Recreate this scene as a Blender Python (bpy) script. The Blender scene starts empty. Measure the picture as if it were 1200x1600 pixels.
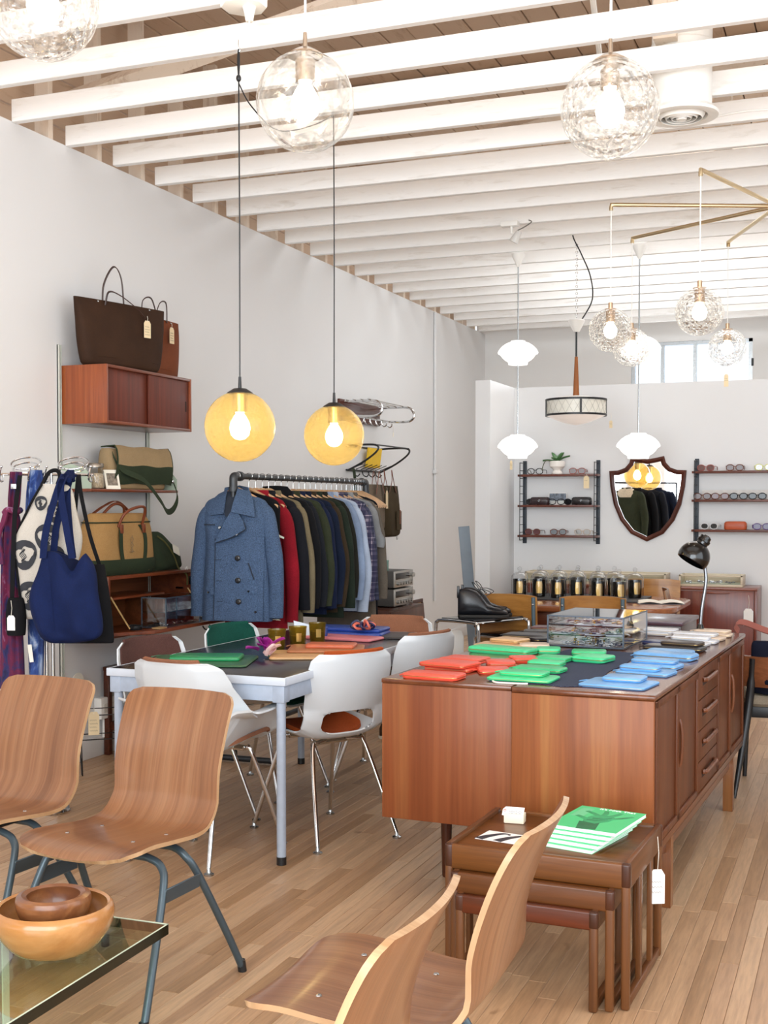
import bpy, bmesh, math, random
from mathutils import Vector, Matrix, Euler
from math import sin, cos, pi, radians, sqrt, atan2, exp
random.seed(7)
SC = bpy.context.scene
COL = SC.collection

# ------------------------------------------------------------------ camera
cam = bpy.data.cameras.new('camera')
cam.sensor_fit = 'HORIZONTAL'; cam.sensor_width = 36.0
cam.lens = 36.0 * 1922 / 1200
cam.shift_y = 55.0 / 1200
cam.clip_end = 100
camo = bpy.data.objects.new('camera', cam); COL.objects.link(camo)
camo.location = (0, 0, 1.41)
camo.rotation_euler = (radians(90 - 1.97), 0, radians(21.3))
SC.camera = camo

# ------------------------------------------------------------------ world, light, exposure
SC.view_settings.view_transform = 'Standard'; SC.view_settings.look = 'None'
SC.view_settings.gamma = 1.0; SC.view_settings.use_curve_mapping = False
SC.view_settings.exposure = 0.62
SC.cycles.transparent_max_bounces = 24
SC.cycles.max_bounces = 10; SC.cycles.diffuse_bounces = 5
SC.cycles.sample_clamp_indirect = 6.0
SC.cycles.caustics_reflective = False; SC.cycles.caustics_refractive = False
W = bpy.data.worlds.new('daylight'); SC.world = W; W.use_nodes = True
W.node_tree.nodes['Background'].inputs[0].default_value = (0.86, 0.93, 1.0, 1)
W.node_tree.nodes['Background'].inputs[1].default_value = 1.0

def area(name, loc, rot, sx, sy, power, col):
    l = bpy.data.lights.new(name, 'AREA'); l.shape = 'RECTANGLE'; l.size = sx; l.size_y = sy
    l.energy = power; l.color = col
    o = bpy.data.objects.new(name, l); COL.objects.link(o); o.location = loc; o.rotation_euler = rot
    return o
# daylight through the glazed shop front behind the viewer, and through the two roof lights
area('shopfront_daylight', (-0.45, -2.42, 2.1), (radians(90), 0, 0), 5.7, 3.6, 325, (0.87, 0.94, 1.0))
sun = bpy.data.lights.new('sun', 'SUN'); sun.energy = 5.0; sun.angle = radians(1.0); sun.color = (1.0, .96, .9)
suno = bpy.data.objects.new('sun', sun); COL.objects.link(suno); suno.rotation_euler = (radians(40), 0, radians(8))
area('roof_light_near', (-1.0, 4.2, 4.28), (0, 0, 0), 4.4, 2.6, 26, (0.94, 0.975, 1.0))
area('roof_light_far', (-0.5, 10.3, 4.28), (0, 0, 0), 4.2, 2.5, 95, (0.93, 0.97, 1.0))
area('side_fill_light', (2.54, 1.6, 1.95), (radians(90), 0, radians(90)), 6.6, 2.9, 75, (0.88, 0.945, 1.0))  # unseen side light, added to lift the far left wall
area('rear_window_daylight', (-1.73, 13.36, 2.8), (radians(-90), 0, 0), 1.2, 0.62, 6, (0.95, 0.98, 1.0))

# ------------------------------------------------------------------ helpers
def lin(h):
    h = h.lstrip('#'); c = [int(h[i:i+2], 16)/255 for i in (0, 2, 4)]
    return tuple(x/12.92 if x <= .04045 else ((x+.055)/1.055)**2.4 for x in c) + (1,)
def V(*a): return Vector(a)
def lerp(a, b, t): return a + (b-a)*t
def interp(tab, x):
    if x <= tab[0][0]: return tab[0][1]
    for (a, va), (b, vb) in zip(tab, tab[1:]):
        if x <= b:
            t = (x-a)/(b-a); return va + (vb-va)*t
    return tab[-1][1]
def sinterp(tab, x):
    if x <= tab[0][0]: return tab[0][1]
    for (a, va), (b, vb) in zip(tab, tab[1:]):
        if x <= b:
            t = (x-a)/(b-a); t = t*t*(3-2*t); return va + (vb-va)*t
    return tab[-1][1]
def crv(pts, n=6, closed=False):
    P = [Vector(p) for p in pts]; L = len(P); out = []
    segs = L if closed else L-1
    for i in range(segs):
        if closed: a, b, c, d = P[i-1], P[i], P[(i+1) % L], P[(i+2) % L]
        else: a, b, c, d = P[max(i-1, 0)], P[i], P[i+1], P[min(i+2, L-1)]
        for k in range(n):
            t = k/n
            out.append(.5*((2*b)+(c-a)*t+(2*a-5*b+4*c-d)*t*t+(3*b-a-3*c+d)*t**3))
    if not closed: out.append(P[-1].copy())
    return out

class MB:
    """collects shapes for ONE mesh object"""
    def __init__(s): s.v = []; s.f = []
    def add(s, vs, fs):
        o = len(s.v); s.v += [tuple(p) for p in vs]; s.f += [tuple(i+o for i in f) for f in fs]; return s
    def frombm(s, bm, M=None):
        bm.verts.index_update()
        vs = [(M @ v.co) if M else v.co.copy() for v in bm.verts]
        fs = [[v.index for v in f.verts] for f in bm.faces]
        bm.free(); return s.add(vs, fs)
    def box(s, c, d, bev=0.0, seg=2, M=None):
        bm = bmesh.new(); bmesh.ops.create_cube(bm, size=1)
        for v in bm.verts: v.co = Vector((v.co.x*d[0], v.co.y*d[1], v.co.z*d[2]))
        if bev > 0:
            bmesh.ops.bevel(bm, geom=bm.edges[:], offset=min(bev, min(d)*.49), segments=seg, affect='EDGES', profile=.5)
        T = Matrix.Translation(Vector(c)) @ (M.to_4x4() if M else Matrix())
        return s.frombm(bm, T)
    def bx(s, a, b, bev=0.0, seg=2):
        return s.box([(p+q)/2 for p, q in zip(a, b)], [abs(q-p) for p, q in zip(a, b)], bev, seg)
    def prism(s, poly, h, M=None, bev=0.0, z0=0.0, seg=2):
        bm = bmesh.new(); vs = [bm.verts.new((x, y, z0)) for x, y in poly]
        f = bm.faces.new(vs)
        r = bmesh.ops.extrude_face_region(bm, geom=[f])
        for e in r['geom']:
            if isinstance(e, bmesh.types.BMVert): e.co.z += h
        bmesh.ops.recalc_face_normals(bm, faces=bm.faces[:])
        if bev > 0:
            es = [e for e in bm.edges if abs(e.verts[0].co.z-e.verts[1].co.z) < 1e-7]
            bmesh.ops.bevel(bm, geom=es, offset=bev, segments=seg, affect='EDGES', profile=.5)
        return s.frombm(bm, M)
    def tube(s, pts, r, seg=8, closed=False, cap=True):
        P = [Vector(p) for p in pts]; n = len(P)
        R = r if isinstance(r, (list, tuple)) else [r]*n
        vs = []; fs = []; prev = None
        for i in range(n):
            if closed: t = P[(i+1) % n]-P[i-1]
            else: t = P[min(i+1, n-1)]-P[max(i-1, 0)]
            if t.length < 1e-9: t = Vector((0, 0, 1))
            t.normalize()
            if prev is None:
                a = Vector((0, 0, 1)) if abs(t.z) < .9 else Vector((1, 0, 0))
                nx = t.cross(a).normalized()
            else:
                nx = (prev - t*prev.dot(t)); nx = nx.normalized() if nx.length > 1e-6 else t.orthogonal().normalized()
            prev = nx; ny = t.cross(nx)
            for k in range(seg):
                a = 2*pi*k/seg; vs.append(P[i]+(nx*cos(a)+ny*sin(a))*R[i])
        m = n if closed else n-1
        for i in range(m):
            j = (i+1) % n
            for k in range(seg):
                l = (k+1) % seg; fs.append((i*seg+k, i*seg+l, j*seg+l, j*seg+k))
        if cap and not closed:
            fs.append(tuple(range(seg))[::-1]); fs.append(tuple((n-1)*seg+k for k in range(seg)))
        return s.add(vs, fs)
    def lathe(s, prof, seg=24, c=(0, 0, 0), M=None, sx=1.0, sy=1.0):
        vs = []; fs = []; n = len(prof); c = Vector(c)
        for r, z in prof:
            for k in range(seg):
                a = 2*pi*k/seg; p = Vector((max(r, 1e-5)*cos(a)*sx, max(r, 1e-5)*sin(a)*sy, z))
                vs.append((M @ p if M else p)+c)
        for i in range(n-1):
            for k in range(seg):
                l = (k+1) % seg; fs.append((i*seg+k, i*seg+l, (i+1)*seg+l, (i+1)*seg+k))
        return s.add(vs, fs)
    def loft(s, rings, cap=True):
        n = len(rings); m = len(rings[0]); vs = [p for r in rings for p in r]; fs = []
        for i in range(n-1):
            for k in range(m):
                l = (k+1) % m; fs.append((i*m+k, i*m+l, (i+1)*m+l, (i+1)*m+k))
        if cap: fs.append(tuple(range(m))[::-1]); fs.append(tuple((n-1)*m+k for k in range(m)))
        return s.add(vs, fs)
    def sheet(s, P, t, skip=None, rim=None):
        """thick surface from a grid of points; rim: another MB that gets the edge faces"""
        n = len(P); m = len(P[0]); P = [[Vector(p) for p in r] for r in P]
        N = []
        for i in range(n):
            r = []
            for j in range(m):
                du = P[min(i+1, n-1)][j]-P[max(i-1, 0)][j]; dv = P[i][min(j+1, m-1)]-P[i][max(j-1, 0)]
                q = du.cross(dv); r.append(q.normalized() if q.length > 1e-12 else Vector((0, 0, 1)))
            N.append(r)
        A = [P[i][j]+N[i][j]*t/2 for i in range(n) for j in range(m)]
        B = [P[i][j]-N[i][j]*t/2 for i in range(n) for j in range(m)]
        fs = []; ed = {}; K = n*m
        for i in range(n-1):
            for j in range(m-1):
                if skip and skip(i, j): continue
                a, b, c, d = i*m+j, (i+1)*m+j, (i+1)*m+j+1, i*m+j+1
                fs.append((a, b, c, d)); fs.append((K+d, K+c, K+b, K+a))
                for e in ((a, b), (b, c), (c, d), (d, a)):
                    if (e[1], e[0]) in ed: del ed[(e[1], e[0])]
                    else: ed[e] = 1
        rf = [(b, a, K+a, K+b) for a, b in ed]
        used = sorted({i for f in fs+rf for i in f}); mp = {o: k for k, o in enumerate(used)}; AB = A+B
        if rim is None:
            s.add([AB[i] for i in used], [tuple(mp[i] for i in f) for f in fs+rf])
        else:
            s.add([AB[i] for i in used], [tuple(mp[i] for i in f) for f in fs])
            ru = sorted({i for f in rf for i in f}); rm = {o: k for k, o in enumerate(ru)}
            rim.add([AB[i] for i in ru], [tuple(rm[i] for i in f) for f in rf])
        return s
    def ball(s, c, r, seg=16, rings=10, sc=(1, 1, 1)):
        pr = [(sin(pi*i/rings), -cos(pi*i/rings)) for i in range(rings+1)]
        vs = []; fs = []
        for a, z in pr:
            for k in range(seg):
                t = 2*pi*k/seg
                vs.append((c[0]+max(a, 1e-5)*cos(t)*r*sc[0], c[1]+max(a, 1e-5)*sin(t)*r*sc[1], c[2]+z*r*sc[2]))
        for i in range(rings):
            for k in range(seg):
                l = (k+1) % seg; fs.append((i*seg+k, i*seg+l, (i+1)*seg+l, (i+1)*seg+k))
        return s.add(vs, fs)
    def ring(s, c, R, r, n=28, seg=8, M=None):
        pts = []
        for k in range(n):
            a = 2*pi*k/n; p = Vector((R*cos(a), R*sin(a), 0)); pts.append((M @ p if M else p)+Vector(c))
        return s.tube(pts, r, seg, closed=True)
    def mesh(s, name, ang=38, flip=False):
        me = bpy.data.meshes.new(name); me.from_pydata(s.v, [], s.f); me.validate()
        bm = bmesh.new(); bm.from_mesh(me)
        bmesh.ops.remove_doubles(bm, verts=bm.verts[:], dist=2e-6)
        bmesh.ops.recalc_face_normals(bm, faces=bm.faces[:])
        bm.to_mesh(me); bm.free()
        if ang: me.shade_smooth(); me.set_sharp_from_angle(angle=radians(ang))
        return me

def obj(name, mb, mat, parent=None, loc=(0, 0, 0), rz=0.0, rot=None, ang=38):
    me = mb.mesh(name, ang) if isinstance(mb, MB) else mb
    o = bpy.data.objects.new(name, me); COL.objects.link(o)
    if isinstance(mb, MB) or not me.materials:
        if mat is not None: me.materials.append(mat)
    o.location = loc; o.rotation_euler = rot if rot else (0, 0, rz)
    if parent: o.parent = parent
    return o
def tag(o, label=None, cat=None, group=None, kind=None):
    if label: o['label'] = label
    if cat: o['category'] = cat
    if group: o['group'] = group
    if kind: o['kind'] = kind
    return o
def thing(name, label, cat, loc=(0, 0, 0), rz=0.0, group=None, rot=None):
    o = bpy.data.objects.new(name, None); COL.objects.link(o); o.empty_display_size = .05
    o.location = loc; o.rotation_euler = rot if rot else (0, 0, rz)
    return tag(o, label, cat, group)
def struct(name, mb, mat, parent=None, **k):
    o = obj(name, mb, mat, parent, **k)
    if parent is None: o['kind'] = 'structure'
    return o
KIDS = {}
def kids(o): return [c for c in bpy.data.objects if c.parent == o]
def dup(root, loc, rz=0.0, label=None, group=None):
    r = root.copy(); COL.objects.link(r); r.location = loc; r.rotation_euler = (0, 0, rz)
    if label: r['label'] = label
    if group: r['group'] = group
    if root.name not in KIDS: KIDS[root.name] = [(c, kids(c)) for c in kids(root)]
    for c, gs in KIDS[root.name]:
        k = c.copy(); COL.objects.link(k); k.parent = r
        for g in gs:
            q = g.copy(); COL.objects.link(q); q.parent = k
    return r
def text(name, s, size, mat, parent, loc, rot=(0, 0, 0), ext=.0004, align='CENTER'):
    c = bpy.data.curves.new(name, 'FONT'); c.body = s; c.size = size; c.extrude = ext
    c.align_x = align; c.align_y = 'CENTER'; c.materials.append(mat)
    o = bpy.data.objects.new(name, c); COL.objects.link(o)
    bpy.context.view_layer.update()
    me = bpy.data.meshes.new_from_object(o.evaluated_get(bpy.context.evaluated_depsgraph_get()))
    bpy.data.objects.remove(o); bpy.data.curves.remove(c)
    return obj(name, me, mat, parent, loc, rot=rot)

# ------------------------------------------------------------------ materials
class NT:
    def __init__(s, name):
        s.m = bpy.data.materials.new(name); s.m.use_nodes = True; s.t = s.m.node_tree; s.t.nodes.clear()
        s.out = s.n('ShaderNodeOutputMaterial')
    def n(s, t, **k):
        x = s.t.nodes.new(t)
        for a, b in k.items(): setattr(x, a, b)
        return x
    def l(s, a, b): s.t.links.new(a, b)
    def ramp(s, fac, stops, inter='LINEAR'):
        r = s.n('ShaderNodeValToRGB'); e = r.color_ramp.elements; r.color_ramp.interpolation = inter
        while len(e) < len(stops): e.new(.5)
        for k, (p, c) in enumerate(stops): e[k].position = p; e[k].color = c if len(c) == 4 else tuple(c)+(1,)
        s.l(fac, r.inputs[0]); return r.outputs[0]
    def noise(s, vec, scale, detail=3, rough=.55, dist=0.0):
        n = s.n('ShaderNodeTexNoise'); n.inputs['Scale'].default_value = scale; n.inputs['Detail'].default_value = detail
        n.inputs['Roughness'].default_value = rough; n.inputs['Distortion'].default_value = dist
        if vec is not None: s.l(vec, n.inputs['Vector'])
        return n.outputs['Fac']
    def coord(s, which='Object', rnd=True, scale=(1, 1, 1)):
        c = s.n('ShaderNodeTexCoord').outputs[which]
        if rnd:
            o = s.n('ShaderNodeObjectInfo').outputs['Random']
            w = s.n('ShaderNodeTexWhiteNoise', noise_dimensions='1D'); s.l(o, w.inputs['W'])
            m = s.n('ShaderNodeVectorMath', operation='MULTIPLY'); s.l(w.outputs['Color'], m.inputs[0]); m.inputs[1].default_value = (7, 7, 7)
            a = s.n('ShaderNodeVectorMath', operation='ADD'); s.l(c, a.inputs[0]); s.l(m.outputs[0], a.inputs[1]); c = a.outputs[0]
        if scale != (1, 1, 1):
            m = s.n('ShaderNodeMapping'); m.inputs['Scale'].default_value = scale; s.l(c, m.inputs['Vector']); c = m.outputs[0]
        return c
    def mix(s, a, b, fac, mode='MIX'):
        m = s.n('ShaderNodeMix', data_type='RGBA', blend_type=mode)
        if hasattr(fac, 'links'): s.l(fac, m.inputs[0])
        else: m.inputs[0].default_value = fac
        for v, i in ((a, 6), (b, 7)):
            if hasattr(v, 'links'): s.l(v, m.inputs[i])
            else: m.inputs[i].default_value = v
        return m.outputs[2]
    def math(s, op, a, b=None):
        m = s.n('ShaderNodeMath', operation=op)
        for v, i in ((a, 0), (b, 1)):
            if v is None: continue
            if hasattr(v, 'links'): s.l(v, m.inputs[i])
            else: m.inputs[i].default_value = v
        return m.outputs[0]
    def bump(s, h, strength=.3, dist=.01):
        b = s.n('ShaderNodeBump'); b.inputs['Strength'].default_value = strength; b.inputs['Distance'].default_value = dist
        s.l(h, b.inputs['Height']); return b.outputs[0]
    def bsdf(s, col=None, rough=.5, metal=0.0, normal=None, coat=0.0, **k):
        b = s.n('ShaderNodeBsdfPrincipled')
        if col is not None:
            if hasattr(col, 'links'): s.l(col, b.inputs['Base Color'])
            else: b.inputs['Base Color'].default_value = col
        if hasattr(rough, 'links'): s.l(rough, b.inputs['Roughness'])
        else: b.inputs['Roughness'].default_value = rough
        b.inputs['Metallic'].default_value = metal
        if coat: b.inputs['Coat Weight'].default_value = coat; b.inputs['Coat Roughness'].default_value = .15
        if normal is not None: s.l(normal, b.inputs['Normal'])
        for a, v in k.items(): b.inputs[a.replace('_', ' ')].default_value = v
        s.l(b.outputs[0], s.out.inputs[0]); return b
MC = {}
def cached(f):
    def g(name, *a, **k):
        if name not in MC: MC[name] = f(name, *a, **k)
        return MC[name]
    return g
def shade(c, k): return tuple(min(1, x*k) for x in c[:3])+(1,)
@cached
def plain(name, col, rough=.5, metal=0.0, var=.06, scale=9.0, bump=0.0, coat=0.0):
    t = NT(name); c = lin(col); co = t.coord(); n = t.noise(co, scale, 4)
    cc = t.ramp(n, [(.3, shade(c, 1-var)), (.7, shade(c, 1+var))])
    t.bsdf(cc, rough, metal, t.bump(t.noise(co, scale*12, 3), bump, .004) if bump else None, coat); return t.m
@cached
def wood(name, c1, c2, axis='x', rough=.38, across=26.0, along=1.5, fine=.5, coat=.15, c3=None):
    t = NT(name)
    sc = {'x': (along, across, across), 'y': (across, along, across), 'z': (across, across, along), 'yz': (across, along, along)}[axis]
    co = t.coord(scale=sc)
    n1 = t.noise(co, .55, 5, .6, .7); n2 = t.noise(co, 3.2, 4, .65, .2)
    st = [(.28, lin(c2)), (.62, lin(c1))]
    if c3: st = [(.22, lin(c2)), (.5, lin(c1)), (.74, lin(c3))]
    a = t.ramp(n1, st)
    g = t.ramp(n2, [(.35, (1-fine*.45,)*3), (.62, (1, 1, 1))])
    col = t.mix(a, g, 1.0, 'MULTIPLY')
    t.bsdf(col, rough, 0, t.bump(n2, .08, .003), coat, Specular_IOR_Level=.3); return t.m
@cached
def cloth(name, c1, c2=None, scale=420.0, rough=.9, weave=.35, blotch=.25):
    t = NT(name); co = t.coord(); c = shade(lin(c1), .82); d = shade(lin(c2), .8) if c2 else shade(c, .72)
    n = t.noise(co, scale, 2, .6); b = t.noise(co, 7, 4)
    a = t.ramp(n, [(.5-weave*.5, d), (.5+weave*.5, c)])
    k = t.ramp(b, [(.3, (1-blotch,)*3), (.7, (1, 1, 1))])
    t.bsdf(t.mix(a, k, 1.0, 'MULTIPLY'), rough, 0, t.bump(n, .25, .002), Specular_IOR_Level=.2); return t.m
@cached
def leather(name, c, rough=.42):
    t = NT(name); co = t.coord(); k = lin(c)
    v = t.n('ShaderNodeTexVoronoi'); v.inputs['Scale'].default_value = 420; t.l(co, v.inputs['Vector'])
    n = t.noise(co, 14, 4); cc = t.ramp(n, [(.3, shade(k, .86)), (.7, shade(k, 1.08))])
    t.bsdf(cc, rough, 0, t.bump(v.outputs['Distance'], .2, .001)); return t.m
@cached
def metal(name, col, rough=.18):
    t = NT(name); co = t.coord(); n = t.noise(co, 60, 3)
    r = t.math('MULTIPLY_ADD', n, .12); r.node.inputs[2].default_value = rough-.05
    t.bsdf(lin(col), r, 1.0); return t.m
@cached
def glass(name, tint=(1, 1, 1), haze=0.0, hazecol=(1, 1, 1), bubbles=0.0, ringk=.2, edge=4.5, crackle=0.0, refl=1.0):
    """thin clear glass: what is behind shows through, tinted, with Fresnel reflections"""
    t = NT(name); co = t.coord()
    tr = t.n('ShaderNodeBsdfTransparent'); tr.inputs[0].default_value = tuple(tint)+(1,)
    gl = t.n('ShaderNodeBsdfGlossy'); gl.inputs['Roughness'].default_value = .03
    fr = t.n('ShaderNodeLayerWeight'); fr.inputs['Blend'].default_value = .5
    sch = t.math('MULTIPLY_ADD', t.math('POWER', fr.outputs['Facing'], edge), .92); sch.node.inputs[2].default_value = .04
    fac = t.math('MULTIPLY', sch, refl)
    if bubbles:
        v = t.n('ShaderNodeTexVoronoi'); v.inputs['Scale'].default_value = bubbles; t.l(co, v.inputs['Vector'])
        d = v.outputs['Distance']
        ring = t.ramp(d, [(.12, (0, 0, 0)), (.24, (1, 1, 1)), (.30, (1, 1, 1)), (.40, (0, 0, 0))])
        nz = t.noise(co, bubbles*.8, 3, .6, 1.2)
        h = t.math('ADD', d, t.math('MULTIPLY', nz, .5))
        nb = t.bump(h, .8, .03); t.l(nb, fr.inputs['Normal']); t.l(nb, gl.inputs['Normal'])
        fac = t.math('ADD', fac, t.math('MULTIPLY', ring, ringk))
        shade_ = t.ramp(nz, [(.34, (.60,)*3), (.5, (1, 1, 1))])
        t.l(t.mix(tuple(tint)+(1,), shade_, .75, 'MULTIPLY'), tr.inputs[0])
    m = t.n('ShaderNodeMixShader'); t.l(fac, m.inputs[0]); t.l(tr.outputs[0], m.inputs[1]); t.l(gl.outputs[0], m.inputs[2])
    last = m.outputs[0]
    if haze:
        df = t.n('ShaderNodeBsdfTranslucent'); d2 = t.n('ShaderNodeBsdfDiffuse')
        for q in (df, d2): q.inputs[0].default_value = tuple(hazecol)+(1,)
        ad = t.n('ShaderNodeMixShader'); ad.inputs[0].default_value = .35; t.l(df.outputs[0], ad.inputs[1]); t.l(d2.outputs[0], ad.inputs[2])
        m2 = t.n('ShaderNodeMixShader'); m2.inputs[0].default_value = haze
        if crackle:
            nz = t.noise(co, crackle, 8, .75, .5)
            f2 = t.ramp(nz, [(.36, (haze*.25,)*3), (.60, (min(1, haze*2.3),)*3)]); t.l(f2, m2.inputs[0])
        t.l(last, m2.inputs[1]); t.l(ad.outputs[0], m2.inputs[2]); last = m2.outputs[0]
    t.l(last, t.out.inputs[0]); return t.m
@cached
def emit(name, col, s):
    t = NT(name); e = t.n('ShaderNodeEmission'); e.inputs[0].default_value = lin(col); e.inputs[1].default_value = s
    t.l(e.outputs[0], t.out.inputs[0]); return t.m
@cached
def glow_glass(name, col, s):
    """lit opal glass: white body that gives off light"""
    t = NT(name); b = t.bsdf(lin(col), .25)
    b.inputs['Emission Color'].default_value = lin(col); b.inputs['Emission Strength'].default_value = s; return t.m

WALLM = plain('wall_paint', '#E0E0E0', .45, var=.012, scale=1.2, bump=.03)
GREYW = plain('wall_paint_grey', '#EDECEA', .8, var=.015, scale=1.2)
WHITE = plain('white_enamel', '#F2F1EC', .4, var=.02)
BLACK = plain('black_metal', '#17181A', .4, var=.1)
CHROME = metal('chrome', '#D9DADB', .1)
BRASS = metal('brass', '#C9AE7C', .25)
STEEL = metal('steel', '#B9BDC0', .25)
BULB = emit('bulb_light', '#FFF0D8', 24)
PAPER = plain('paper', '#F0EBDD', .8, var=.03)
MANILA = plain('manila_card', '#E7D3AC', .8, var=.04)
INK = plain('ink', '#4A4540', .8)
STRING = plain('string', '#E9E4D6', .9)
TEAK = wood('teak', '#84512D', '#65361B', 'z', .32, 30, 1.1, .4, .25, '#95663B')
TEAKX = wood('teak_across', '#7D4A28', '#582D17', 'x', .32, 30, 1.1, .4, .25)
TEAKY = wood('teak_long', '#724123', '#4F2713', 'y', .3, 30, 1.1, .4, .3)

# ================================================================== SETTING
# ---- oak strip floor, boards running into the room
def floor_mat():
    t = NT('oak_boards')
    pos = t.n('ShaderNodeNewGeometry').outputs['Position']
    isl = t.n('ShaderNodeNewGeometry').outputs['Random Per Island']
    rnd = t.n('ShaderNodeObjectInfo').outputs['Random']
    w = t.n('ShaderNodeTexWhiteNoise', noise_dimensions='2D')
    c2 = t.n('ShaderNodeCombineXYZ'); t.l(rnd, c2.inputs[0]); t.l(isl, c2.inputs[1]); t.l(c2.outputs[0], w.inputs['Vector'])
    m = t.n('ShaderNodeVectorMath', operation='MULTIPLY'); t.l(w.outputs['Color'], m.inputs[0]); m.inputs[1].default_value = (9, 9, 9)
    a = t.n('ShaderNodeVectorMath', operation='ADD'); t.l(pos, a.inputs[0]); t.l(m.outputs[0], a.inputs[1])
    mp = t.n('ShaderNodeMapping'); mp.inputs['Scale'].default_value = (24, 1.6, 24); t.l(a.outputs[0], mp.inputs['Vector'])
    n1 = t.noise(mp.outputs[0], .5, 5, .6, .9); n2 = t.noise(mp.outputs[0], 4, 4, .6, .2)
    base = t.ramp(w.outputs['Value'], [(0, lin('#A7835F')), (.18, lin('#B4906F')), (.5, lin('#BD9976')), (.85, lin('#C7A786')), (1, lin('#B9936F'))])
    g1 = t.ramp(n1, [(.25, (.74, .70, .66)), (.5, (1, 1, 1)), (.75, (1.08, 1.07, 1.04))])
    g2 = t.ramp(n2, [(.36, (.8,)*3), (.6, (1, 1, 1))])
    kn = t.noise(a.outputs[0], 6, 2); kk = t.ramp(kn, [(.74, (1, 1, 1)), (.8, (.5, .42, .36))])
    col = t.mix(t.mix(base, g1, 1, 'MULTIPLY'), t.mix(g2, kk, 1, 'MULTIPLY'), 1, 'MULTIPLY')
    t.bsdf(col, .36, 0, t.bump(n2, .06, .002)); return t.m
FLOORM = floor_mat()
floor = struct('floor', MB().bx((-4.1, -2.6, -.06), (2.7, 13.5, -.02)), plain('subfloor', '#5A3E28', .8))
PW = .0572
def plank_mb(L):
    w = PW/2-.0004; l = L/2-.0005; c = .0012
    vs = [(-w, -l, -.02), (w, -l, -.02), (w, l, -.02), (-w, l, -.02), (-w, -l, -c), (w, -l, -c), (w, l, -c), (-w, l, -c),
          (-w+c, -l+c, 0), (w-c, -l+c, 0), (w-c, l-c, 0), (-w+c, l-c, 0)]
    fs = [(8, 9, 10, 11)]
    for k in range(4):
        j = (k+1) % 4; fs += [(k, j, 4+j, 4+k), (4+k, 4+j, 8+j, 8+k)]
    return vs, fs
LENS = [.4, .55, .7, .9, 1.1, 1.4]
PM = {}
for L in LENS:
    b = MB(); b.add(*plank_mb(L)); PM[L] = b.mesh('plank', 0); PM[L].materials.append(FLOORM)
rf = random.Random(3); lay = []
row = 0; x = -4.0+PW/2
while x < 2.6:
    y = -2.5-rf.random()*.9
    while y < 13.4:
        L = rf.choice(LENS); lay.append((x, y+L/2, L)); y += L
    x += PW
def view(px, py):
    a = radians(21.3); rx = px*cos(a)+py*sin(a); d = -px*sin(a)+py*cos(a)
    return rx, d
def near_key(p):
    rx, d = view(p[0], p[1])
    if d < 2.75 or abs(rx/d) > .36: return 1e6+abs(d)
    return d
lay.sort(key=near_key)
for (x, y, L) in lay[:290]:
    o = bpy.data.objects.new('plank', PM[L]); COL.objects.link(o); o.parent = floor; o.location = (x, y, 0)
rest = MB()
for (x, y, L) in lay[290:]:
    vs, fs = plank_mb(L); rest.add([(p[0]+x, p[1]+y, p[2]) for p in vs], fs)
me = bpy.data.meshes.new('planks'); me.from_pydata(rest.v, [], rest.f)
me.materials.append(FLOORM)
tag(obj('planks', me, None, floor), kind='stuff')

# ---- walls
struct('wall_left', MB().bx((-4.1, -2.5, 0), (-4.0, 13.4, 3.33)), WALLM)
struct('wall_front', MB().bx((-4.1, -2.6, 0), (-3.35, -2.5, 4.3)).bx((2.45, -2.6, 0), (2.7, -2.5, 4.3)).bx((-3.35, -2.6, 0), (2.45, -2.5, .28)).bx((-3.35, -2.6, 3.98), (2.45, -2.5, 4.3)), WALLM)
struct('wall_right', MB().bx((2.6, -2.5, 0), (2.7, -1.75, 4.3)).bx((2.6, 4.95, 0), (2.7, 13.4, 4.3)).bx((2.6, -1.75, 0), (2.7, 4.95, .45)).bx((2.6, -1.75, 3.45), (2.7, 4.95, 4.3)), WALLM)
wx0, wx1, wz0, wz1 = -2.36, -1.10, 2.45, 3.15
struct('wall_back', MB().bx((-4.1, 13.4, 0), (wx0, 13.5, 4.3)).bx((wx1, 13.4, 0), (2.7, 13.5, 4.3))
       .bx((wx0, 13.4, 0), (wx1, 13.5, wz0)).bx((wx0, 13.4, wz1), (wx1, 13.5, 4.3)), GREYW)
struct('wall_partition', MB().bx((-2.73, 10, 0), (1.6, 10.1, 2.385)).bx((-2.85, 9.286, 0), (-2.73, 10.1, 2.385)), WALLM)
struct('baseboard_left', MB().bx((-4.0, -2.5, 0), (-3.985, 13.4, .11), .004), WALLM)
win = struct('window_1', MB().bx((wx0, 13.41, wz0), (wx0+.04, 13.49, wz1)).bx((wx1-.04, 13.41, wz0), (wx1, 13.49, wz1))
             .bx((wx0, 13.41, wz1-.035), (wx1, 13.49, wz1)).bx((wx0, 13.41, wz0), (wx1, 13.49, wz0+.04)), STEEL)
for xm in (-2.03, -1.69):
    obj('mullion', MB().bx((xm-.018, 13.42, wz0), (xm+.018, 13.48, wz1)), STEEL, win)
PANE = glass('window_pane', (.97, .985, 1))
for a, b in ((wx0+.04, -2.048), (-2.012, -1.708), (-1.672, wx1-.04)):
    obj('pane', MB().bx((a, 13.445, wz0+.04), (b, 13.45, wz1-.035)), PANE, win)
obj('latch', MB().bx((wx1-.012, 13.395, 2.86), (wx1+.012, 13.412, 2.94), .004), BLACK, win)

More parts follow.
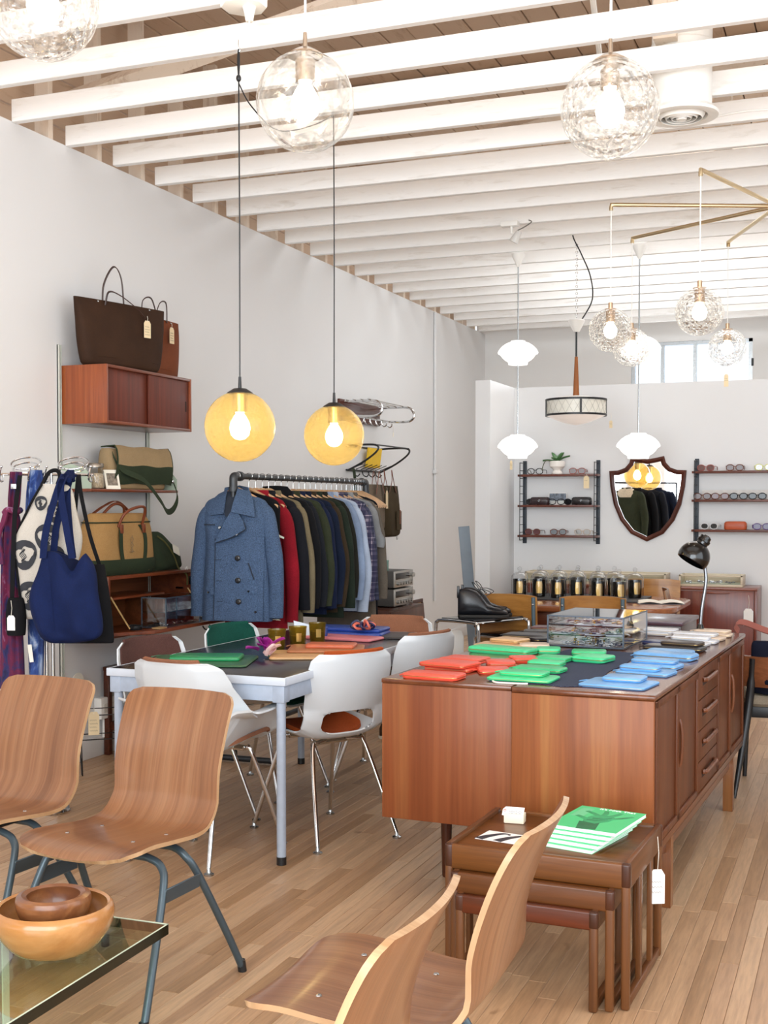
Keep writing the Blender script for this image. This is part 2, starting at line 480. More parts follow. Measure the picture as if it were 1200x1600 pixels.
# ---- open ceiling: white joists, roof boards and rafters above
JOISTM = None
def whitewash(name, c1, c2, axis):
    t = NT(name); sc = {'x': (1.4, 9, 9), 'y': (9, 1.4, 9), 'z': (9, 9, 1.4)}[axis]
    co = t.coord(scale=sc); n = t.noise(co, 2.2, 6, .65, .4); n2 = t.noise(co, 9, 4, .6)
    base = t.ramp(n, [(.27, lin(c2)), (.44, lin(c1))])
    t.bsdf(base, .75, 0, t.bump(n2, .25, .006)); return t.m
JOISTM = whitewash('whitewashed_joist', '#FAFAF8', '#E6E3DD', 'x')
ROOFM = whitewash('roof_board', '#C9AF97', '#B2947A', 'y')
STUDM = whitewash('bare_stud', '#E2D3C2', '#BFA78F', 'z')
DARKROOF = plain('roof_felt', '#6A5444', .95)
ceil = struct('ceiling', MB().bx((-4.3, -2.5, 4.33), (2.7, 13.5, 4.38)), DARKROOF)
x = -4.25; k = 0; boards = {}
while x < 2.6:
    if 'b' not in boards:
        boards['b'] = MB().bx((-.086, -2.5, 0), (.086, 13.4, .022), .003, 1).mesh('roof_board'); boards['b'].materials.append(ROOFM)
    o = bpy.data.objects.new('roof_board', boards['b']); COL.objects.link(o); o.parent = ceil; o.location = (x+.09, 0, 4.30+.004*(k % 3))
    x += .18; k += 1
jm = [MB().bx((-4.0, -.0205, 0), (2.6, .0205, .108+d), .003, 1).mesh('joist') for d in (0, .006)]
for m in jm: m.materials.append(JOISTM)
JY = [5.144+.4455*i for i in range(-7, 19)]
rj = random.Random(11)
for i, y in enumerate(JY):
    o = bpy.data.objects.new('joist', jm[i % 2]); COL.objects.link(o); o.parent = ceil
    o.location = (0, y, 3.333+rj.uniform(-.004, .004)); o.rotation_euler = (rj.uniform(-.03, .03), rj.uniform(-.0012, .0012), 0)
sm = MB().bx((-.045, -.02, 0), (.045, .02, 1.0), .002, 1).mesh('stud'); sm.materials.append(STUDM)
for y in JY[2:]:
    o = bpy.data.objects.new('stud', sm); COL.objects.link(o); o.parent = ceil; o.location = (-4.055, y-.13, 3.33)
for z in (3.25, 3.52, 3.79, 4.06):
    obj('sheathing_board', MB().bx((-4.24, -2.5, z), (-4.215, 13.4, z+.262), .003, 1), ROOFM, ceil)
for y0 in (3.2, 5.6, 8.0, 10.4, 12.6):
    b = MB(); b.tube([(-4.1, y0, 3.55), (-.4, y0+.05, 4.24)], .06, 4); obj('brace', b, STUDM, ceil)
    b = MB(); b.bx((-.9, y0, 3.48), (-.8, y0+.09, 4.3)).bx((-4.15, y0-.06, 4.16), (2.6, y0, 4.29)); obj('rafter', b, STUDM, ceil)
obj('conduit', MB().tube([(-.9, 4.0, 3.55), (-1.35, 6.9, 3.5), (-1.5, 8.5, 3.5)], .013, 8), WHITE, ceil)
obj('cable', MB().tube(crv([(-1.35, 6.3, 3.32), (-1.1, 6.34, 3.30), (-.8, 6.3, 3.31), (-.55, 6.28, 3.325), (-.2, 6.25, 3.30), (.3, 6.2, 3.32)], 5), .006, 6), WHITE, ceil)

# ---- conduit pipe and outlets on the long wall
struct('trim_1', MB().tube([(-3.985, 11.62, .45), (-3.985, 11.62, 3.32)], .016, 10).bx((-4.0, 11.58, 1.72), (-3.96, 11.66, 1.76), .004), WALLM)
def outlet(loc, label):
    t = thing('outlet_box', label, 'outlet', loc)
    obj('box', MB().bx((0, -.07, -.06), (.05, .07, .06), .006), WHITE, t)
    b = MB()
    for dy in (-.03, .03): b.bx((.05, dy-.018, -.025), (.0535, dy+.018, .025), .003, 1)
    obj('socket', b, plain('socket_plastic', '#E2DFD6', .4), t)
    obj('conduit', MB().tube([(.02, 0, -.06), (.02, 0, -loc[2]+.1)], .011, 8), WHITE, t)
    return t
outlet((-4.0, 11.12, .43), 'white surface outlet box by the wall pipe behind the dining table')
outlet((-4.0, 5.86, .27), 'small white outlet box low on wall behind the wire magazine rack')

# ================================================================== LIGHTS AND CEILING FITTINGS
CLEAR1 = glass('clear_ripple_glass', (.985, .98, .97), bubbles=36, haze=.04, edge=3.2, ringk=.32)
CLEAR2 = glass('clear_bubble_glass', (.985, .98, .97), bubbles=62, haze=.04, edge=3.2, ringk=.5)
CLEAR0 = glass('clear_seeded_glass', (.985, .98, .965), bubbles=16, haze=.05, edge=3.2)
AMBER = glass('amber_crackle_glass', (.93, .79, .44), haze=.11, hazecol=(.95, .70, .28), crackle=70)
def globe_mb(r): return MB().lathe([(r*.34, r*.94)]+[(r*sin(a), r*cos(a)) for a in [pi*(20+160*i/22)/180 for i in range(0, 23)]], 40)
def globe_pendant(loc, r, gm, label, top, cordm, capm, socket, group=None, cr=.004):
    t = thing('globe_pendant', label, 'pendant lamp', loc, group=group)
    obj('glass_globe', globe_mb(r), gm, t)
    obj('cap', MB().lathe([(.001, r+.012), (r*.18, r+.01), (r*.36, r*.955), (r*.365, r*.93), (.001, r*.93)], 24), capm, t)
    obj('socket', MB().lathe([(.001, r*.94), (r*.20, r*.93), (r*.20, r*.40), (r*.12, r*.36), (.001, r*.36)], 20), socket, t)
    obj('bulb', MB().lathe([(.014, r*.38), (.024, r*.30), (.040, r*.10), (.0445, -.008), (.038, -.036), (.022, -.052), (.001, -.057)], 20), BULB, t)
    obj('cord_grip', MB().lathe([(.001, r+.06), (.006, r+.06), (.008, r+.01), (.001, r+.01)], 10), capm, t)
    c = MB(); c.tube([(0, 0, r+.05), (.002, 0, (r+top-loc[2])/2), (0, 0, top-loc[2])], cr, 8); obj('cord', c, cordm, t)
    return t
NICK = metal('nickel', '#C9BDAE', .2)
globe_pendant((-2.10, 2.83, 2.775), .15, CLEAR1, 'dimpled clear glass globe pendant nearest of all, cut by top edge', 3.4, WHITE, NICK, NICK)
globe_pendant((-1.602, 3.448, 2.636), .15, CLEAR0, 'smooth seeded clear glass globe pendant beside the white ceiling box', 3.4, WHITE, NICK, NICK)
globe_pendant((-.736, 3.785, 2.617), .15, CLEAR1, 'dimpled clear glass globe pendant in front of the round duct', 3.4, WHITE, NICK, NICK)
def amber(loc, top, hook, label):
    t = globe_pendant(loc, .15, AMBER, label, top, BLACK, BLACK, NICK, 'amber globe pendants over the dining table', .0032)
    return t
a1 = amber((-2.468, 4.65, 1.742), 3.30, None, 'amber crackle glass globe pendant nearer one, above the green portfolio')
a2 = amber((-2.452, 5.608, 1.755), 3.33, None, 'amber crackle glass globe pendant farther one, beside chrome hat rack')
zt = 3.30-1.742
obj('knot', MB().ball((0, 0, zt-.10), .011, 10, 8, (1, 1, 1.4)).tube(crv([(0, 0, zt-.1), (-.004, 0, zt-.03), (0, 0, zt+.02), (.004, 0, zt-.03), (0, 0, zt-.1)], 5), .003, 6)
    .tube(crv([(0, 0, zt-.12), (.01, .10, zt-.19), (.012, .35, zt-.22), (.014, .7, zt-.10), (.016, .95, zt+.02)], 6), .003, 6), BLACK, a1)
obj('hook', MB().tube(crv([(0, 0, zt+.06), (0, 0, zt+.035), (.008, 0, zt+.02), (0, 0, zt+.008), (-.008, 0, zt+.018)], 5), .002, 6), CHROME, a1)

# hanging price tags
def tag_parts(par, c, w, h, mat, sl, lines, M=None, flat=False, strm=None):
    """card, string and ink of a ticket as parts of par; c: where the string is tied; card hangs below, face to -y"""
    c = Vector(c); M = M or Matrix.Identity(3)
    T = Matrix.Translation(c) @ M.to_4x4()
    pl = [(-w/2, -h), (w/2, -h), (w/2, -h*.16), (w*.28, 0), (-w*.28, 0), (-w/2, -h*.16)]
    R = Matrix.Translation((0, 0, -sl)) @ Matrix.Rotation(pi/2, 4, 'X')
    cd = obj('tag_card', MB().prism(pl, .0012, T @ R), mat, par)
    obj('tag_string', MB().tube([T @ V(0, 0, 0), T @ V(.004, 0, -sl*.5), T @ V(0, -.001, -sl-h*.1)], .0012, 5), strm or STRING, par)
    if lines:
        b = MB()
        for k in range(lines):
            z = -sl-h*(.36+.15*k); n = 7
            pts = [T @ V(-w*.36+w*.7*i/n*(1 if k % 2 else .85), -.0018, z+(.012*h*(-1)**i)*2.2) for i in range(n+1)]
            b.tube(pts, max(.0005, w*.012), 4)
        obj('tag_writing', b, INK, cd)

# white ceiling box with small hook and chain
t = thing('ceiling_box', 'white octagonal ceiling box with a small hanging hook', 'ceiling box', (-1.87, 3.56, 3.0))
oc = [(.075*cos(pi/8+k*pi/4), .075*sin(pi/8+k*pi/4)) for k in range(8)]
obj('housing', MB().prism(oc, .10, None, .006), WHITE, t)
obj('stem', MB().tube([(0, 0, .1), (0, 0, .34)], .012, 8).lathe([(.001, -.045), (.012, -.045), (.016, -.02), (.022, 0), (.001, 0)], 14, (.02, 0, 0)), WHITE, t)
obj('hook', MB().tube(crv([(.02, 0, -.04), (.02, 0, -.07), (.03, 0, -.085), (.022, 0, -.10), (.012, 0, -.09)], 5), .003, 6)
    .ring((.022, 0, -.112), .012, .003, 16, 6, Matrix.Rotation(pi/2, 3, 'X')), WHITE, t)

# round air duct with ring diffuser
t = thing('air_duct', 'round white air duct with ringed ceiling diffuser', 'air duct', (-.80, 5.80, 3.185))
obj('duct_pipe', MB().lathe([(.135, .03), (.135, .32), (.139, .325), (.135, .33), (.135, .66), (.17, .70), (.17, 1.1)], 36), WHITE, t)
fl = obj('flange', MB().lathe([(.165, .0), (.168, .012), (.14, .035), (.115, .02), (.118, .0), (.135, -.006), (.165, 0)], 40), WHITE, t)
for r in (.105, .08, .055):
    obj('diffuser_ring', MB().lathe([(r, .008), (r-.012, -.012), (r-.014, -.01), (r-.003, .01), (r, .008)], 36), WHITE, t)
obj('diffuser_centre', MB().lathe([(.03, .005), (.022, -.015), (.001, -.018), (.001, .008), (.03, .005)], 24), WHITE, t)
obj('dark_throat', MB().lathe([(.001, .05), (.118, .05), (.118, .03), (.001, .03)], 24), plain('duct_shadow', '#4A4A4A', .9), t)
obj('spoke', MB().bx((-.115, -.003, .008), (.115, .003, .014)).bx((-.003, -.115, .008), (.003, .115, .014)), WHITE, t)

# clip spotlight / sensor on a joist
t = thing('spot_fitting', 'small white spotlight fitting clamped under a far joist', 'spotlight', (-2.236, 8.17, 3.30))
obj('bracket', MB().bx((-.09, -.03, 0), (.03, .03, .035), .006).tube([(-.02, 0, 0), (-.02, 0, -.05)], .008, 8), WHITE, t)
obj('lamp_head', MB().lathe([(.001, .05), (.02, .05), (.032, -.03), (.028, -.03), (.001, .0)], 16, (0.01, 0, -.08), Matrix.Rotation(.5, 3, 'Y')), plain('pale_grey_plastic', '#D9D8D4', .4), t)
obj('lead', MB().tube(crv([(.02, 0, -.03), (.07, 0, -.01), (.12, 0, .02), (.10, 0, .035)], 5), .004, 6), plain('grey_lead', '#77736C', .5), t)

# ---- brass arm chandelier with bubbled globes
AC = V(-.448, 6.918, 3.0)
chand = t = thing('arm_chandelier', 'brass spider chandelier with long straight arms and bubbled clear globes', 'chandelier', AC)
BR = metal('pale_brass', '#E3CFA9', .3)
obj('centre_stem', MB().lathe([(.001, .30), (.05, .30), (.05, .27), (.012, .25), (.012, .05), (.035, .03), (.035, -.03), (.015, -.06), (.001, -.065)], 20), BR, t)
ends = [((-.741, 6.038), 2.331), ((-1.268, 6.568), 2.339), ((-1.306, 7.427), 2.351), ((-.784, 7.745), 2.364), ((.10, 7.62), 2.36), ((.36, 6.75), 2.35)]
for (ex, ey), gz in ends:
    e = V(ex, ey, 3.0)-AC; g = V(ex, ey, gz)-AC; r = .115
    ar = obj('arm', MB().tube([(0, 0, 0), e*.97, e, e+V(0, 0, -.015), e+V(0, 0, -.03)], .011, 10), BR, t)
    obj('cord', MB().tube([e+V(0, 0, -.02), g+V(0, 0, r)], .0035, 6), WHITE, ar)
    gb = MB(); gb.v = []; q = globe_mb(r); gb.add([V(*p)+g for p in q.v], q.f)
    go = obj('glass_globe', gb, CLEAR2, t)
    obj('socket', MB().lathe([(.001, r+.03), (.012, r+.03), (.012, r), (r*.28, r*.97), (r*.28, r*.93), (r*.21, r*.9), (r*.21, r*.36), (.001, r*.34)], 18, g), plain('copper_socket', '#C8A98A', .3, .6), go)
    obj('bulb', MB().lathe([(.012, r*.36), (.018, r*.28), (.032, .012), (.036, -.005), (.030, -.028), (.016, -.04), (.001, -.044)], 18, g), BULB, go)

# ---- double opal pendants
OPAL = glow_glass('opal_glass', '#FFFDF8', .8)
def opal(x, y, zs, label, r):
    t = thing('opal_pendant', label, 'pendant lamp', (x, y, zs[1]), group='double opal glass pendants')
    for z in zs:
        d = z-zs[1]; k = r/.15
        obj('shade', MB().lathe([(.001, .088*k), (.052*k, .088*k), (.056*k, .080*k), (.085*k, .070*k), (.115*k, .050*k), (.138*k, .025*k), (.149*k, .004*k), (.147*k, -.006*k), (.130*k, -.014*k), (.118*k, -.032*k), (.098*k, -.052*k), (.074*k, -.066*k), (.070*k, -.086*k), (.001, -.088*k)], 32, (0, 0, d)), OPAL, t)
    obj('canopy', MB().lathe([(.001, .05), (.052, .05), (.05, .035), (.02, -.03), (.008, -.05), (.001, -.05)], 20, (0, 0, 3.27-zs[1])), WHITE, t)
    obj('stem', MB().tube([(0, 0, .08*r/.15), (0, 0, zs[0]-zs[1]-.08*r/.15)], .006, 8).tube([(0, 0, zs[0]-zs[1]+.08*r/.15), (0, 0, 3.26-zs[1])], .006, 8), STEEL, t)
    return t
op1 = opal(-2.474, 9.16, (2.568, 1.854), 'double opal glass pendant hanging by the partition end', .155)
op2 = opal(-1.562, 9.19, (2.564, 1.845), 'double opal glass pendant hanging before the shield mirror', .162)

# ---- drum pendant with lattice glass
t = thing('drum_pendant', 'drum pendant with black frame, lattice glass and teak stem', 'pendant lamp', (-1.971, 8.923, 2.12))
obj('glass_drum', MB().lathe([(.205, -.055), (.215, -.05), (.215, .05), (.205, .055)], 40), plain('lattice_glass', '#EDEBE0', .35, var=.05, scale=30), t)
lt = MB()
for k in range(24):
    for s in (1, -1):
        lt.tube([(.2165*cos(2*pi*(k+.5*s*q)/24), .2165*sin(2*pi*(k+.5*s*q)/24), -.05+.05*(q+1)) for q in (-1, -.5, 0, .5, 1)], .0011, 4)
obj('lattice', lt, plain('lattice_line', '#BDBBB2', .5), t)
fr = MB(); fr.lathe([(.216, .048), (.224, .048), (.224, .062), (.216, .062), (.216, .048)], 40).lathe([(.216, -.062), (.224, -.062), (.224, -.048), (.216, -.048), (.216, -.062)], 40)
for k in range(4):
    a = k*pi/2+radians(-68.7); fr.box((.22*cos(a), .22*sin(a), 0), (.008, .014, .11), 0, 1, Matrix.Rotation(a, 3, 'Z'))
obj('frame', fr, BLACK, t)
obj('diffuser', MB().lathe([(.214, -.058), (.16, -.082), (.08, -.112), (.012, -.126), (.001, -.126)], 36), glow_glass('diffuser_glass', '#F1E6DC', .25), t)
obj('top_plate', MB().lathe([(.20, .056), (.15, .07), (.10, .082), (.001, .085)], 32), WHITE, t)
obj('teak_stem', MB().lathe([(.025, .08), (.022, .12), (.012, .37), (.001, .375)], 16), wood('stem_teak', '#B06A34', '#7C4520', 'z'), t)
obj('rod', MB().tube([(0, 0, .36), (0, 0, .56)], .007, 8), BLACK, t)
obj('canopy', MB().lathe([(.018, .55), (.026, .56), (.062, .63), (.058, .64), (.03, .645), (.001, .645)], 24), WHITE, t)
ch = MB()
for k in range(22): ch.ring((0, 0, .655+k*.025), .008, .002, 10, 4, Matrix.Rotation(pi/2, 3, 'X') @ Matrix.Rotation(0, 3, 'Z') if k % 2 else Matrix.Rotation(pi/2, 3, 'Y'))
obj('chain', ch, CHROME, t)
obj('black_lead', MB().tube(crv([(.04, 0, .64), (.115, .0, .78), (.10, 0, .95), (.03, 0, 1.12), (-.03, 0, 1.25), (-.03, 0, 1.36)], 6), .005, 6), BLACK, t)

tag_parts(t, (.26, -.02, -.05), .022, .055, MANILA, .05, 2)
obj('tag_thread', MB().tube([(.21, -.01, -.06), (.235, -.015, -.045), (.26, -.02, -.05)], .0008, 4), STRING, t)
q = V(-.784, 7.72, 2.364)-AC-V(0, 0, .115)
tag_parts(chand, q+V(0, -.02, 0), .026, .075, MANILA, .05, 2)
tag_parts(op1, (-.045, -.02, -.06), .02, .07, MANILA, .045, 2)

# ================================================================== WALL UNIT ON THE LONG WALL
rr = random.Random(5)
def sring(z, xl, xr, th, yc=0.0, n=32, p=2.6, fold=0.0, ph=0.0, k=5):
    """superellipse ring lying in a horizontal plane"""
    out = []
    cx, a, b = (xl+xr)/2, (xr-xl)/2, th/2
    for i in range(n):
        t = 2*pi*i/n; c, s = cos(t), sin(t)
        x = a*math.copysign(abs(c)**(2/p), c); y = b*math.copysign(abs(s)**(2/p), s)
        y *= 1+fold*sin(k*t+ph); out.append(Vector((cx+x, yc+y, z)))
    return out
def softbag(secs, sub=4, fold=.12, seed=0, n=36, p=2.6):
    """secs: (z, xl, xr, thickness, yc) from the bottom up, smoothed; a full, slightly creased bag"""
    rows = []
    S = [V(a, b, c) for a, b, c, *_ in secs]; T = [V(d, e, 0) for *_, d, e in [(q[0], q[1], q[2], q[3], q[4] if len(q) > 4 else 0) for q in secs]]
    S2 = crv(S, sub); T2 = crv(T, sub); r = random.Random(seed); ph = r.random()*6
    for i, (a, b) in enumerate(zip(S2, T2)):
        rows.append(sring(a.x, a.y, a.z, max(.004, b.x), b.y, n, p, fold*(.6+.4*sin(i*.9+seed)), ph+i*.14, 5+seed % 3))
    return MB().loft(rows)
def fronty(x, xl, xr, th, p=2.6):
    a = (xr-xl)/2; u = min(1, abs((x-(xl+xr)/2)/a)); return -th/2*(1-u**p)**(1/p)
def strap(pts, w, t=.003, n=6, wdir=(1, 0, 0)):
    P = crv(pts, n); d = Vector(wdir).normalized()*w/2
    return MB().sheet([[p-d, p+d] for p in P], t)

RAILM = plain('pale_green_rail', '#BEC0B6', .5)
for y, lb in ((5.49, 'pale metal wall rail nearer one, carrying the teak cabinet and shelf'), (6.35, 'pale metal wall rail farther one, behind the messenger bag')):
    z0 = .15; z1 = 2.26 if y < 6 else 2.14
    o = obj('wall_rail', MB().bx((0, -.011, z0), (.006, .011, z1)).bx((0, -.011, z0), (.016, -.007, z1)).bx((0, .007, z0), (.016, .011, z1)), RAILM, loc=(-3.9995, y, 0))
    tag(o, lb, 'wall rail', 'shelving rails')
    sl = MB()
    for k in range(40): sl.bx((.006, -.004, z0+.04+k*.051), (.0072, .004, z0+.065+k*.051))
    if y < 6: obj('slot', sl, BLACK, o)
# sliding door cabinet
RED = wood('teak_red', '#914A28', '#6B311A', 'z', .3, 34, 1.3, .35, .3, '#A35B33')
REDY = wood('teak_red_long', '#804227', '#5D2B1B', 'x', .3, 34, 1.3, .35, .3)
DOORW = wood('teak_door', '#6E3324', '#562A1F', 'z', .5, 60, 1.6, .3, .05)
t = thing('wall_cabinet', 'teak wall cabinet with two sliding doors holding two canvas totes', 'cabinet', (-3.85, 5.935, 1.84), pi/2)
h = .31; w = .875; d = .296
obj('side_panel', MB().bx((-w/2, -.147, 0), (-w/2+.016, .147, h), .002), RED, t)
obj('side_panel', MB().bx((w/2-.016, -.147, 0), (w/2, .147, h), .002), RED, t)
obj('top_panel', MB().bx((-w/2+.016, -.147, h-.016), (w/2-.016, .147, h), .002), REDY, t)
obj('bottom_panel', MB().bx((-w/2+.016, -.147, 0), (w/2-.016, .147, .016), .002), REDY, t)
obj('back_panel', MB().bx((-w/2+.016, .139, .016), (w/2-.016, .146, h-.016)), REDY, t)
for x0, x1, y, hx in ((-w/2+.017, .012, -.118, -w/2+.04), (-.012, w/2-.017, -.132, w/2-.05)):
    dr = obj('sliding_door', MB().bx((x0, y-.005, .017), (x1, y+.005, h-.017), .001), DOORW, t)
    obj('finger_pull', MB().bx((hx-.007, y-.0065, .115), (hx+.007, y-.004, .175), .004), plain('dark_recess', '#2E1B14', .7), dr)
# shelf with end brackets
GREENM = plain('pale_green_metal', '#A9B8A6', .4)
t = thing('wall_shelf', 'teak wall shelf between pale green metal end brackets', 'shelf', (-3.89, 5.92, 1.48), pi/2)
obj('board', MB().bx((-.44, -.10, 0), (.44, .108, .016), .003), REDY, t)
for x in (-.433, .433):
    obj('bracket', MB().prism([(-.095, .016), (.108, .016), (.108, .145), (.02, .145), (-.06, .12), (-.095, .08)], .003, Matrix.Translation((x, 0, 0)) @ Matrix.Rotation(pi/2, 4, 'Z') @ Matrix.Rotation(pi/2, 4, 'X')), GREENM, t)
# drop-front cabinet
t = thing('drop_front_cabinet', 'open teak drop-front cabinet with its flap folded down', 'cabinet', (-3.85, 5.943, .70), pi/2)
w = .885; h = .33
IN = wood('teak_inside', '#8A4E2C', '#6A371E', 'x', .5, 30, 1.4, .4, .05)
obj('side_panel', MB().bx((-w/2, -.148, 0), (-w/2+.018, .147, h), .002), REDY, t)
obj('side_panel', MB().bx((w/2-.018, -.148, 0), (w/2, .147, h), .002), REDY, t)
obj('top_panel', MB().bx((-w/2+.018, -.148, h-.018), (w/2-.018, .147, h), .002), REDY, t)
obj('bottom_panel', MB().bx((-w/2+.018, -.148, 0), (w/2-.018, .147, .018), .002), REDY, t)
obj('back_panel', MB().bx((-w/2+.018, .137, .018), (w/2-.018, .146, h-.018)), IN, t)
obj('inner_shelf', MB().bx((-w/2+.018, -.12, .2), (.16, .137, .212), .002), REDY, t)
obj('divider', MB().bx((.148, -.12, .018), (.16, .137, .2), .001), IN, t)
fp = obj('flap', MB().box((0, -.288, .036), (w, .282, .018), .003, 2, Matrix.Rotation(radians(-5), 3, 'X')), REDY, t)
obj('lock_plate', MB().bx((.385, -.1485, .24), (.415, -.15, .29), .004).bx((.40, -.10, .215), (.41, -.05, .225)), CHROME, t)
for sx in (-.40, .40): obj('stay', MB().tube([(sx, -.13, .22), (sx, -.25, .055)], .005, 6), plain('aged_brass', '#A88B5C', .4, .6), t)
obj('flap_handle', MB().tube(crv([(.06, -.425, .035), (.08, -.43, .015), (.12, -.43, .015), (.14, -.425, .035)], 5), .004, 6), BLACK, fp)

# glass display case on the flap
CASEG = glass('case_glass', (.97, .98, .98), refl=1.6, edge=3.0)
EDGEM = plain('dark_case_edge', '#5B6470', .3, .7)
def glass_case(name, label, loc, rz, w, d, h, shelf=None, bar=.004, base=None, mir=None):
    t = thing(name, label, 'display case', loc, rz)
    e = MB()
    for x in (-w/2, w/2):
        for y in (-d/2, d/2): e.bx((x-bar, y-bar, 0), (x+bar, y+bar, h))
    for z in (bar, h-bar):
        for y in (-d/2, d/2): e.bx((-w/2, y-bar, z-bar), (w/2, y+bar, z+bar))
        for x in (-w/2, w/2): e.bx((x-bar, -d/2, z-bar), (x+bar, d/2, z+bar))
    obj('frame', e, EDGEM, t)
    for nm, a, b in (('front_pane', (-w/2, -d/2-.001, 0), (w/2, -d/2+.001, h)), ('rear_pane', (-w/2, d/2-.001, 0), (w/2, d/2+.001, h)),
                     ('side_pane', (-w/2-.001, -d/2, 0), (-w/2+.001, d/2, h)), ('side_pane', (w/2-.001, -d/2, 0), (w/2+.001, d/2, h)), ('top_pane', (-w/2, -d/2, h-.002), (w/2, d/2, h))):
        obj(nm, MB().bx(a, b), CASEG, t)
    obj('base_plate', MB().bx((-w/2+.003, -d/2+.003, .0), (w/2-.003, d/2-.003, .006)), base or plain('case_base', '#3A3A3C', .5), t)
    if shelf:
        for z in shelf: obj('glass_shelf', MB().bx((-w/2+.004, -d/2+.004, z-.002), (w/2-.004, d/2-.004, z+.002)), mir or CASEG, t)
    return t
glass_case('glass_case', 'small glass display case standing on the folded-down cabinet flap', (-3.545, 5.87, .7485), pi/2, .36, .15, .165, (.085,), .003)
def trinkets(name, label, loc, rz, n, w, d, seed, cols, s=1.0):
    r = random.Random(seed); t = thing(name, label, 'jewellery', loc, rz)
    for ci, m in enumerate(cols):
        b = MB()
        for k in range(n//len(cols)):
            x, y = r.uniform(-w/2, w/2), r.uniform(-d/2, d/2); q = r.random()
            if q < .4: b.ring((x, y, .004*s), .010*s, .0022*s, 12, 5, Matrix.Rotation(r.uniform(-.2, .2), 3, 'X'))
            elif q < .7: b.ball((x, y, .006*s), .006*s, 8, 6, (1, 1, .8))
            else: b.tube(crv([(x, y, .003*s), (x+.02*s, y+.012*s, .006*s), (x+.04*s, y-.006*s, .003*s)], 4), .002*s, 5)
        o = obj('jewellery', b, m, t); o['kind'] = 'stuff'
    return t
DARKJ = plain('oxidised_metal', '#2E3034', .35, .6)
trinkets('jewellery_heap', 'dark rings and chains lying in the small glass case on the flap', (-3.545, 5.88, .757), pi/2, 36, .28, .10, 4, [DARKJ, STEEL, DARKJ])
t = thing('coiled_cable', 'black cable coiled on the cabinet flap beside the small glass case', 'cable', (-3.60, 5.60, .741), pi/2)
obj('coil', MB().tube([(.035*cos(a*.7)*(1+.06*sin(a)), .03*sin(a*.7), .005+.0012*a*.5) for a in range(0, 40)], .0035, 6), BLACK, t)
t = thing('paper_slip', 'tan card offcut lying at the corner of the cabinet flap', 'card', (-3.455, 5.60, .757), pi/2)
obj('slip', MB().box((0, 0, .004), (.07, .05, .008), .001), plain('tan_card', '#9C7D54', .8), t)
t = thing('black_pouch', 'flat dark jewellery box at the far end of the cabinet flap', 'box', (-3.53, 6.27, .748), pi/2)
obj('lid', MB().box((0, 0, .008), (.13, .07, .016), .003), plain('slate_box', '#57504C', .6), t)

# ---- waxed canvas totes on the cabinet
BROWNC = cloth('waxed_brown_canvas', '#4A3121', '#3A2517', 500, .75, .3, .3)
RUSTC = cloth('waxed_rust_canvas', '#94512F', '#7C4125', 500, .75, .3, .25)
DKLEATH = leather('dark_brown_leather', '#3A2119', .45)
def tote(label, cloth_m, loc, rz, secs, handles, tagpos, seed, name='canvas_tote'):
    t = thing(name, label, 'tote bag', loc, rz)
    obj('bag_body', softbag(secs, 4, .07, seed, 40, 3.2), cloth_m, t)
    zt, xl, xr = secs[-1][0], secs[-1][1], secs[-1][2]
    for hnd in handles: obj('handle', strap(hnd, .024, .005, 8, (.8, .6, 0)), DKLEATH, t)
    b = MB()
    for x in (xl*.55, xr*.6): b.ball((x, fronty(x, secs[-2][1], secs[-2][2], secs[-2][3])-.001, secs[-2][0]), .006, 8, 6)
    obj('rivet', b, STEEL, t)
    tg = tagpos; tag_parts(t, tg, .05, .095, MANILA, .025, 4)
    obj('base_seam', MB().tube([p+V(0, 0, .05) for p in sring(0, secs[1][1]-.002, secs[1][2]+.002, secs[1][3]+.004, 0, 40, 3.2)], .0018, 5, closed=True), cloth_m, t)
    return t
tote('large dark brown waxed canvas tote with a tall looped leather handle', BROWNC, (-3.80, 5.78, 2.151), radians(76),
     [(0, -.24, .24, .07), (.02, -.27, .27, .115), (.12, -.292, .292, .125), (.25, -.31, .31, .10), (.345, -.325, .325, .045, 0), (.355, -.325, .325, .04)],
     [[(-.11, .02, .33), (-.10, .02, .45), (-.03, .02, .555), (.025, .02, .50), (.045, .02, .33)], [(-.13, -.025, .33), (-.12, -.04, .40), (-.06, -.06, .39), (.05, -.07, .335), (.13, -.055, .29)]], (.13, -.072, .30), 3)
tote('smaller rust waxed canvas tote with two short leather handles', RUSTC, (-3.862, 6.215, 2.151), radians(90),
     [(0, -.20, .21, .06), (.02, -.215, .235, .09), (.12, -.225, .25, .095), (.24, -.23, .262, .08), (.335, -.235, .272, .035), (.345, -.235, .272, .03)],
     [[(-.10, .012, .33), (-.095, .012, .43), (.0, .012, .455), (.07, .012, .33)], [(-.02, -.02, .33), (.02, -.03, .43), (.09, -.03, .44), (.115, -.02, .33)]], (.10, -.062, .325), 8)

